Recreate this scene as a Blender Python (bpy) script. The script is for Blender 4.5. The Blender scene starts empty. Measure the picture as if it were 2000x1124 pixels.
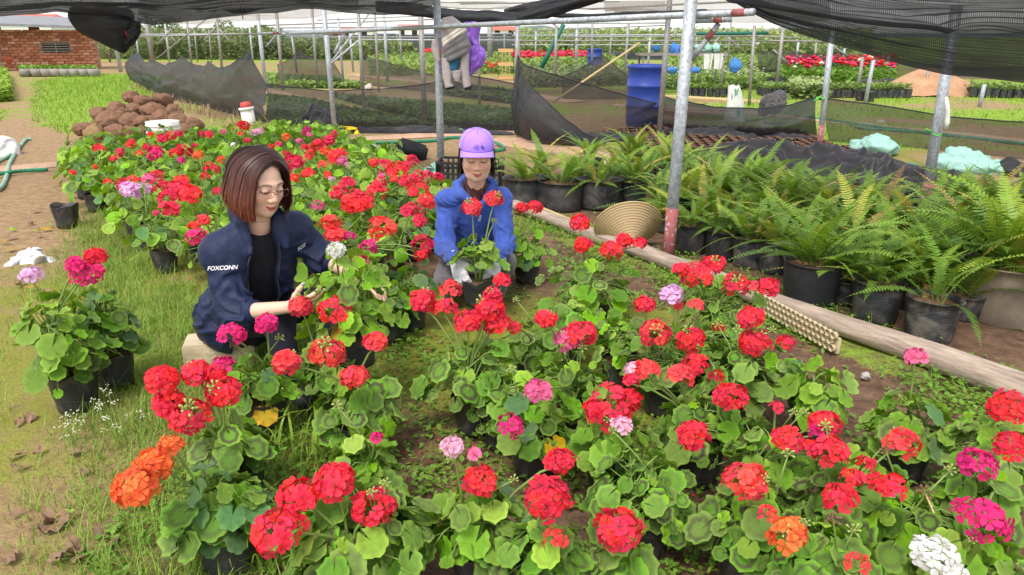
import bpy, bmesh, math, random
import numpy as np
from mathutils import Vector, Matrix, Quaternion
PI = math.pi
SC = bpy.context.scene
COL = SC.collection

# ------------------------------------------------------------------ camera
CAM_H = 1.4
PITCH = math.radians(18.8)
FPX = 1444.0                       # focal length in photograph pixels (2000 px wide)
cam_data = bpy.data.cameras.new('camera')
cam = bpy.data.objects.new('camera', cam_data)
COL.objects.link(cam)
cam.location = (0, 0, CAM_H)
cam.rotation_euler = (PI/2 - PITCH, 0, 0)
cam_data.sensor_width = 36.0
cam_data.lens = 36.0*FPX/2000.0
cam_data.clip_start = 0.05
cam_data.clip_end = 3000
SC.camera = cam

# ------------------------------------------------------------------ world, sun, exposure
SUN_EL, SUN_AZ = math.radians(58), math.radians(205)   # high, behind the camera's left shoulder, veiled by cloud
world = bpy.data.worlds.new('World')
SC.world = world
world.use_nodes = True
wn, wl = world.node_tree.nodes, world.node_tree.links
wn.clear()
w_out = wn.new('ShaderNodeOutputWorld')
w_bg = wn.new('ShaderNodeBackground')
w_sky = wn.new('ShaderNodeTexSky')
w_sky.sky_type = 'NISHITA'
w_sky.sun_disc = False
w_sky.sun_elevation = SUN_EL
w_sky.sun_rotation = SUN_AZ
w_sky.air_density = 1.0
w_sky.dust_density = 1.0
w_sky.ozone_density = 1.0
w_hsv = wn.new('ShaderNodeHueSaturation')              # white overcast: the sky keeps its brightness, loses its blue
w_hsv.inputs['Saturation'].default_value = 0.25
w_bg.inputs['Strength'].default_value = 0.15
wl.new(w_sky.outputs[0], w_hsv.inputs['Color'])
wl.new(w_hsv.outputs[0], w_bg.inputs['Color'])
wl.new(w_bg.outputs[0], w_out.inputs['Surface'])

sun_d = bpy.data.lights.new('sun', 'SUN')
sun_d.energy = 1.5
sun_d.angle = math.radians(18)
sun_d.color = (1.0, 0.96, 0.9)
sun = bpy.data.objects.new('sun', sun_d)
COL.objects.link(sun)
sd = Vector((math.sin(SUN_AZ)*math.cos(SUN_EL), math.cos(SUN_AZ)*math.cos(SUN_EL), math.sin(SUN_EL)))
sun.rotation_euler = (-sd).to_track_quat('-Z', 'Y').to_euler()
sun.location = sd*30

vs = SC.view_settings
vs.view_transform = 'Standard'
vs.look = 'None'
vs.exposure = 1.15
vs.gamma = 1.0
vs.use_curve_mapping = False

# ------------------------------------------------------------------ photograph pixel -> place
CP, SP = math.cos(PITCH), math.sin(PITCH)
def ray(px, py):
    x = (px-1000)/FPX; u = (562-py)/FPX
    return x, CP+SP*u, -SP+CP*u
def G(px, py, z=0.0):
    x, y, w = ray(px, py); t = (z-CAM_H)/w
    return Vector((x*t, y*t, z))
def at(px, py, Y):
    x, y, w = ray(px, py); t = Y/y
    return Vector((x*t, Y, CAM_H+w*t))
def pxm(p):
    """pixels of the photograph per metre at a point"""
    return FPX/(p[1]*CP+(CAM_H-p[2])*SP)

# ------------------------------------------------------------------ object helpers
def tag(o, label=None, cat=None, group=None, kind=None):
    if label: o['label'] = label
    if cat: o['category'] = cat
    if group: o['group'] = group
    if kind: o['kind'] = kind
    return o
def link(o, parent=None):
    COL.objects.link(o)
    if parent is not None: o.parent = parent
    return o
def empty(name, loc=(0,0,0), rz=0.0):
    o = bpy.data.objects.new(name, None)
    o.empty_display_size = 0.05
    o.location = loc; o.rotation_euler = (0, 0, rz)
    return link(o)
def inst(name, me, parent=None, loc=(0,0,0), rot=(0,0,0), scale=1.0, mat=None):
    o = bpy.data.objects.new(name, me)
    if mat is not None:
        o.matrix_local = mat
    else:
        o.location = loc; o.rotation_euler = rot
        o.scale = (scale,)*3 if isinstance(scale, (int, float)) else scale
    return link(o, parent)

def frame_from(d):
    d = Vector(d).normalized()
    a = Vector((0,0,1)) if abs(d.z) < 0.95 else Vector((1,0,0))
    s = d.cross(a).normalized(); t = s.cross(d).normalized()
    return s, t

class MB:
    """collects faces of one mesh"""
    def __init__(self): self.v = []; self.f = []; self.m = []; self.uv = None; self.col = None
    def add(self, vs, fs, mi=0):
        b = len(self.v); self.v.extend([tuple(x) for x in vs])
        self.f.extend([tuple(b+i for i in f) for f in fs]); self.m.extend([mi]*len(fs)); return b
    def tube(self, pts, rad, n=8, mi=0, caps=True, twist=0.0):
        pts = [Vector(p) for p in pts]
        if isinstance(rad, (int, float)): rad = [rad]*len(pts)
        vs = []; s = t = None
        for i, p in enumerate(pts):
            d = (pts[min(i+1, len(pts)-1)]-pts[max(i-1, 0)])
            if d.length < 1e-9: d = Vector((0,0,1))
            d.normalize()
            if s is None: s, t = frame_from(d)
            else:
                s = (s-d*s.dot(d)); s = s.normalized() if s.length > 1e-6 else frame_from(d)[0]
                t = s.cross(d).normalized()
            for k in range(n):
                a = 2*PI*k/n+twist
                vs.append(p+(s*math.cos(a)+t*math.sin(a))*rad[i])
        fs = []
        for i in range(len(pts)-1):
            for k in range(n):
                k2 = (k+1) % n
                fs.append((i*n+k, i*n+k2, (i+1)*n+k2, (i+1)*n+k))
        if caps:
            fs.append(tuple(range(n-1, -1, -1))); fs.append(tuple((len(pts)-1)*n+k for k in range(n)))
        self.add(vs, fs, mi); return self
    def lathe(self, prof, n=16, mi=0, c=(0,0,0), wob=None, closed=False):
        """prof: list of (r, z)"""
        vs = []
        for i, (r, z) in enumerate(prof):
            for k in range(n):
                a = 2*PI*k/n
                rr = r*(1+(wob(a, i) if wob else 0))
                vs.append((c[0]+rr*math.cos(a), c[1]+rr*math.sin(a), c[2]+z))
        fs = []
        for i in range(len(prof)-1):
            for k in range(n):
                k2 = (k+1) % n
                fs.append((i*n+k, i*n+k2, (i+1)*n+k2, (i+1)*n+k))
        if closed:
            fs.append(tuple(range(n-1, -1, -1))); fs.append(tuple((len(prof)-1)*n+k for k in range(n)))
        self.add(vs, fs, mi); return self
    def box(self, c, s, mi=0, rot=None):
        vs = []
        for x in (-1, 1):
            for y in (-1, 1):
                for z in (-1, 1):
                    p = Vector((x*s[0]/2, y*s[1]/2, z*s[2]/2))
                    if rot is not None: p = rot @ p
                    vs.append(p+Vector(c))
        fs = [(0,1,3,2),(4,6,7,5),(0,4,5,1),(2,3,7,6),(0,2,6,4),(1,5,7,3)]
        self.add(vs, fs, mi); return self
    def grid(self, fn, nu, nv, mi=0):
        vs = [fn(i/nu, j/nv) for j in range(nv+1) for i in range(nu+1)]
        fs = [(j*(nu+1)+i, j*(nu+1)+i+1, (j+1)*(nu+1)+i+1, (j+1)*(nu+1)+i) for j in range(nv) for i in range(nu)]
        self.add(vs, fs, mi); return self
    def mesh(self, name, mats=None, smooth=True):
        me = bpy.data.meshes.new(name)
        me.from_pydata(self.v, [], self.f)
        if mats is not None:
            for m in (mats if isinstance(mats, (list, tuple)) else [mats]): me.materials.append(m)
        if any(self.m): me.polygons.foreach_set('material_index', self.m)
        if smooth: me.polygons.foreach_set('use_smooth', [True]*len(me.polygons))
        me.update(); return me
    def build(self, name, mats, parent=None, smooth=True, loc=(0,0,0), rz=0.0):
        o = bpy.data.objects.new(name, self.mesh(name, mats, smooth))
        o.location = loc; o.rotation_euler = (0, 0, rz)
        return link(o, parent)

def np_mesh(name, V, F, mats=None, smooth=True):
    """V (n,3) float, F (m,k) int; k = 3 or 4"""
    me = bpy.data.meshes.new(name)
    V = np.ascontiguousarray(V, np.float32); F = np.ascontiguousarray(F, np.int32)
    m, k = F.shape
    me.vertices.add(len(V)); me.vertices.foreach_set('co', V.ravel())
    me.loops.add(m*k); me.loops.foreach_set('vertex_index', F.ravel())
    me.polygons.add(m)
    me.polygons.foreach_set('loop_start', np.arange(0, m*k, k, dtype=np.int32))
    try: me.polygons.foreach_set('loop_total', np.full(m, k, np.int32))
    except Exception: pass
    if smooth: me.polygons.foreach_set('use_smooth', np.ones(m, bool))
    if mats is not None:
        for q in (mats if isinstance(mats, (list, tuple)) else [mats]): me.materials.append(q)
    me.update(calc_edges=True); me.validate()
    return me
def vcol(me, name, C):
    a = me.color_attributes.new(name, 'FLOAT_COLOR', 'POINT')
    C = np.asarray(C, np.float32)
    if C.shape[1] == 3: C = np.concatenate([C, np.ones((len(C), 1), np.float32)], 1)
    a.data.foreach_set('color', np.ascontiguousarray(C).ravel())

# value noise for geometry
_rs = np.random.RandomState(7)
_LAT = _rs.rand(64, 64, 64).astype(np.float32)*2-1
def vnoise(P, f=1.0, seed=0):
    P = np.asarray(P, np.float32)*f+seed*17.31+100.0
    i = np.floor(P).astype(np.int64); t = P-i; t = t*t*(3-2*t); i &= 63; j = (i+1) & 63
    x0, y0, z0 = i[..., 0], i[..., 1], i[..., 2]; x1, y1, z1 = j[..., 0], j[..., 1], j[..., 2]
    a, b, c = t[..., 0], t[..., 1], t[..., 2]
    L = _LAT
    return ((L[x0,y0,z0]*(1-a)+L[x1,y0,z0]*a)*(1-b)+(L[x0,y1,z0]*(1-a)+L[x1,y1,z0]*a)*b)*(1-c) + \
           ((L[x0,y0,z1]*(1-a)+L[x1,y0,z1]*a)*(1-b)+(L[x0,y1,z1]*(1-a)+L[x1,y1,z1]*a)*b)*c
def fbm(P, f=1.0, seed=0, oct=3):
    s = 0; a = 1.0
    for k in range(oct):
        s = s+a*vnoise(P, f*2**k, seed+k*3); a *= 0.5
    return s
def vn1(x, y, z=0.0, f=1.0, seed=0): return float(vnoise(np.array([[x, y, z]]), f, seed)[0])

# ------------------------------------------------------------------ material helpers
class NT:
    def __init__(self, name):
        self.mat = bpy.data.materials.new(name); self.mat.use_nodes = True
        self.n = self.mat.node_tree.nodes; self.l = self.mat.node_tree.links
        self.n.clear()
        self.out = self.n.new('ShaderNodeOutputMaterial')
    def node(self, t, **kw):
        x = self.n.new(t)
        for k, v in kw.items(): setattr(x, k, v)
        return x
    def set(self, sock, v):
        if hasattr(v, 'is_linked') or isinstance(v, bpy.types.NodeSocket): self.l.new(v, sock)
        else:
            if isinstance(v, (tuple, list)) and len(v) == 3 and sock.type == 'RGBA': v = (*v, 1.0)
            sock.default_value = v
    def coord(self, which='Object'): return self.node('ShaderNodeTexCoord').outputs[which]
    def noise(self, scale=5.0, detail=4.0, rough=0.55, vec=None, dist=0.0, out='Fac'):
        x = self.node('ShaderNodeTexNoise')
        x.inputs['Scale'].default_value = scale; x.inputs['Detail'].default_value = detail
        x.inputs['Roughness'].default_value = rough; x.inputs['Distortion'].default_value = dist
        if vec is not None: self.l.new(vec, x.inputs['Vector'])
        return x.outputs[out]
    def voronoi(self, scale=5.0, vec=None, feature='F1', out='Distance'):
        x = self.node('ShaderNodeTexVoronoi', feature=feature)
        x.inputs['Scale'].default_value = scale
        if vec is not None: self.l.new(vec, x.inputs['Vector'])
        return x.outputs[out]
    def wave(self, scale=5.0, dist=2.0, vec=None, bands='X', detail=2.0):
        x = self.node('ShaderNodeTexWave', bands_direction=bands)
        x.inputs['Scale'].default_value = scale; x.inputs['Distortion'].default_value = dist
        x.inputs['Detail'].default_value = detail
        if vec is not None: self.l.new(vec, x.inputs['Vector'])
        return x.outputs['Fac']
    def ramp(self, fac, stops, interp='LINEAR'):
        x = self.node('ShaderNodeValToRGB'); r = x.color_ramp; r.interpolation = interp
        while len(r.elements) > 1: r.elements.remove(r.elements[-1])
        r.elements[0].position = stops[0][0]; c = stops[0][1]
        r.elements[0].color = (*c, 1) if len(c) == 3 else c
        for p, c in stops[1:]:
            e = r.elements.new(p); e.color = (*c, 1) if len(c) == 3 else c
        self.l.new(fac, x.inputs[0]); return x.outputs[0]
    def maprange(self, v, a, b, c=0.0, d=1.0, smooth=False):
        x = self.node('ShaderNodeMapRange')
        if smooth: x.interpolation_type = 'SMOOTHSTEP'
        self.l.new(v, x.inputs[0])
        for k, q in zip((1, 2, 3, 4), (a, b, c, d)): x.inputs[k].default_value = q
        return x.outputs[0]
    def math(self, op, a, b=0.0, clamp=False):
        x = self.node('ShaderNodeMath', operation=op); x.use_clamp = clamp
        self.set(x.inputs[0], a); self.set(x.inputs[1], b); return x.outputs[0]
    def mix(self, fac, a, b, blend='MIX'):
        x = self.node('ShaderNodeMix', data_type='RGBA', blend_type=blend)
        self.set(x.inputs[0], fac); self.set(x.inputs[6], a); self.set(x.inputs[7], b); return x.outputs[2]
    def hsv(self, col, h=0.5, s=1.0, v=1.0):
        x = self.node('ShaderNodeHueSaturation')
        self.set(x.inputs['Hue'], h); self.set(x.inputs['Saturation'], s); self.set(x.inputs['Value'], v)
        self.set(x.inputs['Color'], col); return x.outputs[0]
    def mapping(self, vec, scale=(1,1,1), rot=(0,0,0), loc=(0,0,0)):
        x = self.node('ShaderNodeMapping')
        self.l.new(vec, x.inputs[0]); x.inputs['Scale'].default_value = scale
        x.inputs['Rotation'].default_value = rot; x.inputs['Location'].default_value = loc
        return x.outputs[0]
    def bump(self, h, strength=0.3, dist=0.01):
        x = self.node('ShaderNodeBump'); x.inputs['Strength'].default_value = strength
        x.inputs['Distance'].default_value = dist; self.l.new(h, x.inputs['Height']); return x.outputs[0]
    def bsdf(self, color, rough=0.7, metal=0.0, normal=None, spec=0.4, sheen=0.0, coat=0.0, trans=None, sss=0.0):
        b = self.node('ShaderNodeBsdfPrincipled')
        self.set(b.inputs['Base Color'], color); self.set(b.inputs['Roughness'], rough)
        self.set(b.inputs['Metallic'], metal); b.inputs['Specular IOR Level'].default_value = spec
        if sheen: b.inputs['Sheen Weight'].default_value = sheen
        if coat: b.inputs['Coat Weight'].default_value = coat
        if sss:
            b.inputs['Subsurface Weight'].default_value = sss
            b.inputs['Subsurface Radius'].default_value = (0.008, 0.003, 0.0015)
            b.inputs['Subsurface Scale'].default_value = 1.0
        if normal is not None: self.l.new(normal, b.inputs['Normal'])
        s = b.outputs[0]
        if trans is not None:                     # leaf-like light passing through
            amt, col = trans
            t = self.node('ShaderNodeBsdfTranslucent'); self.set(t.inputs[0], col)
            if normal is not None: self.l.new(normal, t.inputs['Normal'])
            m = self.node('ShaderNodeMixShader'); self.set(m.inputs[0], amt)
            self.l.new(s, m.inputs[1]); self.l.new(t.outputs[0], m.inputs[2]); s = m.outputs[0]
        return s
    def done(self, shader, alpha=None):
        if alpha is not None:
            t = self.node('ShaderNodeBsdfTransparent'); m = self.node('ShaderNodeMixShader')
            self.set(m.inputs[0], alpha); self.l.new(t.outputs[0], m.inputs[1]); self.l.new(shader, m.inputs[2])
            shader = m.outputs[0]
        self.l.new(shader, self.out.inputs['Surface']); return self.mat
    def rnd(self): return self.node('ShaderNodeObjectInfo').outputs['Random']

def simple(name, color, rough=0.7, metal=0.0, var=0.12, nscale=20.0, bump=0.15, bdist=0.004, spec=0.4, sheen=0.0):
    t = NT(name); c = t.coord()
    f = t.noise(nscale, 5, 0.6, c)
    v = t.maprange(f, 0.3, 0.7, 1-var, 1+var)
    col = t.hsv(color, 0.5, 1.0, v)
    n = t.bump(t.noise(nscale*3, 3, 0.6, c), bump, bdist) if bump else None
    return t.done(t.bsdf(col, rough, metal, n, spec, sheen))
# ------------------------------------------------------------------ materials
def mat_leaf(name, base, edge, zone, zone_amt, vein=0.6):
    """round geranium leaf: UV.x is the distance from the petiole, UV.y the angle"""
    t = NT(name)
    uv = t.coord('UV'); sep = t.node('ShaderNodeSeparateXYZ'); t.l.new(uv, sep.inputs[0])
    r, a = sep.outputs[0], sep.outputs[1]
    rnd = t.rnd(); obj = t.coord('Object')
    nz = t.noise(55, 3, 0.6, obj)
    # palmate veins: 9 rays
    ray_ = t.math('ABSOLUTE', t.math('SINE', t.math('MULTIPLY', a, PI*9)))
    v_m = t.maprange(ray_, 0.0, 0.20, 1.0, 0.0)
    v_m = t.math('MULTIPLY', v_m, t.maprange(r, 0.02, 0.95, 1.0, 0.25))
    col = t.mix(t.maprange(r, 0.55, 1.0, 0, 1, True), base, edge)
    # horseshoe zone with a feathered, ray-following border
    jag = t.math('MULTIPLY', t.math('SUBTRACT', nz, 0.5), 0.34)
    jag = t.math('ADD', jag, t.math('MULTIPLY', t.math('SUBTRACT', ray_, 0.6), 0.05))
    rr = t.math('ADD', r, jag)
    z = t.math('MULTIPLY', t.maprange(rr, 0.38, 0.62, 0, 1, True), t.maprange(rr, 0.66, 0.92, 1, 0, True))
    zr = t.maprange(t.math('FRACT', t.math('MULTIPLY', rnd, 7.31)), 0.1, 0.8, 0.15, 1.0)
    z = t.math('MULTIPLY', t.math('MULTIPLY', z, zr), zone_amt)
    col = t.mix(z, col, zone)
    light = t.mix(1.0, base, (1.5, 1.45, 1.4), 'MULTIPLY')
    col = t.mix(t.math('MULTIPLY', v_m, vein), col, light)
    blot = t.noise(18, 4, 0.65, obj)
    col = t.hsv(col, t.maprange(rnd, 0, 1, 0.475, 0.512),
                t.maprange(rnd, 0, 1, 0.95, 1.12),
                t.math('MULTIPLY', t.maprange(blot, 0.3, 0.7, 0.86, 1.12), t.maprange(t.math('FRACT', t.math('MULTIPLY', rnd, 13.7)), 0, 1, 0.72, 1.2)))
    holes = t.maprange(t.noise(7, 3, 0.6, obj), 0.62, 0.70, 0, 0.55)
    col = t.mix(t.math('MULTIPLY', holes, t.maprange(rnd, 0.6, 0.9)), col, (0.30, 0.24, 0.09))
    h = t.math('ADD', t.math('MULTIPLY', v_m, -0.7), t.math('MULTIPLY', nz, 0.6))
    n = t.bump(h, 0.7, 0.004)
    return t.done(t.bsdf(col, 0.58, 0, n, 0.3, trans=(0.22, t.hsv(col, 0.485, 1.15, 1.5))))
M = {}
M['leaf_zoned'] = mat_leaf('leaf_zoned', (0.150, 0.300, 0.048), (0.215, 0.405, 0.062), (0.082, 0.062, 0.042), 0.95)
M['leaf_soft'] = mat_leaf('leaf_soft', (0.150, 0.285, 0.048), (0.195, 0.355, 0.060), (0.090, 0.092, 0.045), 0.75)
M['leaf_plain'] = mat_leaf('leaf_plain', (0.165, 0.325, 0.038), (0.21, 0.395, 0.050), (0.12, 0.2, 0.05), 0.12)
M['leaf_blue'] = mat_leaf('leaf_blue', (0.105, 0.215, 0.075), (0.135, 0.26, 0.085), (0.10, 0.13, 0.08), 0.3)
M['leaf_lime'] = mat_leaf('leaf_lime', (0.24, 0.45, 0.045), (0.29, 0.51, 0.06), (0.16, 0.17, 0.05), 0.4)
M['leaf_yellow'] = mat_leaf('leaf_yellow', (0.62, 0.44, 0.05), (0.70, 0.40, 0.06), (0.45, 0.2, 0.05), 0.6)
M['leaf_dry'] = simple('leaf_dry', (0.27, 0.16, 0.10), 0.85, var=0.45, nscale=30, bump=0.5)

def mat_petal(name, c, dark, trans=0.36):
    t = NT(name); rnd = t.rnd(); obj = t.coord('Object'); uv = t.coord('UV')
    sep = t.node('ShaderNodeSeparateXYZ'); t.l.new(uv, sep.inputs[0])
    col = t.mix(t.maprange(sep.outputs[0], 0.12, 0.6, 1, 0), c, dark)
    nz = t.noise(90, 3, 0.6, obj)
    col = t.hsv(col, t.maprange(rnd, 0, 1, 0.492, 0.508), t.maprange(nz, 0.3, 0.7, 0.94, 1.04),
                t.maprange(rnd, 0, 1, 0.78, 1.12))
    n = t.bump(nz, 0.3, 0.002)
    return t.done(t.bsdf(col, 0.55, 0, n, 0.25, trans=(trans, col)))
PETALS = {
    'red': ((0.91, 0.030, 0.066), (0.72, 0.012, 0.036)),
    'scarlet': ((0.93, 0.062, 0.075), (0.80, 0.025, 0.035)),
    'crimson': ((0.72, 0.010, 0.030), (0.45, 0.004, 0.015)),
    'magenta': ((0.82, 0.020, 0.20), (0.60, 0.008, 0.11)),
    'pink': ((0.88, 0.16, 0.34), (0.80, 0.05, 0.18)),
    'pale_pink': ((0.86, 0.47, 0.62), (0.80, 0.28, 0.42)),
    'lilac': ((0.80, 0.46, 0.74), (0.66, 0.24, 0.52)),
    'orange': ((0.93, 0.160, 0.035), (0.86, 0.09, 0.02)),
    'white': ((0.86, 0.85, 0.82), (0.78, 0.76, 0.58)),
}
for k, (c, d) in PETALS.items(): M['petal_'+k] = mat_petal('petal_'+k, c, d)

def mat_stem():
    t = NT('green_stem'); o = t.coord(); nz = t.noise(30, 3, 0.6, o)
    col = t.ramp(nz, [(0.3, (0.13, 0.21, 0.045)), (0.6, (0.19, 0.29, 0.06)), (0.8, (0.22, 0.17, 0.07))])
    return t.done(t.bsdf(col, 0.55, 0, t.bump(nz, 0.2, 0.002)))
M['stem'] = mat_stem()
M['bud'] = simple('flower_bud', (0.30, 0.36, 0.09), 0.6, var=0.3, nscale=120)
M['faded'] = simple('faded_flower', (0.20, 0.10, 0.055), 0.85, var=0.4, nscale=120)

def mat_plastic_bag():
    t = NT('black_grow_bag'); o = t.coord(); rnd = t.rnd()
    d = t.noise(7, 5, 0.7, o, 0.6); fine = t.noise(60, 3, 0.6, o)
    gz = t.node('ShaderNodeSeparateXYZ'); t.l.new(o, gz.inputs[0])
    mud = t.math('MULTIPLY', t.maprange(d, 0.40, 0.68, 0, 1, True), t.maprange(rnd, 0, 1, 0.35, 1.0))
    col = t.mix(mud, (0.020, 0.021, 0.025), (0.145, 0.125, 0.105))
    h = t.math('ADD', t.math('MULTIPLY', d, 0.8), t.math('MULTIPLY', t.wave(38, 1.6, o, 'Z', 1), 0.25))
    return t.done(t.bsdf(col, t.maprange(mud, 0, 1, 0.38, 0.8), 0, t.bump(h, 0.55, 0.008), 0.5))
M['bag'] = mat_plastic_bag()
def mat_soil(name, a, b, sc=40):
    t = NT(name); o = t.coord(); n1 = t.noise(sc, 6, 0.7, o); n2 = t.noise(sc*4, 3, 0.7, o)
    col = t.ramp(n1, [(0.3, a), (0.7, b)])
    return t.done(t.bsdf(col, 0.95, 0, t.bump(t.math('ADD', n1, t.math('MULTIPLY', n2, 0.5)), 0.8, 0.012), 0.15))
M['pot_soil'] = mat_soil('potting_soil', (0.075, 0.038, 0.022), (0.20, 0.105, 0.06))
M['clod'] = mat_soil('soil_clod_mat', (0.13, 0.068, 0.042), (0.36, 0.20, 0.125), 22)
M['clod_pale'] = mat_soil('soil_clod_pale', (0.22, 0.13, 0.06), (0.36, 0.24, 0.12), 14)

def mat_galv(name='galvanised_steel', base=(0.38, 0.40, 0.42), rust=0.0):
    t = NT(name); o = t.coord()
    sp = t.voronoi(60, o, out='Color'); sepc = t.node('ShaderNodeSeparateColor'); t.l.new(sp, sepc.inputs[0])
    v = t.maprange(sepc.outputs[0], 0, 1, 0.72, 1.22)
    st = t.noise(3, 5, 0.7, t.mapping(o, (4, 4, 0.6)))
    col = t.hsv(base, 0.5, 1.0, t.math('MULTIPLY', v, t.maprange(st, 0.3, 0.7, 0.8, 1.15)))
    grime = t.maprange(t.noise(5, 5, 0.7, o), 0.55 - 0.25*rust, 0.75, 0, 0.35 + 0.5*rust, True)
    col = t.mix(grime, col, (0.20, 0.145, 0.105))
    return t.done(t.bsdf(col, 0.55, 0.35, t.bump(st, 0.1, 0.004), 0.5))
M['galv'] = mat_galv()
M['galv_old'] = mat_galv('weathered_steel', (0.30, 0.29, 0.28), 0.8)
def mat_redox():
    t = NT('red_oxide_paint'); o = t.coord(); n = t.noise(26, 5, 0.7, o)
    col = t.mix(t.maprange(n, 0.56, 0.62, 0, 1), (0.30, 0.085, 0.085), (0.42, 0.37, 0.34))
    return t.done(t.bsdf(col, 0.75, 0, t.bump(n, 0.2, 0.004)))
M['redox'] = mat_redox()
M['green_steel'] = simple('green_painted_steel', (0.015, 0.12, 0.075), 0.5, var=0.25)

def mat_net(name, col, a_lo, a_hi, scale=260.0, light=(0.09, 0.09, 0.10), glow=0.25):
    """knitted shade cloth: UV in metres; tapes one way, loops the other; holes let the back show"""
    t = NT(name); uv = t.coord('UV')
    m = t.mapping(uv, (scale, scale*0.55, 1))
    sep = t.node('ShaderNodeSeparateXYZ'); t.l.new(m, sep.inputs[0])
    sx = t.math('ABSOLUTE', t.math('SINE', sep.outputs[0])); sy = t.math('ABSOLUTE', t.math('SINE', sep.outputs[1]))
    weave = t.math('MAXIMUM', t.maprange(sx, 0.55, 0.8), t.maprange(sy, 0.7, 0.95))
    big = t.noise(1.6, 5, 0.65, uv); streak = t.noise(6, 4, 0.6, t.mapping(uv, (0.7, 9, 1)))
    cover = t.math('ADD', t.math('MULTIPLY', big, 0.5), t.math('MULTIPLY', streak, 0.5))
    lo = t.maprange(cover, 0.35, 0.65, a_lo, a_hi)
    alpha = t.math('MAXIMUM', lo, t.math('MULTIPLY', weave, a_hi), True)
    c = t.mix(t.maprange(streak, 0.45, 0.75), col, light)
    n = t.bump(t.noise(14, 4, 0.6, uv), 0.4, 0.01)
    return t.done(t.bsdf(c, 0.62, 0, n, 0.35, trans=(glow, light)), alpha)
M['net_black'] = mat_net('black_shade_cloth', (0.016, 0.016, 0.018), 0.80, 0.99, light=(0.05, 0.05, 0.055))
M['net_sheet'] = mat_net('black_shade_sheet', (0.016, 0.016, 0.019), 0.76, 0.99, 300, light=(0.048, 0.048, 0.055))
M['net_fence'] = mat_net('thin_shade_net', (0.030, 0.027, 0.026), 0.45, 0.78, 300, light=(0.085, 0.075, 0.068))
M['net_dense'] = mat_net('dense_shade_net', (0.030, 0.030, 0.033), 0.72, 0.95, 300, light=(0.055, 0.055, 0.06))
M['net_brown'] = mat_net('brown_shade_net', (0.11, 0.085, 0.07), 0.35, 0.7, 240, light=(0.30, 0.25, 0.21), glow=0.6)
M['net_far'] = mat_net('far_shade_net', (0.035, 0.04, 0.055), 0.85, 0.97, 60, light=(0.08, 0.09, 0.11))

def mat_cloth(name, col, var=0.15, rough=0.85, sheen=0.3, wv=900, bump=0.25):
    t = NT(name); o = t.coord(); n = t.noise(9, 4, 0.6, o); f = t.noise(wv, 2, 0.5, o)
    c = t.hsv(col, 0.5, 1.0, t.maprange(n, 0.3, 0.7, 1-var, 1+var))
    wr = t.noise(26, 3, 0.55, o, 1.2); h = t.math('ADD', t.math('MULTIPLY', f, 0.25), t.math('MULTIPLY', wr, 2.2))
    return t.done(t.bsdf(c, rough, 0, t.bump(h, bump*1.6, 0.004), 0.25, sheen))
M['navy'] = mat_cloth('navy_jacket_cloth', (0.0105, 0.0165, 0.050), 0.15, 0.58, 0.03)
M['black_cloth'] = mat_cloth('black_cotton', (0.010, 0.010, 0.013), 0.2, 0.85, 0.02)
M['black_trousers'] = mat_cloth('black_trouser_cloth', (0.010, 0.009, 0.017), 0.2, 0.85, 0.02)
M['blue_cloth'] = mat_cloth('blue_sun_jacket_cloth', (0.042, 0.085, 0.34), 0.14, 0.75, 0.1)
M['grey_trousers'] = mat_cloth('grey_trouser_cloth', (0.098, 0.083, 0.088), 0.15, 0.9)
M['maroon'] = mat_cloth('maroon_scarf_cloth', (0.065, 0.016, 0.014), 0.3, 0.9)
M['glove'] = mat_cloth('white_glove_knit', (0.62, 0.60, 0.62), 0.12, 0.9, wv=350, bump=0.5)
M['cap'] = mat_cloth('purple_cap_cloth', (0.37, 0.195, 0.80), 0.08, 0.8, 0.2)
M['cap_logo'] = simple('dark_purple_print', (0.13, 0.07, 0.30), 0.8, var=0.05, bump=0)
M['white_print'] = simple('white_print', (0.85, 0.85, 0.87), 0.7, var=0.03, bump=0)
M['strap'] = mat_cloth('black_strap', (0.02, 0.02, 0.025), 0.1, 0.7)
M['shoe'] = simple('dark_blue_shoe', (0.02, 0.045, 0.12), 0.7)
M['glass_frame'] = simple('bronze_spectacle_frame', (0.22, 0.10, 0.08), 0.35, 0.6, var=0.05, bump=0)
M['nail'] = simple('silver_nail_varnish', (0.55, 0.55, 0.57), 0.25, 0.7, var=0.05, bump=0)
def mat_glass():
    t = NT('spectacle_lens')
    g = t.node('ShaderNodeBsdfGlossy'); g.inputs['Roughness'].default_value = 0.05
    tr = t.node('ShaderNodeBsdfTransparent'); tr.inputs[0].default_value = (0.96, 0.96, 0.97, 1)
    fr = t.node('ShaderNodeFresnel'); fr.inputs[0].default_value = 1.12
    m = t.node('ShaderNodeMixShader'); t.l.new(fr.outputs[0], m.inputs[0]); t.l.new(tr.outputs[0], m.inputs[1]); t.l.new(g.outputs[0], m.inputs[2])
    return t.done(m.outputs[0])
M['lens'] = mat_glass()
def mat_skin():
    t = NT('skin'); a = t.node('ShaderNodeAttribute'); a.attribute_name = 'tone'
    o = t.coord(); n = t.noise(40, 4, 0.6, o)
    col = t.hsv(a.outputs['Color'], 0.5, t.maprange(n, 0.3, 0.7, 0.96, 1.04), t.maprange(n, 0.3, 0.7, 0.97, 1.03))
    return t.done(t.bsdf(col, 0.48, 0, t.bump(t.noise(400, 2, 0.5, o), 0.05, 0.001), 0.35, sss=0.25))
M['skin'] = mat_skin()
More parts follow.
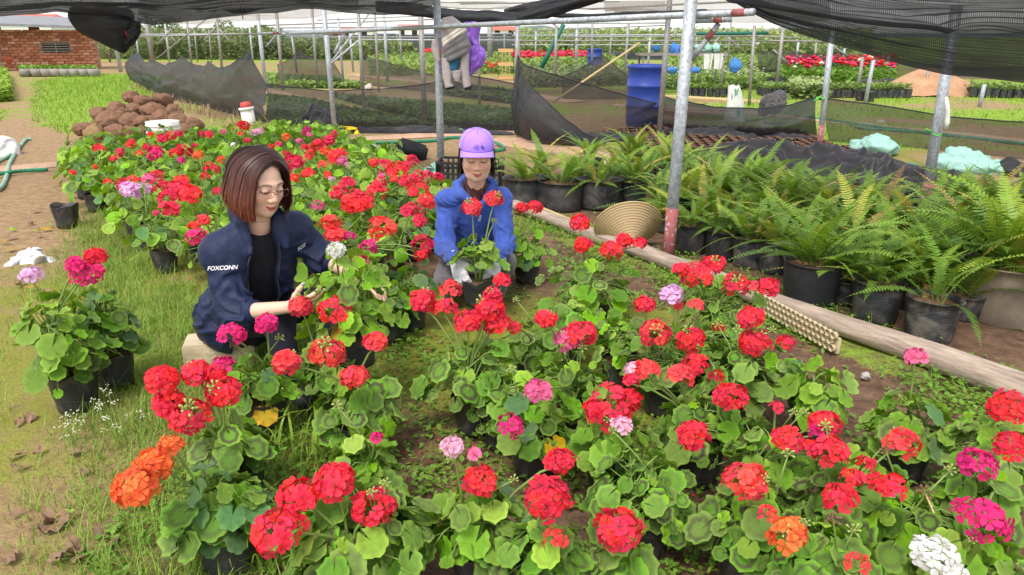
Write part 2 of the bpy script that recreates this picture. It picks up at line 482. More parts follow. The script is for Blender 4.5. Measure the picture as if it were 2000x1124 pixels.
def mat_hair(name, dark, mid, tip, zlo, zhi):
    t = NT(name); uv = t.coord('UV'); sep = t.node('ShaderNodeSeparateXYZ'); t.l.new(uv, sep.inputs[0])
    n = t.noise(9, 3, 0.6, t.mapping(uv, (1.0, 60, 1)))
    f = t.math('ADD', sep.outputs[0], t.math('MULTIPLY', t.math('SUBTRACT', n, 0.5), 0.5))
    col = t.ramp(f, [(zlo, dark), ((zlo+zhi)/2, mid), (zhi, tip)])
    col = t.hsv(col, 0.5, 1.0, t.maprange(n, 0.25, 0.75, 0.40, 1.8))
    b = t.bsdf(col, 0.46, 0, None, 0.4)
    return t.done(b)
M['hair_red'] = mat_hair('auburn_hair', (0.042, 0.017, 0.014), (0.092, 0.028, 0.019), (0.145, 0.038, 0.021), 0.10, 0.85)
M['hair_black'] = mat_hair('black_hair', (0.010, 0.008, 0.008), (0.014, 0.010, 0.009), (0.025, 0.015, 0.012), 0.1, 0.9)

def mat_wood(name, a, b, sc=3.0):
    t = NT(name); o = t.coord('Object')
    g = t.noise(sc, 6, 0.65, t.mapping(o, (1.2, 14, 14)), 0.4)
    f = t.noise(40, 4, 0.7, t.mapping(o, (0.3, 4, 4)))
    col = t.ramp(t.math('ADD', t.math('MULTIPLY', g, 0.7), t.math('MULTIPLY', f, 0.3)), [(0.32, a), (0.62, b)])
    return t.done(t.bsdf(col, 0.85, 0, t.bump(g, 0.6, 0.01), 0.25))
M['log'] = mat_wood('weathered_log', (0.14, 0.10, 0.075), (0.46, 0.36, 0.28))
M['bamboo'] = mat_wood('bamboo_cane', (0.36, 0.24, 0.10), (0.55, 0.42, 0.22))
M['plank'] = mat_wood('pale_plank', (0.48, 0.36, 0.22), (0.68, 0.56, 0.38))
M['timber'] = mat_wood('grey_timber', (0.18, 0.15, 0.13), (0.34, 0.30, 0.27))
def mat_straw():
    t = NT('palm_straw'); o = t.coord(); uv = t.coord('UV')
    n = t.noise(60, 4, 0.6, t.mapping(uv, (0.6, 30, 1)))
    col = t.ramp(n, [(0.3, (0.36, 0.24, 0.11)), (0.7, (0.62, 0.47, 0.27))])
    return t.done(t.bsdf(col, 0.75, 0, t.bump(n, 0.4, 0.003)))
M['straw'] = mat_straw()
M['cream_plastic'] = simple('cream_plastic', (0.50, 0.40, 0.24), 0.7, var=0.4, nscale=9)
M['blue_drum'] = simple('blue_drum_plastic', (0.022, 0.05, 0.27), 0.45, var=0.2, nscale=5)
M['white_plastic'] = simple('white_plastic', (0.66, 0.63, 0.58), 0.5, var=0.1, nscale=8)
M['thin_white_bag'] = simple('thin_white_bag', (0.74, 0.73, 0.72), 0.4, var=0.08, nscale=8, bump=0.5, bdist=0.01)
M['red_plastic'] = simple('red_plastic', (0.50, 0.06, 0.055), 0.5, var=0.2, nscale=8)
M['terracotta'] = simple('terracotta', (0.46, 0.115, 0.055), 0.75, var=0.25, nscale=8)
M['hose'] = simple('green_hose', (0.022, 0.20, 0.10), 0.45, var=0.3, nscale=12)
M['hose_pale'] = simple('pale_green_hose', (0.20, 0.36, 0.25), 0.5, var=0.25, nscale=10)
M['mint'] = simple('mint_woven_sack', (0.27, 0.47, 0.39), 0.65, var=0.3, nscale=10, bump=0.5, bdist=0.01)
M['sack_white'] = simple('white_woven_sack', (0.60, 0.60, 0.55), 0.65, var=0.15, nscale=10, bump=0.4)
M['sack_green'] = simple('green_print', (0.03, 0.30, 0.15), 0.7, var=0.15, bump=0)
M['sack_blue'] = simple('blue_woven_sack', (0.05, 0.19, 0.50), 0.6, var=0.3, nscale=8, bump=0.5, bdist=0.02)
M['yellow_bag'] = simple('yellow_bag', (0.72, 0.50, 0.01), 0.5, var=0.2, nscale=10, bump=0.5)
M['black_plastic'] = simple('black_plastic', (0.022, 0.022, 0.024), 0.5, var=0.3)
M['black_fabric'] = mat_cloth('black_heap_cloth', (0.024, 0.022, 0.024), 0.35, 0.9, 0.15, 300, 0.4)
M['dark_bag'] = mat_cloth('black_nylon_bag', (0.012, 0.012, 0.013), 0.2, 0.6, 0.1, 300, 0.4)
M['quilt_light'] = mat_cloth('pale_mauve_quilt', (0.36, 0.30, 0.295), 0.1, 0.7, 0.2)
M['quilt_dark'] = mat_cloth('grey_quilt', (0.14, 0.125, 0.13), 0.12, 0.7, 0.2)
M['quilt_cream'] = mat_cloth('cream_quilt', (0.62, 0.56, 0.48), 0.08, 0.7, 0.2)
M['teal_lining'] = mat_cloth('teal_lining', (0.012, 0.09, 0.16), 0.1, 0.7, 0.2)
M['purple_mesh'] = simple('purple_mesh_bag', (0.28, 0.115, 0.58), 0.55, var=0.3, nscale=25, bump=0.6, bdist=0.01)
M['peat'] = mat_soil('peat_cup_soil', (0.16, 0.075, 0.05), (0.42, 0.215, 0.145), 25)
M['crate_orange'] = simple('pale_orange_crate', (0.55, 0.33, 0.14), 0.7)
M['mound'] = mat_soil('orange_soil', (0.30, 0.155, 0.085), (0.50, 0.29, 0.17), 3)
M['stone'] = simple('pale_stone', (0.42, 0.37, 0.33), 0.9, var=0.25, nscale=10, bump=0.5)
M['white_litter'] = simple('white_litter', (0.66, 0.64, 0.60), 0.7, var=0.15)

def mat_ground():
    t = NT('ground_soil'); o = t.coord()
    a = t.node('ShaderNodeAttribute'); a.attribute_name = 'cover'       # R moss, G lawn, B damp dark soil
    sep = t.node('ShaderNodeSeparateColor'); t.l.new(a.outputs['Color'], sep.inputs[0])
    n1 = t.noise(2.3, 6, 0.65, o); n2 = t.noise(14, 5, 0.65, o); n3 = t.noise(90, 4, 0.7, o); n4 = t.noise(260, 2, 0.6, o)
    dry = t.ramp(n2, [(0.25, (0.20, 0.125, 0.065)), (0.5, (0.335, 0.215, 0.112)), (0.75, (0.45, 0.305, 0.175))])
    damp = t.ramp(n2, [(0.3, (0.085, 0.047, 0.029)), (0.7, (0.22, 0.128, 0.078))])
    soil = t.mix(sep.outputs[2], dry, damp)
    soil = t.hsv(soil, 0.5, 1.0, t.maprange(n3, 0.25, 0.75, 0.7, 1.28))
    moss = t.ramp(n3, [(0.25, (0.125, 0.12, 0.018)), (0.55, (0.235, 0.255, 0.030)), (0.8, (0.31, 0.36, 0.05))])
    lawn = t.ramp(n3, [(0.25, (0.11, 0.19, 0.02)), (0.55, (0.24, 0.36, 0.035)), (0.8, (0.36, 0.44, 0.07))])
    mixf = t.math('ADD', t.math('MULTIPLY', n1, 0.45), t.math('ADD', t.math('MULTIPLY', n2, 0.4), t.math('MULTIPLY', n3, 0.25)))
    mm = t.maprange(t.math('ADD', mixf, sep.outputs[0]), 0.90, 1.14, 0, 0.92, True)
    lm = t.maprange(t.math('ADD', mixf, sep.outputs[1]), 0.86, 1.08, 0, 1, True)
    col = t.mix(mm, soil, moss); col = t.mix(lm, col, lawn)
    h = t.math('ADD', t.math('MULTIPLY', n2, 1.0), t.math('ADD', t.math('MULTIPLY', n3, 0.5), t.math('MULTIPLY', n4, 0.25)))
    return t.done(t.bsdf(col, 0.92, 0, t.bump(h, 0.7, 0.03), 0.2))
M['ground'] = mat_ground()
def mat_path():
    t = NT('packed_path'); o = t.coord(); n = t.noise(6, 6, 0.65, o); f = t.noise(70, 4, 0.7, o)
    col = t.ramp(n, [(0.3, (0.40, 0.235, 0.15)), (0.7, (0.56, 0.37, 0.255))])
    col = t.hsv(col, 0.5, 1.0, t.maprange(f, 0.3, 0.7, 0.85, 1.12))
    return t.done(t.bsdf(col, 0.95, 0, t.bump(f, 0.4, 0.008), 0.15))
M['path'] = mat_path()
def mat_blade(name, stops):
    t = NT(name); o = t.coord(); n = t.noise(5.0, 5, 0.75, o); n2 = t.noise(160, 2, 0.5, o)
    f = t.math('ADD', t.math('MULTIPLY', n, 0.35), t.math('MULTIPLY', n2, 0.65))
    col = t.ramp(f, stops)
    return t.done(t.bsdf(col, 0.6, 0, None, 0.3, trans=(0.3, col)))
M['grass'] = mat_blade('grass_blades', [(0.32, (0.10, 0.19, 0.025)), (0.48, (0.20, 0.33, 0.04)), (0.60, (0.32, 0.42, 0.07)), (0.72, (0.50, 0.46, 0.17))])
M['grass_green'] = mat_blade('fresh_grass', [(0.32, (0.12, 0.22, 0.025)), (0.5, (0.25, 0.39, 0.04)), (0.68, (0.38, 0.48, 0.07))])
M['clover'] = mat_blade('ground_cover', [(0.32, (0.07, 0.15, 0.018)), (0.5, (0.15, 0.29, 0.03)), (0.68, (0.26, 0.40, 0.05))])
M['dry_grass'] = mat_blade('dry_grass', [(0.32, (0.26, 0.17, 0.09)), (0.5, (0.42, 0.30, 0.17)), (0.68, (0.52, 0.42, 0.25))])
M['seedling'] = mat_blade('seedling_leaves', [(0.32, (0.05, 0.10, 0.02)), (0.5, (0.10, 0.19, 0.035)), (0.68, (0.17, 0.28, 0.05))])
M['seedling_bright'] = mat_blade('bright_seedlings', [(0.32, (0.12, 0.19, 0.04)), (0.5, (0.22, 0.32, 0.07)), (0.68, (0.33, 0.42, 0.11))])
M['bush'] = mat_blade('bush_leaves', [(0.32, (0.10, 0.14, 0.05)), (0.5, (0.19, 0.24, 0.09)), (0.68, (0.33, 0.36, 0.17))])
M['bush_pale'] = mat_blade('pale_bush_leaves', [(0.32, (0.18, 0.25, 0.08)), (0.5, (0.30, 0.38, 0.13)), (0.68, (0.46, 0.47, 0.2))])
M['tree'] = mat_blade('tree_leaves', [(0.32, (0.05, 0.09, 0.03)), (0.5, (0.10, 0.16, 0.05)), (0.68, (0.18, 0.24, 0.09))])
M['bark'] = mat_wood('bark', (0.10, 0.075, 0.055), (0.2, 0.16, 0.12))
def mat_fern():
    t = NT('fern_frond'); rnd = t.rnd(); o = t.coord(); uv = t.coord('UV'); sep = t.node('ShaderNodeSeparateXYZ'); t.l.new(uv, sep.inputs[0])
    n = t.noise(14, 4, 0.6, o)
    col = t.ramp(rnd, [(0.0, (0.075, 0.145, 0.018)), (0.35, (0.135, 0.245, 0.026)), (0.80, (0.225, 0.345, 0.038)), (0.93, (0.34, 0.36, 0.05)), (0.98, (0.50, 0.36, 0.09)), (1.0, (0.34, 0.2, 0.09))])
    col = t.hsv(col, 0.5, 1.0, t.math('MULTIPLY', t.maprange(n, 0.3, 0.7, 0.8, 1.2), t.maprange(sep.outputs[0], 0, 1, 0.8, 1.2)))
    return t.done(t.bsdf(col, 0.5, 0, None, 0.4, trans=(0.3, t.hsv(col, 0.49, 1.1, 1.4))))
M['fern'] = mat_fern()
M['brick'] = None
def mat_brick():
    t = NT('hut_brick'); o = t.coord(); rnd = t.rnd(); n = t.noise(9, 5, 0.7, o)
    col = t.ramp(rnd, [(0.0, (0.26, 0.095, 0.055)), (0.5, (0.42, 0.165, 0.09)), (0.85, (0.50, 0.21, 0.12)), (1.0, (0.46, 0.30, 0.2))])
    col = t.hsv(col, 0.5, 1.0, t.maprange(n, 0.3, 0.7, 0.75, 1.2))
    return t.done(t.bsdf(col, 0.92, 0, t.bump(n, 0.6, 0.02), 0.15))
M['brick'] = mat_brick()
M['mortar'] = simple('hut_mortar', (0.34, 0.22, 0.15), 0.95, var=0.25, nscale=6, bump=0.5)
M['roof_sheet'] = simple('grey_roof_sheet', (0.22, 0.22, 0.23), 0.7, var=0.2, nscale=4)
M['dark'] = simple('dark_void', (0.02, 0.018, 0.018), 0.9, var=0.2)
M['house_wall'] = simple('far_house_wall', (0.62, 0.60, 0.57), 0.9, var=0.06, nscale=2, bump=0)
M['house_roof'] = simple('far_red_roof', (0.50, 0.13, 0.10), 0.8, var=0.12, nscale=2, bump=0)
M['hill'] = simple('far_hill', (0.12, 0.16, 0.15), 0.95, var=0.15, nscale=0.05, bump=0)
M['green_tie'] = simple('green_tie', (0.08, 0.42, 0.05), 0.5)
M['red_tie'] = simple('red_string', (0.55, 0.05, 0.06), 0.6)
M['wire'] = simple('wire', (0.22, 0.20, 0.18), 0.6, 0.3)
# ------------------------------------------------------------------ ground
def graded(lo, hi, step, far_lo, far_hi, g=1.16):
    a = list(np.arange(lo, hi+step/2, step))
    s, x = step, hi
    while x < far_hi: s *= g; x += s; a.append(x)
    s, x = step, lo; b = []
    while x > far_lo: s *= g; x -= s; b.append(x)
    return np.array(b[::-1]+a)
def to_px(X, Y, Z=0.0):
    d = Y*CP+(CAM_H-Z)*SP
    u = (Y*SP-(CAM_H-Z)*CP)
    return 1000+X/d*FPX, 562-u/d*FPX
def band(v, a, b, s):
    """soft 1 inside [a, b]"""
    return np.clip((v-a)/s+0.5, 0, 1)*np.clip((b-v)/s+0.5, 0, 1)
def ground_h(X, Y):
    P = np.stack([X, Y, np.zeros_like(X)], -1)
    near = np.exp(-np.maximum(np.hypot(X, Y-3)-5, 0)/6)
    return (0.012*fbm(P, 3.2, 1, 3)+0.004*vnoise(P, 22, 5))*near - 0.006
def cover(X, Y):
    P = np.stack([X, Y, np.zeros_like(X)], -1)
    n = fbm(P, 0.7, 9, 3)
    moss = 0.46+0.14*n
    lawn = np.full_like(X, 0.02)
    damp = np.full_like(X, 0.0)
    # the bare trodden strip at the left edge of the beds
    moss = np.where((X < -1.0) & (Y < 4.2), 0.45+0.34*n, moss)
    moss = np.where((X < -2.6) & (Y > 4.5) & (Y < 9.5), 0.36+0.2*n, moss)
    # damp soil between the flower pots and under the ferns
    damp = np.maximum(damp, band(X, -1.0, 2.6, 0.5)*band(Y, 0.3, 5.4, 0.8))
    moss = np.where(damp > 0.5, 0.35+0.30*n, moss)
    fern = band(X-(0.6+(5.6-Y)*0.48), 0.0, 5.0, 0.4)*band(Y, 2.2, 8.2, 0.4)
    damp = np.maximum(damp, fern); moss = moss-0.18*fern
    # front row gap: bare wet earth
    moss = moss-0.12*band(X, 0.0, 1.6, 0.4)*band(Y, 1.0, 2.6, 0.4)
    # green strip along the log
    ln = X-(0.04+(6.07-Y)*0.592)
    lawn = np.maximum(lawn, 0.42*band(ln, -0.35, 0.40, 0.3)*band(Y, 2.0, 6.0, 0.6))
    # left lawn in front of the hut, field grass beyond the nets
    lx, ly = to_px(X, Y)
    far = (Y > 9.5)
    lawn = np.where(far & (lx > 40) & (lx < 300) & (ly > 145) & (ly < 262+20*n), 0.60+0.14*n, lawn)
    lawn = np.where(far & (lx <= 60) & (ly < 240), 0.50+0.2*n, lawn)
    lawn = np.where(far & (lx >= 300), 0.36+0.16*n, lawn)
    lawn = np.where((Y > 12) & (X > 3), 0.46+0.16*n, lawn)
    moss = np.where(far, 0.34+0.2*n, moss)
    # trodden lane at far left
    lane = np.exp(-((lx-(42+(ly-150)*-0.1))/26.0)**2)*(Y > 10)*(lx < 300)
    lawn = lawn-0.45*lane; moss = moss-0.1*lane
    # hut yard / beyond
    lawn = np.where(Y > 45, 0.5+0.1*n, lawn)
    return np.stack([moss, np.clip(lawn, 0, 1), np.clip(damp, 0, 1)], -1)
gx = graded(-3.6, 3.6, 0.03, -900, 900, 1.08); gy = graded(0.6, 6.5, 0.03, -6, 1500, 1.055)
GX, GY = np.meshgrid(gx, gy)
GV = np.stack([GX, GY, ground_h(GX, GY)], -1).reshape(-1, 3)
ny, nx = GX.shape
ii = (np.arange(ny-1)[:, None]*nx+np.arange(nx-1)[None, :]).ravel()
GF = np.stack([ii, ii+1, ii+nx+1, ii+nx], -1)
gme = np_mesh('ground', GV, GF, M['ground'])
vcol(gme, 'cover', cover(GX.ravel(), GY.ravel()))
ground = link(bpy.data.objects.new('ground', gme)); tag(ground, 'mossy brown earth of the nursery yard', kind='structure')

def ribbon_path(name, pts, w, z=0.010, label=''):
    """a packed strip with slightly ragged edges; pts ground points, w width(s)"""
    P = []
    N = 90
    segs = [Vector(p) for p in pts]
    for i in range(N+1):
        f = i/N*(len(segs)-1); k = min(int(f), len(segs)-2); t = f-k
        c = segs[k].lerp(segs[k+1], t); d = (segs[k+1]-segs[k]).normalized(); s = Vector((-d.y, d.x, 0))
        ww = w[0]+(w[1]-w[0])*i/N
        P.append((c, s, ww))
    mb = MB()
    def fn(u, v):
        c, s, ww = P[int(round(v*N))]
        e = (u-0.5)*ww*(1+0.10*vn1(c.x, c.y, u*3, 2.5, 4))
        edge = abs(u-0.5)*2
        return c+s*e+Vector((0, 0, z-0.02*max(0, edge-0.8)*5*0.5+0.006*vn1(c.x*3, c.y*3, u*4, 1, 2)))
    mb.grid(fn, 8, N)
    o = mb.build(name, M['path']); tag(o, label, kind='structure'); return o
ribbon_path('path', [G(-40, 334), G(220, 312), G(640, 274), G(880, 262), G(1010, 258)], (0.36, 0.55), label='pale packed brick-dust path behind the flower bed')
ribbon_path('path', [G(955, 272), G(1060, 285), G(1180, 308), G(1330, 345), G(1480, 400)], (0.75, 0.5), label='pale packed path running behind the ferns')
ribbon_path('path', [G(505, 176), G(640, 205), G(800, 238), G(900, 258)], (0.75, 0.55), label='narrow path between the netted seedling beds')
ribbon_path('path', [G(690, 146), G(820, 160), G(1000, 180), G(1130, 200)], (0.6, 0.6), label='path between far beds beyond the nets')
ribbon_path('path', [G(1200, 205), G(1420, 215), G(1700, 245), G(2050, 280)], (0.45, 0.4), label='path along the far side of the right net')

# ------------------------------------------------------------------ grass, clover and litter
def blades(n, sampler, hgt, wid, lean, seed, keep=None):
    rs = np.random.RandomState(seed)
    X, Y = sampler(rs, n)
    if keep is not None:
        k = rs.rand(len(X)) < keep(X, Y); X, Y = X[k], Y[k]
    n = len(X)
    a = rs.rand(n)*2*PI; h = hgt*(0.35+1.0*rs.rand(n)**1.6); w = wid*(0.6+0.8*rs.rand(n)); l = lean*h*(0.2+1.3*rs.rand(n))
    Z = ground_h(X, Y)
    dx, dy = np.cos(a), np.sin(a); sx, sy = -dy, dx
    def pt(t, side):
        b = l*t**1.8; ww = w*(1-t)**0.7*0.5
        return np.stack([X+dx*b+sx*ww*side, Y+dy*b+sy*ww*side, Z-0.004+h*t*(1-0.28*t*np.minimum(l/h, 1.5))], -1)
    V = np.stack([pt(0, -1), pt(0, 1), pt(0.4, -1), pt(0.4, 1), pt(0.75, -1), pt(0.75, 1), pt(1, 0)], 1)
    b = np.arange(n)[:, None]*7
    T = np.array([[0,1,3],[0,3,2],[2,3,5],[2,5,4],[4,5,6]])
    F = (b[:, None, :]+T[None]).reshape(-1, 3)
    return V.reshape(-1, 3), F
def tufts(n_t, per, spread, box):
    def s(rs, n):
        cx = box[0]+rs.rand(n_t)*(box[1]-box[0]); cy = box[2]+rs.rand(n_t)*(box[3]-box[2])
        X = np.repeat(cx, per)+rs.randn(n_t*per)*spread; Y = np.repeat(cy, per)+rs.randn(n_t*per)*spread
        return X, Y
    return s
def uni(box):
    def s(rs, n): return box[0]+rs.rand(n)*(box[1]-box[0]), box[2]+rs.rand(n)*(box[3]-box[2])
    return s
def grass_density(X, Y):
    px, py = to_px(X, Y)
    P = np.stack([X, Y, 0*X], -1); n = fbm(P, 1.3, 21, 3)
    d = 0.0*X
    # left-hand turf between the lane and the beds
    d = np.maximum(d, np.clip(1.15-np.abs(px-(430-(py-900)*0.06))/300, 0, 1)*(py > 560)*(px < 720))
    d = np.maximum(d, 0.75*np.clip(1-np.abs(px-(250-(560-py)*0.45))/170, 0, 1)*(py > 330)*(py <= 700))
    d = np.maximum(d, 0.15*(px < 520)*np.clip((px+40)/200, 0.3, 1))
    d = np.clip(d+0.35*n*(d > 0.05), 0, 1)
    return d*(px > -300)
gV, gF = [], []
def collect(vf):
    off = sum(len(v) for v in gV); gV.append(vf[0]); gF.append(vf[1]+off)
collect(blades(0, tufts(5600, 11, 0.04, (-3.6, -0.35, 1.2, 7.5)), 0.115, 0.0042, 0.8, 31, grass_density))
collect(blades(95000, uni((-3.4, -0.4, 1.2, 6.0)), 0.055, 0.0035, 1.0, 32, lambda X, Y: np.clip(grass_density(X, Y)*1.2, 0, 1)))
V, F = np.concatenate(gV), np.concatenate(gF)
go = link(bpy.data.objects.new('grass', np_mesh('grass', V, F, M['grass'], False)))
tag(go, 'yellow green grass growing thinly along the left of the beds', 'grass', kind='stuff')

# broad long blades by the front pots
def long_blades():
    mb = MB(); rs = random.Random(4)
    spots = [(560, 900), (520, 880), (575, 860), (610, 900), (470, 1090), (420, 1100), (520, 1110), (380, 1110), (640, 890), (555, 830)]
    for px, py in spots:
        for k in range(7):
            c = G(px+rs.uniform(-25, 25), py+rs.uniform(-15, 15)); a = rs.uniform(0, 2*PI); h = rs.uniform(0.12, 0.26); l = rs.uniform(0.06, 0.2); w = rs.uniform(0.004, 0.007)
            d = Vector((math.cos(a), math.sin(a), 0)); s = Vector((-d.y, d.x, 0))
            pts = []
            for i in range(6):
                t = i/5; p = c+d*(l*t**1.7)+Vector((0, 0, h*(t-0.38*t*t*t)))
                ww = w*(1-t)**0.6
                pts += [p-s*ww, p+s*ww]
            mb.add(pts, [(2*i, 2*i+1, 2*i+3, 2*i+2) for i in range(5)])
    return mb
o = long_blades().build('long_grass', M['grass_green']); tag(o, 'broad fresh green grass blades between the front pots', 'grass', kind='stuff')

def lawn_density(X, Y):
    return np.clip((cover(X, Y)[:, 1]-0.3)*3.2, 0, 1)
collect2 = []
V1, F1 = blades(70000, uni((-16, -3, 9.5, 34)), 0.10, 0.02, 0.9, 41, lambda X, Y: lawn_density(X, Y)*(to_px(X, Y)[0] < 330))
V2, F2 = blades(60000, uni((2, 16, 9.5, 26)), 0.085, 0.018, 0.9, 42, lambda X, Y: 0.6*lawn_density(X, Y))
o = link(bpy.data.objects.new('lawn', np_mesh('lawn', np.concatenate([V1, V2]), np.concatenate([F1, F2+len(V1)]), M['grass_green'], False)))
tag(o, 'bright green short lawn in front of the hut and beyond the nets', 'grass', kind='stuff')

def small_leaves(n, sampler, size, seed, keep=None, hmax=0.05):
    """low clover-like ground cover: little tilted three-leaf clumps"""
    rs = np.random.RandomState(seed); X, Y = sampler(rs, n)
    if keep is not None:
        k = rs.rand(len(X)) < keep(X, Y); X, Y = X[k], Y[k]
    n = len(X); Z = ground_h(X, Y)+0.004+rs.rand(n)**1.5*hmax
    a = rs.rand(n)*2*PI; s = size*(0.5+rs.rand(n)); tl = rs.randn(n)*0.45
    ux, uy = np.cos(a), np.sin(a)
    def P(u, v): return np.stack([X+s*(u*ux-v*uy), Y+s*(u*uy+v*ux), Z+s*tl*u+0.25*s*np.abs(v)], -1)
    V = np.stack([P(-0.5, 0), P(0.0, -0.42), P(0.5, -0.22), P(0.62, 0.1), P(0.1, 0.45)], 1)
    b = np.arange(n)[:, None]*5
    T = np.array([[0,1,2],[0,2,3],[0,3,4]])
    return V.reshape(-1, 3), (b[:, None, :]+T[None]).reshape(-1, 3)
def clover_density(X, Y):
    P = np.stack([X, Y, 0*X], -1); n = fbm(P, 2.2, 55, 3)
    ln = X-(0.04+(6.07-Y)*0.592)
    d = 1.0*band(ln, -0.30, 0.34, 0.18)*band(Y, 2.0, 6.0, 0.5)
    d = np.maximum(d, 0.5*(X > -1.2)*(ln < 0.1)*np.clip(0.45+n*1.7, 0, 1))
    d = np.maximum(d, 0.5*band(X, -0.5, 0.1, 0.2)*band(Y, 2.3, 3.3, 0.3))
    d = np.maximum(d, 0.12*np.clip(n*2, 0, 1))
    return np.clip(d*(0.75+0.8*n), 0, 1)
V, F = small_leaves(110000, uni((-1.2, 3.4, 1.2, 6.4)), 0.017, 51, clover_density, 0.045)
o = link(bpy.data.objects.new('ground_cover', np_mesh('ground_cover', V, F, M['clover'], False)))
tag(o, 'small bright weeds carpeting the soil along the old log', 'weeds', kind='stuff')
V, F = blades(14000, uni((-0.6, 3.2, 1.4, 5.8)), 0.09, 0.0035, 0.8, 53, lambda X, Y: 0.6*clover_density(X, Y))
o = link(bpy.data.objects.new('weed_grass', np_mesh('weed_grass', V, F, M['clover'], False)))
tag(o, 'thin weedy grass among the front pots and the log', 'grass', kind='stuff')
V, F = blades(9000, uni((-11, -3.4, 10.5, 25)), 0.20, 0.02, 0.9, 54, lambda X, Y: 1.0*(np.abs(X-(-4.4-(Y-12.5)*0.62)) < 0.55+0.3*vnoise(np.stack([X, Y, 0*X], -1), 0.8, 3)))
o = link(bpy.data.objects.new('dry_grass', np_mesh('dry_grass', V, F, M['dry_grass'], False)))
tag(o, 'straw coloured dead grass at the foot of the left net fence', 'grass', kind='stuff')
# ------------------------------------------------------------------ geranium pieces
def leaf_mesh(name, mat, seed, segs=28, crumple=0.0):
    rs = random.Random(seed)
    notch = rs.uniform(0.04, 0.22); cup = rs.choice((-0.10, 0.12, 0.25, 0.38)); rip = rs.uniform(0.05, 0.13); ph = rs.uniform(0, 6); bx, by = rs.uniform(-.22, .22), rs.uniform(-.22, .22)
    lobes = 7
    vs = [(0, 0, 0)]; uv = [(0.0, 0.5)]
    rings = (0.5, 0.84, 1.0)
    for r in rings:
        for k in range(segs+1):
            f = k/segs; a = -PI/2+notch+f*(2*PI-2*notch)
            edge = 1.0+0.060*math.cos(lobes*2*PI*f+ph)+(0.022*math.cos(PI*k) if segs > 20 else 0)+0.012*rs.uniform(-1, 1)+0.07*math.sin(2*PI*f+ph)
            ear = 1.0-0.10*math.exp(-((f-0.5)/0.2)**2)*0.3
            rr = r*(edge*ear if r > 0.6 else 1.0)
            z = cup*rr*rr+rip*rr*math.sin(lobes*PI*f*2+ph)*(r**2)-0.10*max(0, r-0.84)*4*0.5+bx*(rr*math.cos(a))**2+by*(rr*math.sin(a))**2+crumple*vn1(2.2*rr*math.cos(a), 2.2*rr*math.sin(a), seed, 1, seed)
            vs.append((rr*math.cos(a), rr*math.sin(a), z)); uv.append((r, f))
    n = segs+1; fs = []
    for k in range(segs): fs.append((0, 1+k, 2+k))
    for q in range(len(rings)-1):
        for k in range(segs):
            b = 1+q*n
            fs.append((b+k, b+n+k, b+n+k+1, b+k+1))
    me = bpy.data.meshes.new(name); me.from_pydata(vs, [], fs); me.materials.append(mat)
    ul = me.uv_layers.new(name='UVMap')
    for l in me.loops: ul.data[l.index].uv = uv[l.vertex_index]
    # the hub of the fan takes each segment's own angle, so veins do not pinch
    for p in me.polygons:
        li = list(p.loop_indices)
        if len(li) == 3:
            for q in li:
                if me.loops[q].vertex_index == 0: ul.data[q].uv = (0.0, (p.index+0.5)/segs)
    me.polygons.foreach_set('use_smooth', [True]*len(me.polygons)); me.update()
    return me
LEAF = {k: [leaf_mesh('geranium_leaf', M['leaf_'+k], 10*i+j) for j in range(5)] for i, k in enumerate(('zoned', 'soft', 'plain', 'blue', 'lime', 'yellow'))}
LEAF_LO = {k: [leaf_mesh('geranium_leaf', M['leaf_'+k], 10*i+j+3, 10) for j in range(3)] for i, k in enumerate(('zoned', 'soft', 'plain', 'blue', 'lime', 'yellow'))}
LEAF_DRY = [leaf_mesh('dry_leaf', M['leaf_dry'], 90+j, 16, 0.45) for j in range(4)]

def floret_shape(seed, n_pet=5):
    rs = random.Random(seed); vs, fs, uv = [], [], []
    for k in range(n_pet):
        a = 2*PI*k/n_pet+rs.uniform(-0.12, 0.12); L = rs.uniform(0.88, 1.08); cup = rs.uniform(-0.05, 0.40); tw = rs.uniform(-0.16, 0.16)
        W = rs.uniform(0.92, 1.12)
        rows = [(0.06, 0.0, 1), (0.36, 0.21, 2), (0.62, 0.385, 2), (0.84, 0.43, 2), (0.97, 0.29, 2), (1.02, 0.0, 1)]
        b = len(vs); idx = []
        for r, w, c in rows:
            for s in ((0,) if c == 1 else (-1, 1)):
                x = r*L; y = s*w*W; z = cup*r*r*0.75+tw*y-0.25*y*y+(-0.10*(r-0.8)*5 if r > 0.8 else 0)+0.06*math.sin(7*y+3*r+k)
                vs.append((x*math.cos(a)-y*math.sin(a), x*math.sin(a)+y*math.cos(a), z)); uv.append((r, 0.5+s*0.3))
        fs += [(b, b+1, b+2), (b+1, b+3, b+4, b+2), (b+3, b+5, b+6, b+4), (b+5, b+7, b+8, b+6), (b+7, b+9, b+8)]
    return vs, fs, uv
FLORET_SHAPES = [floret_shape(s) for s in range(5)]
def floret_mesh(col, s):
    vs, fs, uv = FLORET_SHAPES[s]
    me = bpy.data.meshes.new('floret'); me.from_pydata(vs, [], [f[::-1] for f in fs]); me.materials.append(M['petal_'+col])
    ul = me.uv_layers.new(name='UVMap')
    for l in me.loops: ul.data[l.index].uv = uv[l.vertex_index]
    me.polygons.foreach_set('use_smooth', [True]*len(me.polygons)); me.flip_normals(); me.update(); return me
FLORET = {c: [floret_mesh(c, s) for s in range(5)] for c in PETALS}

def fib_dirs(n, top=1.0, bottom=-0.45):
    out = []
    for i in range(n):
        z = top-(top-bottom)*(i+0.5)/n; r = math.sqrt(max(0, 1-z*z)); a = i*2.399963
        out.append(Vector((r*math.cos(a), r*math.sin(a), z)))
    return out
def orient(normal, spin, scale, loc):
    q = Vector((0, 0, 1)).rotation_difference(Vector(normal).normalized())
    return Matrix.LocRotScale(Vector(loc), q @ Quaternion((0, 0, 1), spin), Vector((scale,)*3))

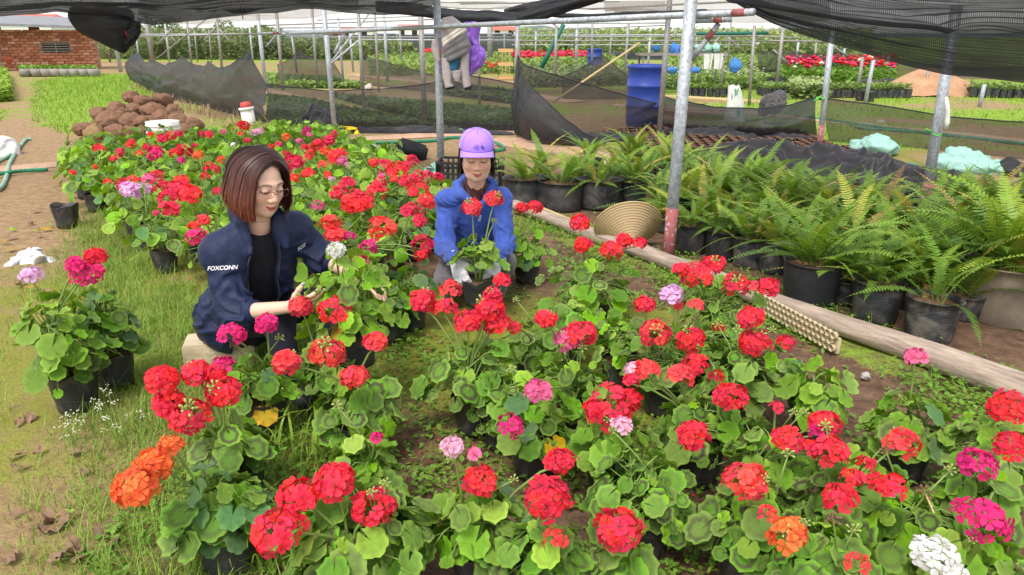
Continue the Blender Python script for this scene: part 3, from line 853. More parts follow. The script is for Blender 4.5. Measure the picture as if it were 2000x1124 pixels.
def head_cluster_mesh(col, seed, n=17):
    """a whole umbel of florets as one mesh of unit radius, for the plants further back"""
    rs = random.Random(seed); vs, fs, uv = [], [], []
    for d in fib_dirs(n, 1.0, -0.5):
        d = (d+Vector((rs.uniform(-.3, .3), rs.uniform(-.3, .3), rs.uniform(-.3, .3)))).normalized()
        if rs.random() < 0.08: continue
        m = orient(d+Vector((0, 0, 0.25)), rs.uniform(0, 6), rs.uniform(0.34, 0.54), d*rs.uniform(0.62, 0.92)*Vector((1, 1, 0.86)).length/1.65)
        sv, sf, su = FLORET_SHAPES[rs.randrange(5)]
        b = len(vs); vs += [m @ Vector(p) for p in sv]; uv += su
        fs += [tuple(b+i for i in f) for f in sf]
    me = bpy.data.meshes.new('flower_head'); me.from_pydata(vs, [], fs); me.materials.append(M['petal_'+col])
    ul = me.uv_layers.new(name='UVMap')
    for l in me.loops: ul.data[l.index].uv = uv[l.vertex_index]
    me.polygons.foreach_set('use_smooth', [True]*len(me.polygons)); me.update(); return me
HEAD = {c: [head_cluster_mesh(c, 60+s) for s in range(5)] for c in PETALS}

def pot_mesh(seed, r0=0.066, r1=0.084, h=0.15):
    rs = random.Random(seed); ph = [rs.uniform(0, 6) for _ in range(4)]
    def wob(a, i):
        k = 0.012 if i < 4 else 0.03
        return k*math.sin(3*a+ph[0])+k*0.8*math.sin(5*a+ph[1])+0.010*math.sin(9*a+ph[2]+i)
    n = 22
    mb = MB(); prof = [(r0*0.5, 0.0), (r0, 0.004), (r0*1.02, 0.03), (r0+(r1-r0)*0.5, h*0.5), (r1, h*0.97), (r1*1.025, h), (r1*0.985, h*0.995), (r1*0.94, h*0.8)]
    mb.lathe(prof, n, wob=wob)
    vs = [list(v) for v in mb.v]
    for i in range(len(vs)):                   # the rim of a grow bag waves up and down
        k = i//n
        if k >= 4:
            a = 2*PI*(i % n)/n; vs[i][2] += h*(0.05*math.sin(2*a+ph[3])+0.035*math.sin(5*a+ph[0]))
    mb.v = [tuple(v) for v in vs]
    return mb.mesh('grow_bag', M['bag'])
POTS = [pot_mesh(s) for s in range(4)]
def soil_mesh(r=0.080, seed=0):
    rs = random.Random(seed); mb = MB(); n = 14
    vs = [(0, 0, 0.006)]
    for q, f in enumerate((0.55, 1.0)):
        for k in range(n):
            a = 2*PI*k/n; vs.append((r*f*math.cos(a), r*f*math.sin(a), rs.uniform(-0.006, 0.008)))
    fs = [(0, 1+k, 1+(k+1) % n) for k in range(n)]+[(1+k, 1+n+k, 1+n+(k+1) % n, 1+(k+1) % n) for k in range(n)]
    mb.add(vs, fs); return mb.mesh('pot_soil', M['pot_soil'])
SOIL = soil_mesh()
def bud_cluster_mesh(seed, mat):
    rs = random.Random(seed); mb = MB()
    for d in fib_dirs(11, 1, -0.4):
        e = d*rs.uniform(0.7, 1.1); q = d*0.15
        mb.tube([q, e*0.55, e*0.72, e*0.92, e], [0.05, 0.05, 0.14, 0.14, 0.03], 5, caps=False)
    return mb.mesh('bud_cluster', mat)
BUDS = [bud_cluster_mesh(s, M['bud']) for s in range(2)]
FADED = [bud_cluster_mesh(s+5, M['faded']) for s in range(2)]

MIXES = {
    'zoned': (('zoned', 6), ('soft', 2), ('lime', 1)),
    'soft': (('soft', 5), ('zoned', 2), ('plain', 2), ('lime', 1)),
    'plain': (('plain', 7), ('soft', 2), ('blue', 1)),
    'blue': (('blue', 5), ('soft', 3), ('plain', 2)),
    'lime': (('lime', 5), ('plain', 4), ('soft', 1)),
    'bed': (('plain', 5), ('soft', 4), ('lime', 2), ('blue', 2), ('zoned', 1)),
}
def pick(rs, mix):
    tot = sum(w for _, w in mix); x = rs.uniform(0, tot)
    for k, w in mix:
        x -= w
        if x <= 0: return k
    return mix[-1][0]

def geranium(loc, R, Hf, n, mixk, seed, flowers=(), label=None, group=None, fine=True, pot_s=1.0, leaf_r=0.0365, lift=0.0,
             buds=0, yellow=0, pot=True, lean=(0, 0), name='potted_geranium', faded=0, pot_h=0.15, phi_k=1.22):
    """loc: base on the ground.  flowers: (local Vector, radius, colour, fullness)"""
    rs = random.Random(seed); mix = MIXES[mixk]; L = LEAF if fine else LEAF_LO
    root = empty(name, loc)
    tag(root, label, 'geranium', group)
    ph = pot_h*pot_s
    if pot:
        p = inst('pot', POTS[rs.randrange(4)], root, rot=(0, 0, rs.uniform(0, 6)), scale=pot_s)
        inst('soil', SOIL, root, loc=(0, 0, ph*0.86), rot=(0, 0, rs.uniform(0, 6)), scale=pot_s)
    stems = MB()
    # two to four fleshy stalks
    tops = []; ns = rs.choice((2, 3, 3, 4)) if fine else 2
    zb = ph*0.8 if pot else 0.0
    for k in range(ns):
        a = rs.uniform(0, 2*PI); b = Vector((0.012*math.cos(a), 0.012*math.sin(a), zb))
        e = Vector((lean[0]+R*0.34*math.cos(a), lean[1]+R*0.34*math.sin(a), zb+Hf*rs.uniform(0.5, 0.75)))
        mid = b.lerp(e, 0.5)+Vector((0, 0, Hf*0.06))
        stems.tube([b, mid, e], [0.0075, 0.007, 0.005], 6 if fine else 4); tops.append((b, mid, e))
    for i in range(n):
        f = (i+0.5)/n
        a = i*2.399963+rs.uniform(-0.4, 0.4)
        phi = math.acos(1-phi_k*f)+rs.uniform(-0.12, 0.12)         # 0 at the top, past the side at the end
        rr = rs.uniform(0.72, 1.06) if rs.random() < 0.72 else rs.uniform(0.35, 0.7)
        sp, cp = math.sin(phi), math.cos(phi)
        c = Vector((lean[0]*max(0, cp)+R*rr*sp*math.cos(a), lean[1]*max(0, cp)+R*rr*sp*math.sin(a), zb+Hf*(0.24+0.76*cp*rr)+rs.uniform(-0.02, 0.02)))
        c.z = max(c.z, ph*0.55 if pot else 0.02)
        outv = Vector((math.cos(a), math.sin(a), 0))
        nrm = Vector((0, 0, 1))*rs.uniform(0.45, 1.1)+outv*(0.20+0.75*sp)+Vector((rs.uniform(-.6, .6), rs.uniform(-.6, .6), 0))
        nrm.normalize()
        y = (outv-nrm*outv.dot(nrm)); y = y.normalized() if y.length > 1e-4 else Vector((1, 0, 0))
        q = Quaternion(nrm, rs.uniform(-0.7, 0.7)); y = q @ y
        x = y.cross(nrm)
        s = leaf_r*rs.choice((rs.uniform(0.45, 0.8), rs.uniform(0.75, 1.15), rs.uniform(0.9, 1.3)))*(0.72+0.35*sp)
        m = Matrix(((x.x, y.x, nrm.x), (x.y, y.y, nrm.y), (x.z, y.z, nrm.z))).to_4x4()
        m = Matrix.Translation(c) @ m @ Matrix.Diagonal((s, s, s, 1))
        kind = 'yellow' if i >= n-yellow else pick(rs, mix)
        if phi < 0.5 and rs.random() < 0.35 and kind != 'yellow': kind = 'lime' if mixk != 'blue' else 'plain'
        inst('leaf', rs.choice(L[kind]), root, mat=m)
        b, mid, e = rs.choice(tops); st = b.lerp(e, rs.uniform(0.35, 1.0))
        md = st.lerp(c, 0.55)+Vector((0, 0, 0.018))
        stems.tube([st, md, c-nrm*0.002], [0.0028, 0.0022, 0.0018], 4, caps=False)
    for (fp, fr, fc, full) in flowers:
        fp = Vector(fp); b, mid, e = min(tops, key=lambda q: (q[2]-fp).length)
        base = e.lerp(mid, 0.3)
        if (fp-base).length > 0.02:
            ctrl = base.lerp(fp, 0.5)+Vector((0, 0, 0.03))
            hub = fp-Vector((0, 0, fr*0.35))
            stems.tube([base, base.lerp(ctrl, 0.6), ctrl.lerp(hub, 0.4), hub], [0.0042, 0.0038, 0.0034, 0.003], 6 if fine else 4)
        if fine:
            pd = MB(); fl = []
            nf = max(5, int(full*(8+26*min(1.0, (fr/0.05)**1.6))))
            lo = -0.55 if full > 0.7 else -0.15
            fs_ = 0.0185 if fr > 0.035 else 0.0155
            squash = rs.uniform(0.72, 0.92); tilt = Quaternion((rs.uniform(-1, 1), rs.uniform(-1, 1), 0), rs.uniform(0.0, 0.4))
            lob = [Vector((rs.uniform(-1, 1), rs.uniform(-1, 1), rs.uniform(-.5, 1))).normalized() for _ in range(2)]
            eye = Vector((rs.uniform(-.7, .7), rs.uniform(-.9, .3), .6)).normalized() if full > .85 and rs.random() < .4 else None
            for d in fib_dirs(nf, 1.0, lo):
                d = tilt @ d
                if eye and d.dot(eye) > .92: continue
                if rs.random() < 0.07: continue
                d = (d+Vector((rs.uniform(-.16, .16), rs.uniform(-.16, .16), rs.uniform(-.16, .16)))).normalized()
                pos = Vector((d.x, d.y, d.z*squash))*(fr-fs_*0.35)*rs.uniform(0.82, 1.03)*(1+0.10*max(0, d.dot(lob[0]))-0.13*max(0, d.dot(lob[1])))
                nn = d+Vector((rs.uniform(-.3, .3), rs.uniform(-.3, .3), rs.uniform(-.1, .35)))
                fl.append((orient(nn, rs.uniform(0, 6), fs_*rs.uniform(0.86, 1.2), pos)))
                pd.tube([Vector((0, 0, -fr*0.35)), pos*0.5-Vector((0, 0, fr*0.1)), pos*0.97], [0.0016, 0.0013, 0.0012], 3, caps=False)
            hd = pd.build('flower_head', M['stem'], root, loc=fp)
            if eye: inst('bud_cluster', BUDS[0], hd, loc=eye*fr*.55, scale=fr*.5)
            for m in fl: inst('floret', rs.choice(FLORET['crimson' if fc in ('red', 'scarlet') and rs.random() < .07 else fc]), hd, mat=m)
        else:
            inst('flower_head', rs.choice(HEAD[fc]), root, loc=fp, rot=(rs.uniform(-.4, .4), rs.uniform(-.4, .4), rs.uniform(0, 6)), scale=(fr*1.06, fr*1.06, fr*rs.uniform(0.8, 1.0)))
    for k in range(buds+faded):
        a = rs.uniform(0, 6.28); e = rs.choice(tops)[2]; p = Vector((lean[0]+R*0.6*math.cos(a), lean[1]+R*0.6*math.sin(a), zb+Hf+rs.uniform(0.03, 0.11)))
        stems.tube([e, e.lerp(p, 0.5)+Vector((0, 0, 0.015)), p], [0.003, 0.0026, 0.002], 5)
        inst('bud_cluster', rs.choice(BUDS if k < buds else FADED), root, loc=p, rot=(rs.uniform(-.4, .4), rs.uniform(-.4, .4), rs.uniform(0, 6)), scale=rs.uniform(0.014, 0.022))
    stems.build('stems', M['stem'], root)
    return root

# ------------------------------------------------------------------ foreground plants, one entry each
# key: foliage centre px, width px, height of foliage centre, leaf mix, leaves, extras, label
FG = {
 'left':   ((122, 645), 185, 0.33, 'plain', 46, dict(pot_s=1.10, leaf_r=0.040, Hx=0.36), 'pink and red geranium in black bag, nearest of the two standing alone at left'),
 'left2':  ((202, 605), 125, 0.34, 'blue', 30, dict(leaf_r=0.039, Hx=0.36), 'leafy geranium half hidden behind the lone pink one at left'),
 'orange': ((428, 955), 205, 0.25, 'blue', 54, dict(leaf_r=0.039), 'orange geranium with blue green leaves at front left'),
 'redleft':((455, 862), 160, 0.22, 'zoned', 30, dict(leaf_r=0.036), 'geranium with a ring of big red heads left of the seated woman'),
 'mag1':   ((510, 735), 150, 0.24, 'plain', 26, dict(faded=1, yellow=2, buds=1), 'magenta geranium at the knees of the woman in navy'),
 'cen1':   ((695, 765), 190, 0.25, 'zoned', 44, dict(buds=1), 'red zoned-leaf geranium in front of the two women, left of the mossy gap'),
 'heldby': ((688, 572), 190, 0.49, 'lime', 36, dict(yellow=1, leaf_r=0.044, lift=0.20, Hx=0.34), 'white-flowered geranium the woman in navy reaches into'),
 'kneered':((640, 668), 150, 0.31, 'zoned', 24, dict(), 'red geranium under the open hand of the woman in navy'),
 'front1': ((700, 1045), 330, 0.23, 'zoned', 66, dict(buds=2, leaf_r=0.042), 'large zoned-leaf geranium with four red heads at the bottom edge, left of centre'),
 'mag2':   ((705, 905), 165, 0.22, 'plain', 30, dict(buds=1), 'bright green geranium with one magenta floret behind the front red heads'),
 'front2': ((940, 1005), 230, 0.23, 'plain', 46, dict(buds=2, yellow=1), 'bright leaved geranium with pale pink and red heads at the front middle'),
 'front2b':((1065, 1090), 190, 0.20, 'zoned', 38, dict(buds=1), 'zoned-leaf geranium with loose red head at the middle of the bottom edge'),
 'mid1':   ((925, 715), 215, 0.26, 'zoned', 46, dict(buds=2, yellow=1), 'broad geranium with a mass of red heads before the woman in blue'),
 'mid2':   ((1110, 735), 200, 0.25, 'soft', 40, dict(buds=2), 'geranium with red and pink heads in the middle of the front bed'),
 'mid3':   ((1045, 830), 190, 0.18, 'plain', 26, dict(yellow=1, buds=1), 'geranium with half faded pink heads low in the middle of the front bed'),
 'back1':  ((1160, 545), 225, 0.26, 'soft', 46, dict(yellow=1, buds=1), 'geranium in the back row of the front bed, before the straw hat'),
 'small1': ((1030, 470), 120, 0.26, 'plain', 26, dict(leaf_r=0.032), 'flowerless light green geranium beside the woman in blue'),
 'back2':  ((1400, 600), 200, 0.25, 'zoned', 38, dict(buds=2), 'geranium with dense red heads against the log, below the steel post'),
 'right1': ((1300, 690), 200, 0.24, 'zoned', 40, dict(buds=2), 'red and lilac geranium left of the perforated cream strip'),
 'right2': ((1455, 720), 210, 0.23, 'zoned', 42, dict(buds=3), 'geranium with red heads on tall stalks beside the perforated cream strip'),
 'cen2':   ((1200, 865), 190, 0.20, 'plain', 34, dict(buds=1), 'geranium with a spreading red head and pale pink florets at the centre'),
 'cen3':   ((1255, 925), 225, 0.26, 'zoned', 52, dict(yellow=1, buds=1), 'zoned-leaf geranium in a ribbed black pot above the bare front patch'),
 'cen4':   ((1370, 820), 190, 0.22, 'soft', 38, dict(), 'geranium with single red heads right of centre'),
 'front3': ((1215, 1100), 115, 0.20, 'zoned', 26, dict(), 'geranium with one very large round red head at the bottom edge'),
 'front4': ((1475, 1000), 215, 0.23, 'zoned', 50, dict(buds=2), 'geranium with a wide red head beside the bare front patch'),
 'rt1':    ((1500, 885), 200, 0.22, 'soft', 36, dict(buds=2), 'geranium with loose scarlet heads right of centre'),
 'rt2':    ((1600, 770), 150, 0.20, 'lime', 22, dict(leaf_r=0.042), 'yellow green flowerless geranium beside the weedy strip'),
 'rt3':    ((1785, 785), 165, 0.28, 'plain', 30, dict(pot_s=0.98), 'geranium with one pink head in a black bag below the log'),
 'rt4':    ((1665, 940), 230, 0.23, 'zoned', 46, dict(buds=3), 'geranium with drooping red heads at the right of the front bed'),
 'rt5':    ((1610, 1065), 230, 0.24, 'zoned', 46, dict(buds=2, faded=1), 'orange-headed zoned geranium at bottom right'),
 'rt6':    ((1770, 1000), 210, 0.22, 'zoned', 42, dict(buds=1, faded=1), 'zoned geranium with a long bent dry stalk at bottom right'),
 'rt7':    ((1915, 1085), 210, 0.25, 'lime', 40, dict(buds=1), 'bright green white-flowered geranium in the bottom right corner'),
 'rt8':    ((1915, 955), 170, 0.22, 'soft', 32, dict(), 'magenta geranium at the right edge'),
 'add1':   ((1042, 655), 150, 0.25, 'zoned', 26, dict(buds=1), 'zoned flowerless geranium filling the gap behind the pink heads in the middle'),
 'add2':   ((1215, 650), 160, 0.24, 'soft', 28, dict(yellow=1), 'flowerless geranium in black pot between the back row and the red heads'),
 'add3':   ((1110, 610), 150, 0.24, 'zoned', 26, dict(), 'low zoned geranium just in front of the back row plant'),
 'add4':   ((1390, 690), 150, 0.22, 'zoned', 26, dict(buds=1), 'zoned geranium between the two red plants by the perforated strip'),
 'add5':   ((985, 760), 150, 0.22, 'zoned', 26, dict(yellow=1), 'zoned geranium with drooping leaves below the mass of red heads'),
 'add6':   ((800, 560), 130, 0.22, 'blue', 24, dict(), 'dark leafy geranium low between the two women'),
 'add7':   ((760, 590), 110, 0.20, 'plain', 20, dict(), 'green geranium right of the plant the seated woman holds'),
 'rt9':    ((1945, 850), 170, 0.24, 'soft', 32, dict(), 'red geranium at the right edge, below the end of the log'),
}
FGF = [  # px, py, diameter px, colour, plant, fullness
 (168, 535, 62, 'magenta', 'left', .8), (187, 502, 42, 'red', 'left', .9), (148, 518, 40, 'magenta', 'left', .7), (62, 538, 46, 'lilac', 'left', .5),
 (318, 740, 66, 'red', 'redleft', 1), (330, 785, 64, 'red', 'redleft', 1), (368, 815, 84, 'red', 'redleft', 1), (385, 728, 58, 'red', 'redleft', .9), (438, 765, 72, 'red', 'redleft', 1), (418, 732, 46, 'red', 'redleft', .9),
 (265, 952, 92, 'orange', 'orange', 1), (300, 905, 74, 'orange', 'orange', .9), (335, 872, 52, 'orange', 'orange', .6),
 (452, 654, 60, 'magenta', 'mag1', .7), (521, 631, 46, 'magenta', 'mag1', .8), (437, 716, 46, 'magenta', 'mag1', .5),
 (641, 689, 76, 'scarlet', 'cen1', 1), (560, 709, 58, 'scarlet', 'cen1', 1), (694, 737, 56, 'scarlet', 'cen1', .8), (733, 669, 50, 'scarlet', 'cen1', 1),
 (1020, 406, 28, 'red', 'small1', .8), (1046, 404, 30, 'red', 'small1', .8),
 (655, 489, 36, 'white', 'heldby', .9), (1470, 560, 30, 'scarlet', 'back2', .5), (1690, 905, 34, 'red', 'rt4', .5), (1585, 875, 40, 'red', 'rt1', .6), (1232, 745, 34, 'red', 'cen4', .5), (1165, 800, 50, 'red', 'cen2', .8), (1228, 782, 50, 'red', 'cen2', .8), (1005, 640, 26, 'red', 'add1', .5), (1325, 600, 24, 'red', 'right1', .4), (1400, 735, 30, 'crimson', 'add4', .4), (1595, 845, 30, 'magenta', 'rt1', .4),
 (588, 598, 50, 'scarlet', 'kneered', 1), (654, 608, 68, 'red', 'kneered', .9),
 (655, 940, 84, 'red', 'front1', 1), (585, 971, 86, 'red', 'front1', 1), (545, 1037, 112, 'red', 'front1', 1), (728, 992, 92, 'red', 'front1', 1),
 (737, 855, 26, 'magenta', 'mag2', .4),
 (938, 940, 70, 'red', 'front2', .8), (884, 872, 46, 'pale_pink', 'front2', .7), (925, 886, 32, 'pink', 'front2', .35),
 (1068, 973, 98, 'red', 'front2b', 1), (1093, 899, 62, 'red', 'front2', .8), (1084, 1052, 50, 'scarlet', 'front2b', .35),
 (825, 587, 54, 'red', 'mid1', 1), (880, 568, 46, 'scarlet', 'mid1', .5), (868, 605, 50, 'red', 'mid1', .6), (915, 630, 56, 'red', 'mid1', 1), (955, 605, 66, 'red', 'mid1', 1), (968, 630, 58, 'red', 'mid1', 1), (962, 578, 40, 'red', 'mid1', .9), (981, 549, 36, 'red', 'mid1', .6),
 (1066, 622, 42, 'red', 'mid2', 1), (1138, 652, 60, 'red', 'mid2', .9), (1107, 664, 58, 'pink', 'mid2', .9), (1052, 765, 58, 'pink', 'mid2', .7),
 (995, 833, 60, 'magenta', 'mid3', .4),
 (1132, 436, 40, 'red', 'back1', 1), (1138, 479, 36, 'red', 'back1', .8), (1194, 489, 46, 'red', 'back1', .9), (1219, 470, 34, 'red', 'back1', .9), (1249, 476, 28, 'red', 'back1', .6),
 (1362, 537, 66, 'red', 'back2', 1), (1394, 516, 46, 'red', 'back2', 1), (1437, 557, 56, 'red', 'back2', 1), (1501, 562, 46, 'red', 'back2', .9), (1330, 527, 34, 'red', 'back2', .7),
 (1279, 651, 64, 'scarlet', 'right1', 1), (1257, 594, 42, 'red', 'right1', .9), (1311, 576, 48, 'lilac', 'right1', .8), (1358, 598, 34, 'scarlet', 'right1', .5), (1351, 664, 58, 'red', 'right1', 1), (1403, 640, 26, 'crimson', 'right1', .4),
 (1464, 622, 54, 'red', 'right2', 1), (1474, 669, 66, 'red', 'right2', .9), (1535, 670, 38, 'red', 'right2', .5), (1425, 776, 70, 'red', 'right2', .9), (1358, 712, 54, 'red', 'right1', .9),
 (1326, 739, 58, 'scarlet', 'cen4', .7), (1262, 724, 54, 'scarlet', 'cen4', .7), (1238, 722, 40, 'pale_pink', 'cen4', .5), (1353, 850, 66, 'red', 'cen4', .8),
 (1195, 797, 104, 'red', 'cen2', .9), (1214, 832, 44, 'pale_pink', 'cen2', .6),
 (1209, 1036, 98, 'red', 'front3', 1),
 (1456, 941, 92, 'scarlet', 'front4', .95), (1498, 1003, 40, 'scarlet', 'front4', .35),
 (1540, 858, 62, 'red', 'rt1', .5), (1612, 829, 66, 'red', 'rt1', .7), (1620, 884, 76, 'red', 'rt1', .7), (1515, 795, 30, 'red', 'rt1', .4),
 (1788, 697, 44, 'pink', 'rt3', .6),
 (1640, 972, 72, 'red', 'rt4', .6), (1662, 935, 50, 'red', 'rt4', .5), (1742, 953, 62, 'red', 'rt4', .5), (1762, 865, 70, 'scarlet', 'rt4', .6), (1712, 938, 40, 'red', 'rt4', .5),
 (1542, 1046, 78, 'orange', 'rt5', .9), (1676, 1102, 50, 'scarlet', 'rt5', .3),
 (1820, 1084, 88, 'white', 'rt7', .9), (1868, 1122, 40, 'white', 'rt7', .5),
 (1905, 907, 76, 'magenta', 'rt8', .5), (1916, 1015, 104, 'magenta', 'rt8', .7),
 (1972, 800, 80, 'red', 'rt9', .95), (1975, 872, 64, 'red', 'rt9', .7),
]
FG_LOC = {}
for key, (c, w, zc, mix, n, kw, lab) in FG.items():
    FG_LOC[key] = G(c[0], c[1], zc)
for i, (key, (c, w, zc, mix, n, kw, lab)) in enumerate(FG.items()):
    p = FG_LOC[key]; base = Vector((p.x, p.y, ground_h(np.array([p.x]), np.array([p.y]))[0]+kw.get('lift', 0)))
    R = w/2/pxm(p)*0.93
    fl = []
    for px, py, d, colr, pk, full in FGF:
        if pk != key: continue
        q = at(px, py, base.y-R*0.15+((px*7+py*3) % 11-5)*0.01)
        zl, zh = zc+0.13, zc+0.27
        if q.z < zl: q = G(px, py, zl)
        elif q.z > zh: q = G(px, py, zh)
        fl.append((q-base, d/2/pxm(q)*1.04, colr, full))
    kw = dict(kw); Hx = kw.pop('Hx', None)
    geranium(base, R, Hx or min(0.28, max(0.18, R*1.25)), int(n*1.75), mix, 100+i, fl, lab, 'geraniums of the front bed', True, **kw)

# ------------------------------------------------------------------ the crowded bed behind
BED = [(-2.02, 4.22), (-3.20, 5.65), (-4.45, 7.3), (-4.75, 8.3), (-4.3, 9.0), (-3.4, 9.5), (-2.55, 9.9), (-1.9, 8.8), (-1.1, 7.0), (-0.52, 5.9), (-0.42, 4.35), (-0.50, 3.80), (-0.80, 3.66), (-1.5, 3.95)]
def inside(x, y, poly):
    c = False; j = len(poly)-1
    for i in range(len(poly)):
        xi, yi = poly[i]; xj, yj = poly[j]
        if (yi > y) != (yj > y) and x < (xj-xi)*(y-yi)/(yj-yi)+xi: c = not c
        j = i
    return c
rb = random.Random(5); bed = []
sp = 0.335
for r in range(24):
    for k in range(24):
        x = -5.2+k*sp+(r % 2)*sp*0.5+rb.uniform(-.05, .05); y = 3.8+r*sp*0.86+rb.uniform(-.05, .05)
        if not inside(x, y, BED): continue
        if math.hypot(x+1.05, y-3.1) < 0.50 or math.hypot(x+0.22, y-4.1) < 0.40: continue
        bed.append(dict(p=Vector((x, y, 0)), f=[]))
BF = [  # px, py, diameter, colour
 (193,290,22,'red'),(236,297,18,'red'),(256,283,16,'red'),(287,289,20,'red'),(307,291,16,'red'),(304,303,28,'magenta'),(359,296,32,'crimson'),(355,314,16,'magenta'),(387,303,20,'orange'),(432,312,15,'orange'),
 (413,330,26,'red'),(142,337,12,'red'),(305,342,24,'red'),(252,370,34,'lilac'),(276,372,34,'lilac'),(290,351,26,'pink'),(238,360,24,'red'),(258,356,26,'scarlet'),(312,364,34,'red'),(346,372,44,'red'),(372,380,44,'red'),(355,355,30,'red'),(330,382,36,'red'),
 (332,408,34,'red'),(398,430,24,'scarlet'),(378,442,20,'red'),(383,463,38,'magenta'),(425,375,20,'red'),(305,416,12,'magenta'),(210,355,14,'scarlet'),(186,327,12,'orange'),
 (258,278,14,'red'),(295,263,14,'red'),(318,271,22,'red'),(334,266,18,'red'),(350,262,16,'red'),(393,262,14,'red'),(408,263,16,'red'),(436,258,12,'pink'),(476,246,22,'red'),(496,259,14,'pale_pink'),(483,275,14,'red'),
 (456,283,10,'white'),(508,256,14,'pale_pink'),(560,268,16,'orange'),(600,256,18,'magenta'),(585,276,14,'pink'),(605,264,12,'pink'),(640,277,28,'red'),(652,262,14,'red'),(620,285,26,'red'),(635,297,20,'red'),(530,287,14,'red'),
 (574,318,36,'red'),(605,303,20,'scarlet'),(660,305,34,'red'),(668,315,22,'pink'),(603,339,26,'red'),(630,322,16,'scarlet'),(657,377,26,'red'),(678,361,32,'red'),(684,398,36,'red'),(716,398,32,'red'),(697,383,30,'red'),(702,402,30,'red'),
 (737,374,36,'red'),(742,358,26,'red'),(621,402,24,'pink'),(752,326,32,'red'),(777,333,36,'red'),(790,326,26,'red'),(730,318,18,'red'),(806,313,24,'red'),(792,355,28,'red'),(815,346,26,'red'),(770,350,18,'scarlet'),(817,371,38,'red'),(832,393,34,'red'),
 (806,413,40,'red'),(818,432,28,'red'),(746,446,52,'scarlet'),(646,437,40,'scarlet'),(655,459,42,'scarlet'),(682,462,24,'magenta'),(720,482,34,'magenta'),(707,513,34,'magenta'),(825,480,40,'crimson'),(822,500,26,'crimson'),(572,348,20,'red'),
 (857,346,20,'red'),(836,345,22,'red'),(648,350,14,'pale_pink'),(679,322,10,'pale_pink'),(640,342,14,'red'),(745,345,16,'pink'),(596,288,16,'red'),(560,300,14,'red'),(470,262,12,'red'),(380,285,12,'red'),(340,300,18,'red'),(272,300,14,'red'),(222,310,14,'red'),(400,345,16,'red'),(545,282,12,'magenta'),
]
for px, py, d, colr in BF:
    q = G(px, py, 0.46); h = min(bed, key=lambda b: (b['p'].xy-q.xy).length)
    h['f'].append((q-h['p'], d/2/pxm(q)*1.12, colr, 1.0))
extra_small = [b for b in bed]
for i, b in enumerate(bed):
    p = b['p']; far = p.y > 6.8
    for (q, r, c, _) in b['f']: pass
    cols = sorted({c for _, _, c, _ in b['f']})
    if not cols:
        wh = ('at the far end of the bed' if p.y > 8.4 else 'along the left edge of the bed' if p.x < -1.9-(p.y-4.2)*0.72 else 'between the two women' if p.y < 5 and p.x > -1.1 else 'behind the seated woman' if p.y < 5.6 else 'along the right edge of the bed' if p.x > -1.5 else 'in the middle of the bed' if p.y < 7.2 else 'in the back half of the bed')
        lab, g = 'leafy flowerless geranium '+wh, 'leafy geraniums in the crowded bed'
    else:
        w = {'red': 'red', 'scarlet': 'red', 'crimson': 'dark red', 'magenta': 'magenta', 'pink': 'pink', 'pale_pink': 'pale pink', 'lilac': 'lilac', 'orange': 'orange', 'white': 'white'}
        names = []
        for c in cols:
            if w[c] not in names: names.append(w[c])
        side = 'far end' if p.y > 8 else ('left side' if p.x < -1.9 else 'right side')
        num = {1: 'one head', 2: 'two heads', 3: 'three heads'}.get(len(b['f']), 'many heads')
        lab = f"{' and '.join(names[:2])} geranium with {num} at {side} of the crowded bed"; g = 'flowering geraniums in the crowded bed'
    geranium(p, rb.uniform(0.19, 0.235), rb.uniform(0.24, 0.32), 34 if not far else 26, 'bed' if rb.random() < 0.8 else 'lime', 500+i, b['f'], lab, g, False,
             leaf_r=rb.uniform(0.037, 0.045) if not far else 0.05, buds=rb.choice((0, 0, 1, 1)) if not far else 0, pot_s=rb.uniform(0.92, 1.02))
# ------------------------------------------------------------------ posts, rails and nets of the shade house
def post(bpx, tpx, r, label, mat='galv', base_paint=0.0, group='steel posts of the shade house', name='steel_post', depth=None, ztop=None):
    b = G(*bpx) if depth is None else at(bpx[0], bpx[1], depth)
    if depth is not None: b.z = max(b.z, 0)
    t = at(tpx[0], tpx[1], b.y)
    if ztop: d = (t-b); t = b+d*((ztop-b.z)/max(d.z, 1e-3))
    o = MB().tube([Vector((0, 0, -0.02)), (t-b)*0.5, t-b], r, 12).build(name, M[mat], loc=b)
    tag(o, label, 'post', group)
    if base_paint:
        d = (t-b).normalized()
        MB().tube([Vector((0, 0, -0.015)), d*base_paint*0.5, d*base_paint], r*1.05, 12).build('painted_base', M['redox'], o)
    return o
def rail(a, b, r, label, mat='galv', group='steel rails of the shade house', name='steel_rail', cat='rail', ends=0.0):
    a, b = Vector(a), Vector(b)
    o = MB().tube([Vector((0, 0, 0)), (b-a)*0.33, (b-a)*0.66, b-a], r, 10).build(name, M[mat], loc=a)
    tag(o, label, cat, group)
    if ends:
        d = (b-a).normalized(); L = (b-a).length
        MB().tube([d*(L-ends-0.05), d*(L-0.05)], r*1.06, 10).build('painted_end', M['redox'], o)
    return o
post((1304, 512), (1350, 0), 0.0375, 'thick galvanised post with red painted foot beside the straw hat', base_paint=0.36, ztop=1.68)
post((862, 352), (853, 0), 0.036, 'galvanised post carrying the grey jacket behind the woman in blue', base_paint=0.22, ztop=1.72)
post((1804, 416), (1866, 30), 0.041, 'leaning grey post with red foot among the right ferns', base_paint=0.26, ztop=1.62)
post((655, 266), (632, 15), 0.036, 'grey post behind the far end of the crowded bed beside the yellow bag', ztop=1.80)
post((1600, 291), (1622, 92), 0.036, 'grey post with green tie between the two right net panels', base_paint=0.30, ztop=1.5)
post((1286, 280), (1308, 0), 0.036, 'grey post directly in front of the large blue drum', 'galv_old', ztop=2.0)
post((830, 240), (822, 40), 0.045, 'weathered post left of the hanging grey jacket', 'galv_old', ztop=1.9)
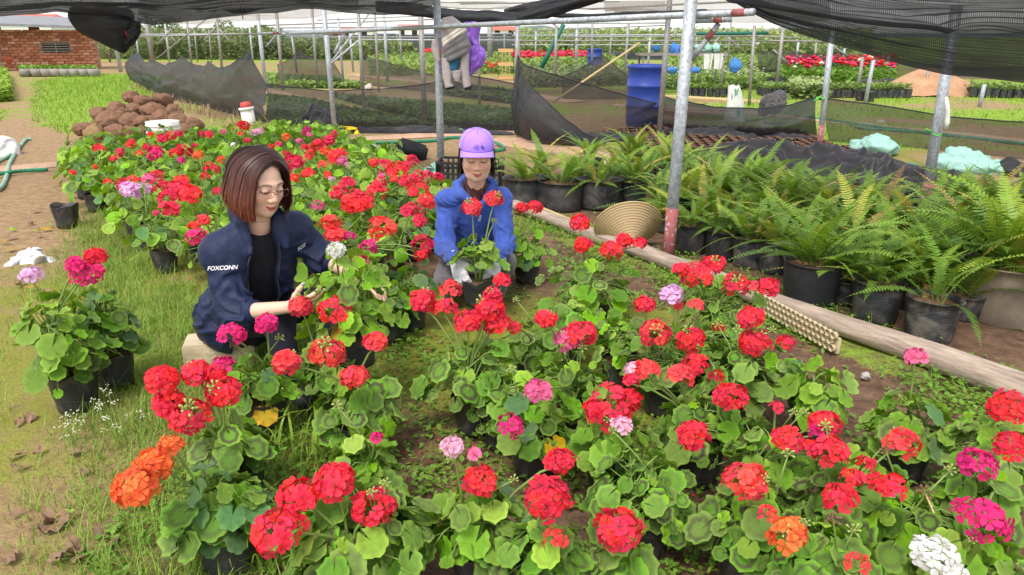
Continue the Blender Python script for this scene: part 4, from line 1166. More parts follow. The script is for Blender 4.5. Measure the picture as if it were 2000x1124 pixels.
post((1009, 262), (1011, 50), 0.036, 'weathered post holding up the pointed net panel', 'galv_old', ztop=1.75)
post((236, 141), (219, 52), 0.075, 'leaning grey post under the sagging net lump', 'galv', ztop=2.4)
post((299, 124), (286, 45), 0.11, 'thick dark post right of the sagging net lump', 'galv_old', ztop=2.6)
post((957, 128), (957, 50), 0.13, 'stout dark post in the far flower field', 'galv_old', ztop=2.3)
far_posts = [((332,130),(322,45),.05),((375,134),(365,40),.055),((434,139),(423,28),.06),((272,122),(266,70),.05),((386,122),(379,55),.04),((413,122),(408,57),.04),
 ((520,180),(503,28),.055),((553,176),(540,25),.05),((620,172),(609,12),.045),((671,170),(660,33),.04),((711,212),(700,27),.038),((740,180),(732,25),.035),((757,160),(750,28),.05),
 ((937,205),(934,50),.035),((1083,172),(1087,50),.045),((1125,140),(1127,48),.07),((1156,150),(1157,35),.05),((1218,168),(1228,45),.04),((1264,150),(1270,70),.05),
 ((1463,206),(1474,50),.038),((1515,186),(1530,50),.045),((1553,132),(1560,80),.06),((1590,140),(1594,84),.05),((1673,188),(1685,112),.045),((1690,202),(1706,118),.045),((1738,160),(1743,127),.07),
 ((1806,186),(1813,140),.04),((1913,209),(1923,165),.045),((1420,140),(1428,40),.05),((1355,135),(1362,60),.05),((690,140),(683,60),.05),((785,135),(781,60),.05),((895,130),(893,62),.05),((1045,128),(1047,60),.05),
 ((580,142),(570,70),.05),((640,135),(634,70),.05),((495,128),(487,50),.05),((985,118),(985,66),.05),((1190,128),(1194,66),.05),((1640,150),(1650,95),.05)]
for i, (b, t, r) in enumerate(far_posts):
    post(b, t, r*0.9, 'thin grey pole of the far shade frames, one of many in rows', 'galv_old' if i % 3 else 'galv', group='far poles of the shade frames', name='frame_pole')
post((1797, 184), (1783, 142), 0.045, 'short pole leaning left in front of the orange soil heap', 'galv_old')
g0 = G(1057, 134); o = rail(at(1057, 133, 24), at(1101, 48, 24), 0.075, 'dark green slanting brace pole in the far frames', 'green_steel', cat='pole', name='brace_pole')

# rails: (px, py, Y) ends
def R3(px, py, Y): return at(px, py, Y)
rail(R3(566, 66, 10.75), R3(1472, 24, 4.35), 0.021, 'long horizontal pipe the grey jacket hangs on', ends=0.09)
rail(R3(560, 63, 11.0), R3(690, 61, 10.1), 0.03, 'short clamped pipe at the grey post behind the bed')
rail(R3(632, 66, 10.75), R3(672, 66, 10.6), 0.022, 'pipe stub with red clamp at the far bed post', ends=0.12)
rail(R3(1340, 41, 4.72), R3(1428, 38, 4.6), 0.0185, 'short pipe stub with red ends behind the thick post', ends=0.05)
rail(R3(1350, 118, 4.72), R3(1404, 46, 4.66), 0.017, 'diagonal brace with red ends on the thick post', cat='brace', ends=0.06, name='brace_pole')
rail(R3(653, 105, 10.7), R3(672, 68, 10.7), 0.024, 'diagonal brace on the grey post behind the bed', cat='brace', name='brace_pole')
rail(R3(520, 92, 14), R3(542, 66, 14), 0.02, 'diagonal brace on the pole left of the middle nets', cat='brace', name='brace_pole')
rail(R3(503, 66, 14), R3(550, 65, 14), 0.024, 'short pipe with red clamp left of the middle nets', ends=0.1)
rail(R3(1080, 200, 13), R3(1250, 84, 13), 0.02, 'thin cane leaning diagonally in front of the net and blue drum', 'bamboo', cat='cane', name='leaning_cane')
rail(R3(300, 120, 24), R3(420, 24, 24), 0.02, 'thin wire stay crossing the far left frames', 'wire', cat='wire', name='wire_stay')
rail(R3(640, 130, 20), R3(720, 28, 20), 0.025, 'pale pole leaning across the far middle frames', cat='pole', name='leaning_pole')
rail(R3(640, 130, 20), R3(705, 76, 20), 0.03, 'white pole leaning low across the far middle frames', cat='pole', name='leaning_pole')
fr = [(268,72,26,505,66,26,.05),(268,68,30,640,66,28,.05),(520,50,24,860,38,22,.04),(540,55,28,1000,50,26,.05),(560,73,34,1000,73,34,.05),(700,78,26,1010,79,26,.045),
 (1000,80,26,1500,80,26,.05),(1000,70,34,1460,68,30,.05),(1000,62,30,1300,50,28,.04),(1040,46,26,1300,45,24,.05),(1100,73,22,1480,71,22,.04),(1360,66,26,1500,65,26,.10),(1460,70,24,1560,75,24,.05),(1490,58,30,1560,57,30,.05),(1500,80,28,1610,82,28,.06),
 (1000,88,40,1480,88,40,.05),(1150,18,15,1430,4,12,.03),(1200,22,18,1440,20,18,.035),(900,8,18,1210,3,16,.03),(620,40,18,860,30,16,.03),(860,52,30,1000,46,30,.05),(860,66,36,1000,66,36,.06)]
for i, (x1, y1, d1, x2, y2, d2, r) in enumerate(fr):
    rail(R3(x1, y1, d1), R3(x2, y2, d2), r*0.55, 'thin horizontal pipe of the far shade frames', 'green_steel' if i == 11 else ('galv' if i % 2 else 'galv_old'), group='far pipes of the shade frames', name='frame_pipe')
rb2 = random.Random(3)
for (x, y, d, dx) in ((310,85,26,25),(345,85,26,-22),(398,80,26,25),(452,84,26,-25),(1120,90,26,30),(1170,95,26,-30),(1300,85,26,25),(1450,100,26,-30),(1540,125,26,-30),(1655,110,24,-40),(1095,60,24,-30),(1385,100,22,20)):
    rail(R3(x, y, d), R3(x+dx, y-28, d), 0.03, 'small diagonal brace among the far shade frames', 'galv_old', group='far braces of the shade frames', cat='brace', name='brace_pole')

def lerp_poly(P, t):
    d = [0.0]
    for i in range(len(P)-1): d.append(d[-1]+(P[i+1]-P[i]).length)
    s = t*d[-1]
    for i in range(len(P)-1):
        if s <= d[i+1] or i == len(P)-2:
            return P[i].lerp(P[i+1], (s-d[i])/max(d[i+1]-d[i], 1e-6))
def sheet(name, top, bot, mat, label, cat='net', nu=70, nv=22, fold=0.03, ffreq=(3.0, 3.0), sag=0.0, seed=1, group=None, bulge=0.0, hem=True):
    """cloth hung between two 3-D lines, with folds; UV in metres"""
    L = sum((top[i+1]-top[i]).length for i in range(len(top)-1)); Hh = (lerp_poly(top, 0.5)-lerp_poly(bot, 0.5)).length
    V = np.zeros(((nu+1)*(nv+1), 3)); UV = np.zeros(((nu+1)*(nv+1), 2))
    for i in range(nu+1):
        u = i/nu; a, b = lerp_poly(top, u), lerp_poly(bot, u)
        for j in range(nv+1):
            v = j/nv; p = a.lerp(b, v); V[j*(nu+1)+i] = p; UV[j*(nu+1)+i] = (u*L, v*Hh)
    n = fbm(np.concatenate([UV*np.array(ffreq), np.zeros((len(V), 1))], 1), 1.0, seed, 3)
    n2 = np.abs(fbm(np.concatenate([UV*np.array(ffreq)*np.array([0.5, 2.2]), np.zeros((len(V), 1))+5], 1), 1.0, seed+4, 2))
    cr = 1-np.abs(np.sin(UV[:, 1]*ffreq[1]*3.4+UV[:, 0]*ffreq[0]*0.9+2.6*n)); n = n+0.55*cr*cr
    d = (Vector(top[-1])-Vector(top[0])).normalized(); up = (lerp_poly(top, .5)-lerp_poly(bot, .5)).normalized(); nr = np.array(d.cross(up))
    vv = UV[:, 1]/Hh
    V = V+nr[None]*((n+0.8*n2)*fold*np.sin(np.pi*np.clip(vv*0.85+0.12, 0, 1)))[:, None]+nr[None]*(bulge*np.sin(np.pi*vv))[:, None]
    V[:, 2] -= sag*np.sin(np.pi*UV[:, 0]/L)*1.0
    V[:, 2] += 0.35*fold*n
    V[:, 2] = np.maximum(V[:, 2], 0.012+0.012*np.abs(n))
    ii = (np.arange(nv)[:, None]*(nu+1)+np.arange(nu)[None]).ravel()
    F = np.stack([ii, ii+1, ii+nu+2, ii+nu+1], -1)
    o0 = V[(nv//2)*(nu+1)+nu//2].copy(); o0[2] = 0.0
    me = np_mesh(name, V-o0, F, mat)
    ul = me.uv_layers.new(name='UVMap'); idx = np.zeros(len(me.loops), np.int32); me.loops.foreach_get('vertex_index', idx)
    ul.data.foreach_set('uv', UV[idx].astype(np.float32).ravel())
    o = link(bpy.data.objects.new(name, me)); o.location = o0
    tag(o, label, cat, group)
    if hem:
        T = [V[i]-o0 for i in range(nu+1)]
        MB().tube([Vector(p) for p in T], 0.008, 4).build('hem_cord', M['black_fabric'], o)
    return o
def A(*pts): return [at(*p) for p in pts]
def GT(top, bot):
    """top pixels stand above the ground points of bot"""
    B = [G(*b) for b in bot]
    def y_at(px):
        xs = [b[0] for b in bot]
        for i in range(len(xs)-1):
            if px <= xs[i+1] or i == len(xs)-2:
                f = (px-xs[i])/max(xs[i+1]-xs[i], 1e-6); return B[i].y+(B[i+1].y-B[i].y)*max(0, min(1, f))
    return [at(t[0], t[1], y_at(t[0])) for t in top], B
t, b = GT([(253,112),(263,106),(270,104),(284,122),(299,117),(322,128),(345,120),(358,114),(378,127),(400,131),(410,122),(426,134),(450,131),(470,117),(487,102),(497,120),(512,150),(524,168)],
          [(253,157),(290,178),(340,197),(390,208),(440,222),(480,232),(526,244)])
sheet('net_fence', t, b, M['net_dense'], 'dense dark net fence with scalloped top beside the soil heap', nu=120, nv=26, fold=0.06, ffreq=(1.2, 2.6), seed=3, bulge=0.10)
t, b = GT([(522,164),(560,169),(640,178),(700,176),(760,174),(812,168),(862,160),(915,148),(960,155),(1004,164)], [(524,246),(600,249),(700,252),(800,254),(900,256),(1006,258)])
sheet('net_fence', t, b, M['net_fence'], 'thin see-through net fence sagging between posts behind the crowded bed', nu=120, nv=24, fold=0.04, ffreq=(1.2, 2.0), seed=5)
t, b = GT([(540,126),(565,114),(587,100),(603,112),(628,117),(645,112),(660,135),(676,164)], [(540,164),(600,167),(678,170)])
sheet('net_fence', t, b, M['net_fence'], 'thin net with a pointed peak hung in the far middle frames', nu=60, fold=0.08, ffreq=(0.8, 1.0), seed=6)
t, b = GT([(705,108),(735,117),(770,126),(820,138),(862,152),(935,168),(1004,176)], [(703,166),(860,184),(1006,196)])
sheet('net_fence', t, b, M['net_fence'], 'thin net sloping down to the right in the far middle frames', nu=70, fold=0.08, ffreq=(0.8, 1.0), seed=7)
t, b = GT([(1010,108),(1022,126),(1050,136),(1085,146),(1120,158),(1170,172),(1225,187),(1288,205)], [(1008,270),(1080,268),(1160,262),(1289,250)])
sheet('net_fence', t, b, M['net_fence'], 'brownish net panel drooping across the foot of the large blue drum', nu=80, fold=0.05, ffreq=(1.3, 1.5), seed=8)
t, b = GT([(1009,108),(1024,150),(1045,178),(1075,205),(1105,235),(1140,258),(1188,276)], [(1006,262),(1030,276),(1060,284),(1100,287),(1140,287),(1192,284)])
sheet('net_fence', t, b, M['net_dense'], 'dark folded net hanging in a pointed wedge behind the ferns', nu=60, fold=0.10, ffreq=(2.0, 1.0), seed=9, bulge=0.12)
t, b = GT([(1098,150),(1130,138),(1155,122),(1175,106),(1192,122),(1210,138),(1230,153)], [(1098,195),(1230,195)])
sheet('net_fence', t, b, M['net_fence'], 'small net peak over the far weeds left of the blue drum', nu=50, fold=0.06, ffreq=(1.0, 1.0), seed=10)
t, b = GT([(1290,186),(1330,196),(1360,203),(1420,210),(1480,212),(1540,206),(1570,200),(1594,191)], [(1291,252),(1400,266),(1500,272),(1596,268)])
sheet('net_fence', t, b, M['net_dense'], 'dark net panel slung low between the grey posts, below the white sack', nu=80, fold=0.10, ffreq=(1.3, 2.0), seed=11, bulge=0.12)
t, b = GT([(1610,192),(1650,198),(1700,203),(1760,212),(1850,227),(1950,235),(2060,242)], [(1618,278),(1700,284),(1800,292),(1900,302),(2060,322)])
sheet('net_fence', t, b, M['net_fence'], 'thin olive see-through net panel at the right, behind the leaning post', nu=90, fold=0.05, ffreq=(1.3, 1.6), seed=12)
# far screens
t, b = GT([(490,72),(640,70),(760,69),(880,68),(1010,68)], [(490,110),(760,111),(1010,111)])
sheet('net_screen', t, b, M['net_far'], 'tall dark screen closing the far field in the middle', nu=60, fold=0.2, ffreq=(0.4, 0.4), seed=13, hem=False)
t, b = GT([(1480,102),(1560,100),(1640,104),(1700,112),(1780,122),(1880,128),(2060,136)], [(1480,150),(1640,152),(1800,154),(2060,158)])
sheet('net_screen', t, b, M['net_fence'], 'dark see-through screen behind the far red flowers at right', nu=60, fold=0.2, ffreq=(0.4, 0.4), seed=14, hem=False)
t, b = GT([(1180,102),(1330,104),(1480,105)], [(1180,118),(1330,118),(1480,118)])
sheet('net_screen', t, b, M['net_far'], 'low dark screen behind the far beds right of centre', nu=30, fold=0.2, ffreq=(0.4, 0.4), seed=15, hem=False)
t, b = GT([(0,62),(14,62)], [(-40,100),(16,100)])

# roof cloth
low = A((-160,44,7.8),(-60,38,7.8),(20,34,7.8),(70,32,7.8),(110,26,7.8),(150,30,7.8),(200,34,7.8),(262,40,7.8),(300,45,7.9),(350,43,7.9),(400,38,8),(450,31,8),(500,27,8),(540,27,8),(590,18,8),(620,18,8),(680,25,8),(740,26,8),(800,22,8),(842,8,8),(880,-16,8))
up = A((-160,-36,7.0),(200,-40,7.0),(500,-44,7.0),(700,-46,7.0),(880,-50,7.0))
sheet('shade_cloth', up, low, M['net_sheet'], 'gathered black shade cloth bunched along the roof at upper left', nu=150, nv=30, fold=0.13, ffreq=(0.9, 5.0), seed=20)
low = A((1392,-14,5.0),(1430,4,5.0),(1470,30,5.0),(1510,50,5.0),(1560,68,5.0),(1620,88,5.0),(1700,113,5.0),(1760,131,5.0),(1850,154,5.0),(1940,164,5.0),(2080,176,5.0),(2200,186,5.0))
up = A((1380,-60,4.6),(1600,-70,4.4),(1900,-70,4.2),(2300,-70,4.0))
sheet('shade_cloth', up, low, M['net_sheet'], 'big sheet of black shade cloth drooping into the upper right corner', nu=150, nv=50, fold=0.13, ffreq=(0.8, 3.6), seed=21)
low = A((270,32,14),(330,46,14),(390,50,14),(450,44,14),(520,40,14),(600,38,14),(660,30,14),(700,22,14)); up = A((270,-10,12.5),(480,-12,12.5),(700,-14,12.5))
sheet('shade_cloth', up, low, M['net_brown'], 'pale brown see-through shade cloth behind the gathered black one', nu=70, fold=0.1, ffreq=(0.8, 1.6), seed=22, hem=False)
low = A((1180,34,11),(1260,30,11),(1330,34,11),(1400,44,11),(1470,46,11),(1540,44,11),(1620,40,11)); up = A((1180,2,10),(1400,-14,10),(1620,-20,10))
sheet('shade_cloth', up, low, M['net_brown'], 'brown shade cloth behind the thick post near the top', nu=60, fold=0.1, ffreq=(0.8, 1.6), seed=23, hem=False)
low = A((860,16,20),(1000,20,20),(1100,18,20),(1300,26,20)); up = A((860,2,18),(1100,0,18),(1300,2,18))
sheet('shade_cloth', up, low, M['net_brown'], 'pale strip of shade cloth over the far middle frames', nu=50, fold=0.12, ffreq=(0.6, 1.2), seed=24, hem=False)

def cloth_roll(name, pts, rad, label, seed, mat='net_black', lump=0.35, cat='net'):
    """net gathered into a thick rope: a tube whose skin is broken into long creases"""
    P = [Vector(p) for p in pts]; N = 70; n = 22
    V = []; UVs = []
    c0 = P[0].lerp(P[-1], 0.5)
    for i in range(N+1):
        u = i/N; p = lerp_poly(P, u); q = lerp_poly(P, min(1, u+0.01))-lerp_poly(P, max(0, u-0.01)); s, tt = frame_from(q)
        for k in range(n):
            a = 2*PI*k/n
            nz = fbm(np.array([[u*5, math.cos(a)*1.6, math.sin(a)*1.6]]), 1.0, seed, 3)[0]+0.7*abs(math.sin(3.2*a+6*u+seed))-0.3
            rr = rad*(1+lump*nz)*(0.6+0.4*math.sin(PI*min(1, max(0, u*0.96+0.02)))**0.5)
            V.append(p+(s*math.cos(a)+tt*math.sin(a)*0.8)*rr-c0); UVs.append((u*(P[-1]-P[0]).length, k/n*2*PI*rad))
    F = [(i*n+k, i*n+(k+1) % n, (i+1)*n+(k+1) % n, (i+1)*n+k) for i in range(N) for k in range(n)]
    me = np_mesh(name, np.array([tuple(v) for v in V]), np.array(F), M[mat])
    ul = me.uv_layers.new(name='UVMap')
    for l in me.loops: ul.data[l.index].uv = UVs[l.vertex_index]
    o = link(bpy.data.objects.new(name, me)); o.location = c0; tag(o, label, cat); return o
cloth_roll('rolled_net', A((735,12,8.4),(800,18,8.4),(850,26,8.4),(905,34,8.4),(960,34,8.4),(1010,38,8.4),(1050,30,8.3),(1100,16,8.2),(1160,-2,8.1),(1210,-18,8.0)), 0.075, 'rolled black net sagging along the top middle', 2)
cloth_roll('rolled_net', A((985,26,8.9),(1050,12,8.9),(1110,-2,8.9),(1160,-14,8.9)), 0.06, 'thin second roll of black net at the top middle', 6)
cloth_roll('rolled_net', A((1080,30,9.5),(1150,33,9.5),(1220,29,9.5),(1300,26,9.5),(1380,22,9.5)), 0.035, 'thin flat roll of black net left of the thick post', 9)
# the bag-like lump of net at upper left
def net_lump():
    C = at(214, 48, 7.8); V = []; F = []; n, N = 26, 18; UVs = []
    for j in range(N+1):
        v = j/N
        cx = C.x-0.02+0.10*v-0.08*math.sin(v*2.6); z = C.z+0.17-0.42*v
        rr = 0.30*math.sin(PI*(0.22+0.74*v))**0.7*(1-0.25*v)
        for k in range(n):
            a = 2*PI*k/n
            w = 1+0.26*vn1(math.cos(a)*1.3, math.sin(a)*1.3, v*2.2, 1.4, 3)+0.14*abs(math.sin(5*a+3*v))
            V.append((cx+rr*w*math.cos(a), C.y+0.55*rr*w*math.sin(a), z-0.03*math.cos(a))); UVs.append((k/n*1.6, v*0.6))
    F = [(j*n+k, j*n+(k+1) % n, (j+1)*n+(k+1) % n, (j+1)*n+k) for j in range(N) for k in range(n)]
    c = np.array([C.x, C.y, C.z]); me = np_mesh('net_bundle', np.array(V)-c, np.array(F), M['net_black'])
    ul = me.uv_layers.new(name='UVMap')
    for l in me.loops: ul.data[l.index].uv = UVs[l.vertex_index]
    o = link(bpy.data.objects.new('net_bundle', me)); o.location = C; tag(o, 'sagging bag-like lump of black net hanging at upper left', 'net')
    MB().tube([at(231, 22, 7.75)-C, at(240, 52, 7.7)-C, at(250, 74, 7.7)-C], 0.006, 5).build('red_string', M['red_tie'], o)
net_lump()
cloth_roll('rolled_net', A((268,44,7.7),(262,62,7.7),(256,78,7.7),(250,88,7.7)), 0.05, 'short black net tail tied beside the sagging lump', 11)
o = MB().tube([at(464,-6,7.9), at(470,14,7.85), at(475,38,7.8)], 0.005, 5).build('hanging_string', M['red_tie']); tag(o, 'red string dangling from the gathered roof cloth', 'string')
o = MB().tube([at(1602,190,9.75), at(1608,194,9.7), at(1614,190,9.75), at(1606,187,9.8), at(1596,193,9.7), at(1590,198,9.7)], 0.012, 6).build('green_tie', M['green_tie']); tag(o, 'bright green tie knotted on the post between the right nets', 'tie')
o = MB().tube([at(1822,262,5.98), at(1830,266,5.95), at(1838,263,5.98), at(1830,259,6.1), at(1815,256,6.0), at(1808,252,6.0)], 0.007, 6).build('green_tie', M['green_tie']); tag(o, 'green tie round the leaning right post', 'tie')
o = MB().tube([at(1848,190,5.9), at(1851,215,5.9), at(1850,240,5.9), at(1847,252,5.9)], [0.012, 0.018, 0.02, 0.012], 6).build('plastic_strip', M['white_plastic']); tag(o, 'pale plastic strip dangling beside the leaning right post', 'strip')
# ------------------------------------------------------------------ ferns in bags and pots
def frond_mesh(seed):
    rs = random.Random(seed); mb = MB(); uv = []
    L = 1.0; N = 30
    up = rs.uniform(0.55, 1.15); droop = rs.uniform(0.5, 1.25)
    def axis(t):                                   # arching rib in the XZ plane
        return Vector((L*(t*math.cos(up)+0.42*droop*t*t*math.sin(up)*0.8), 0.06*math.sin(3*t+seed), L*(t*math.sin(up)-0.55*droop*t*t)))
    pts = [axis(i/10) for i in range(11)]
    mb.tube(pts, [0.006*(1-0.75*i/10) for i in range(11)], 3, caps=False); uv += [(i//3/10, .5) for i in range(33)]
    for i in range(N):
        t = 0.10+0.89*i/(N-1); p = axis(t); d = (axis(min(1, t+0.02))-axis(t-0.02)).normalized()
        s = Vector((0, 1, 0)); nrm = d.cross(s).normalized()
        w = 0.078*math.sin(PI*min(1, 0.16+t*0.84))**0.7*(1.0 if t < 0.85 else (1-t)/0.15*0.85+0.15); h = L*0.89/N*0.62
        for sd in (-1, 1):
            lift = rs.uniform(-0.10, 0.35); sw = rs.uniform(0.10, 0.35)
            tip = p+s*sd*w*rs.uniform(0.9, 1.08)+d*w*sw-nrm*w*lift*-1*0.5
            m = p.lerp(tip, 0.55)
            mb.add([p-d*h*0.5, p+d*h*0.6, m+d*h*0.55, tip, m-d*h*0.5], [(0, 1, 2, 4), (4, 2, 3)]); uv += [(t, .2), (t, .2), (t, .6), (t, 1), (t, .6)]
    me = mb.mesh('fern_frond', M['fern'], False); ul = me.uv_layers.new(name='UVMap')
    for l in me.loops: ul.data[l.index].uv = uv[l.vertex_index]
    return me
FRONDS = [frond_mesh(s) for s in range(7)]
def round_pot(r0, r1, h, mat, ribs=0, seed=0, n=24):
    rs = random.Random(seed); ph = rs.uniform(0, 6)
    mb = MB(); prof = [(r0*0.6, 0), (r0*0.97, 0.004), (r0, 0.02)]
    steps = 12 if ribs else 5
    for i in range(1, steps+1):
        f = i/steps; r = r0+(r1-r0)*f
        if ribs and f > 0.35: r *= 1+0.012*(i % 2)
        prof.append((r, 0.02+(h-0.02)*f))
    prof += [(r1*1.03, h), (r1*1.02, h+0.006), (r1*0.96, h+0.004), (r1*0.93, h*0.82)]
    wob = (lambda a, i: 0.022*math.sin(2*a+ph)+0.014*math.sin(5*a+ph*2+i*0.4)+0.01*math.sin(9*a+i)) if not ribs else (lambda a, i: 0.008*math.sin(2*a+ph))
    mb.lathe(prof, n, wob=wob); return mb.mesh('fern_pot', M[mat])
FPOT = [round_pot(0.105, 0.124, 0.205, 'bag', 0, 1), round_pot(0.12, 0.14, 0.22, 'bag', 0, 2), round_pot(0.10, 0.12, 0.2, 'bag', 0, 3)]
FPOT_RIB = round_pot(0.135, 0.152, 0.25, 'black_plastic', 1, 4)
M['big_sack'] = simple('brown_grey_sack', (0.185, 0.145, 0.10), 0.85, var=0.3, nscale=7, bump=0.5, bdist=0.01)
FPOT_BIG = round_pot(0.24, 0.235, 0.30, 'big_sack', 0, 5, 30)
FPOT_GREY = round_pot(0.19, 0.20, 0.24, 'bag', 0, 6, 28)
def fern(loc, pm, ph, pr, n, Lf, seed, label, group, up_bias=0.0):
    rs = random.Random(seed); root = empty('potted_fern', loc); tag(root, label, 'fern', group)
    inst('pot', pm, root, rot=(rs.uniform(-.03, .03), rs.uniform(-.03, .03), rs.uniform(0, 6)))
    inst('soil', SOIL, root, loc=(0, 0, ph*0.88), rot=(0, 0, rs.uniform(0, 6)), scale=(pr/0.083, pr/0.083, 1.6))
    for i in range(int(n*1.55)):
        a = i*2.399963+rs.uniform(-.5, .5); rr = pr*0.45*rs.random()
        tilt = rs.uniform(-0.55, 0.25)-up_bias if i % 3 else rs.uniform(-0.75, -0.3)
        inst('frond', rs.choice(FRONDS), root, loc=(rr*math.cos(a), rr*math.sin(a), ph*0.88), rot=(rs.uniform(-.35, .35), tilt, a), scale=Lf*rs.uniform(0.68, 1.25))
    return root
FERNS = [  # ground px of the pot, pot kind, fronds, frond length, label
 ((1028,402),'grey',12,.42,'fern in a wide grey bag nearest the woman in blue'),((1096,412),'grey',13,.40,'fern in a wide grey bag, second from the woman in blue'),((1172,408),'grey',14,.42,'fern in a wide grey bag behind the straw hat'),
 ((1240,402),0,20,.46,'fern between the wide grey bags and the thick post'),((1150,352),1,14,.42,'fern at the back behind the wide grey bags'),((1235,346),1,16,.44,'fern at the back left of the thick post'),((1310,372),1,20,.46,'fern at the back just behind the thick post'),
 ((1330,440),1,20,.44,'fern right of the straw hat and thick post'),((1405,425),0,22,.47,'fern in the middle of the thicket, right of the thick post'),((1475,415),0,22,.48,'fern in the back of the thicket below the black cloth heap'),
 ((1352,497),2,16,.36,'small fern bag beside the red foot of the thick post'),((1415,508),2,16,.36,'small fern bag second from the red post foot'),((1470,524),2,15,.36,'small fern bag third from the red post foot'),((1522,538),2,14,.36,'small fern bag left of the ribbed round pot'),
 ((1545,468),1,22,.48,'tall fern behind the ribbed round pot'),((1615,478),0,22,.47,'fern behind and right of the ribbed round pot'),((1695,488),0,22,.47,'fern left of the leaning post foot'),
 ((1592,604),'rib',18,.50,'upright fern in a glossy ribbed round black pot'),((1665,552),1,20,.46,'fern between the ribbed pot and the scuffed grey pots'),((1720,634),0,6,.40,'sparse fern in a black bag showing bare brown soil'),
 ((1785,540),1,22,.50,'fern below the leaning right post'),((1828,668),0,7,.44,'drooping fern in a muddy scuffed bag nearest the log'),((1860,590),1,20,.52,'fern behind the muddy scuffed bag'),((1925,575),0,22,.55,'tall fern left of the big brown sack pot'),
 ((1992,634),'big',34,.68,'huge yellowing fern in a big brown sack pot at the right edge'),((1960,490),1,22,.50,'fern at the right edge behind the huge one'),((1885,482),1,22,.48,'fern right of the leaning post foot'),
]
for i, (px, k, n, L, lab) in enumerate(FERNS):
    pm, ph, pr = {'grey': (FPOT_GREY, .24, .18), 'rib': (FPOT_RIB, .25, .135), 'big': (FPOT_BIG, .30, .21), 0: (FPOT[0], .205, .112), 1: (FPOT[1], .22, .125), 2: (FPOT[2], .20, .105)}[k]
    p = G(*px); p.y += pr*0.7; p.z = float(ground_h(np.array([p.x]), np.array([p.y]))[0])
    fern(p, pm, ph, pr, n, L, 900+i, lab, 'ferns in bags behind the log')
FPOT_S = round_pot(0.085, 0.10, 0.13, 'bag', 0, 9, 16); rf_ = random.Random(77)
for i, px in enumerate(((1060,372),(1125,378),(1200,372),(1275,352),(1290,420),(1370,400),(1300,452),(1385,455),(1440,462),(1500,470),(1440,390),(1520,430),(1580,440),(1565,510),(1640,515),(1655,450),(1720,460),(1745,575),(1730,520),(1690,600),(1800,590),(1820,500),(1840,540),(1900,520),(1930,530),(1960,560),(1990,540),(1840,450),(1920,450),(1990,470),(1355,360),(1500,500),(1600,560),(1650,590),(1780,600),(1880,620),(1550,410),(1620,425))):
    p = G(*px); p.z = 0.0
    fern(p, FPOT_S, .13, .09, 13, rf_.uniform(.42, .52), 1200+i, 'fern '+('left of the thick steel post' if px[0] < 1310 else 'just right of the thick steel post' if px[0] < 1480 else 'behind the ribbed pot' if px[0] < 1640 else 'left of the leaning post' if px[0] < 1800 else 'right of the leaning post')+(', in the back of the thicket' if px[1] < 440 else ', in the middle of the thicket' if px[1] < 540 else ', toward the front of the thicket'), 'ferns of the dense thicket')

# ------------------------------------------------------------------ the old log and what lies by it
def pole_obj(name, a, b, r0, r1, mat, label, cat, lump=0.12, seed=0, n=14, N=60, group=None):
    a, b = Vector(a), Vector(b); d = b-a; L = d.length; V = []
    for i in range(N+1):
        u = i/N
        for k in range(n):
            an = 2*PI*k/n
            rr = (r0+(r1-r0)*u)*(1+lump*fbm(np.array([[u*L*2.2, math.cos(an)*0.8, math.sin(an)*0.8]]), 1.0, seed, 3)[0])
            V.append((u*L, rr*math.cos(an), rr*math.sin(an)))
    F = [(i*n+k, i*n+(k+1) % n, (i+1)*n+(k+1) % n, (i+1)*n+k) for i in range(N) for k in range(n)]
    mb = MB(); mb.v = V; mb.f = F; mb.m = [0]*len(F)
    mb.f.append(tuple(range(n-1, -1, -1))); mb.f.append(tuple(N*n+k for k in range(n))); mb.m += [0, 0]
    o = mb.build(name, M[mat]); o.location = a; o.rotation_mode = 'QUATERNION'; o.rotation_quaternion = Vector((1, 0, 0)).rotation_difference(d)
    tag(o, label, cat, group); return o
pole_obj('fallen_log', Vector((0.02, 6.1, 0.05)), Vector((1.30, 3.95, 0.05)), 0.048, 0.055, 'log', 'long pale weathered log along the back of the front bed, upper length', 'log', 0.2, seed=2)
pole_obj('fallen_log', Vector((1.28, 3.92, 0.055)), Vector((2.25, 2.42, 0.05)), 0.052, 0.060, 'log', 'thick split weathered log at the right end of the front bed', 'log', 0.2, seed=5)
pole_obj('bamboo_cane', G(1035, 412)+Vector((0.03, 0.05, 0.04)), G(1190, 472)+Vector((0, 0.06, 0.03)), 0.014, 0.012, 'bamboo', 'thin yellow cane lying behind the log near the straw hat', 'cane', 0.05, 3, 8, 20)
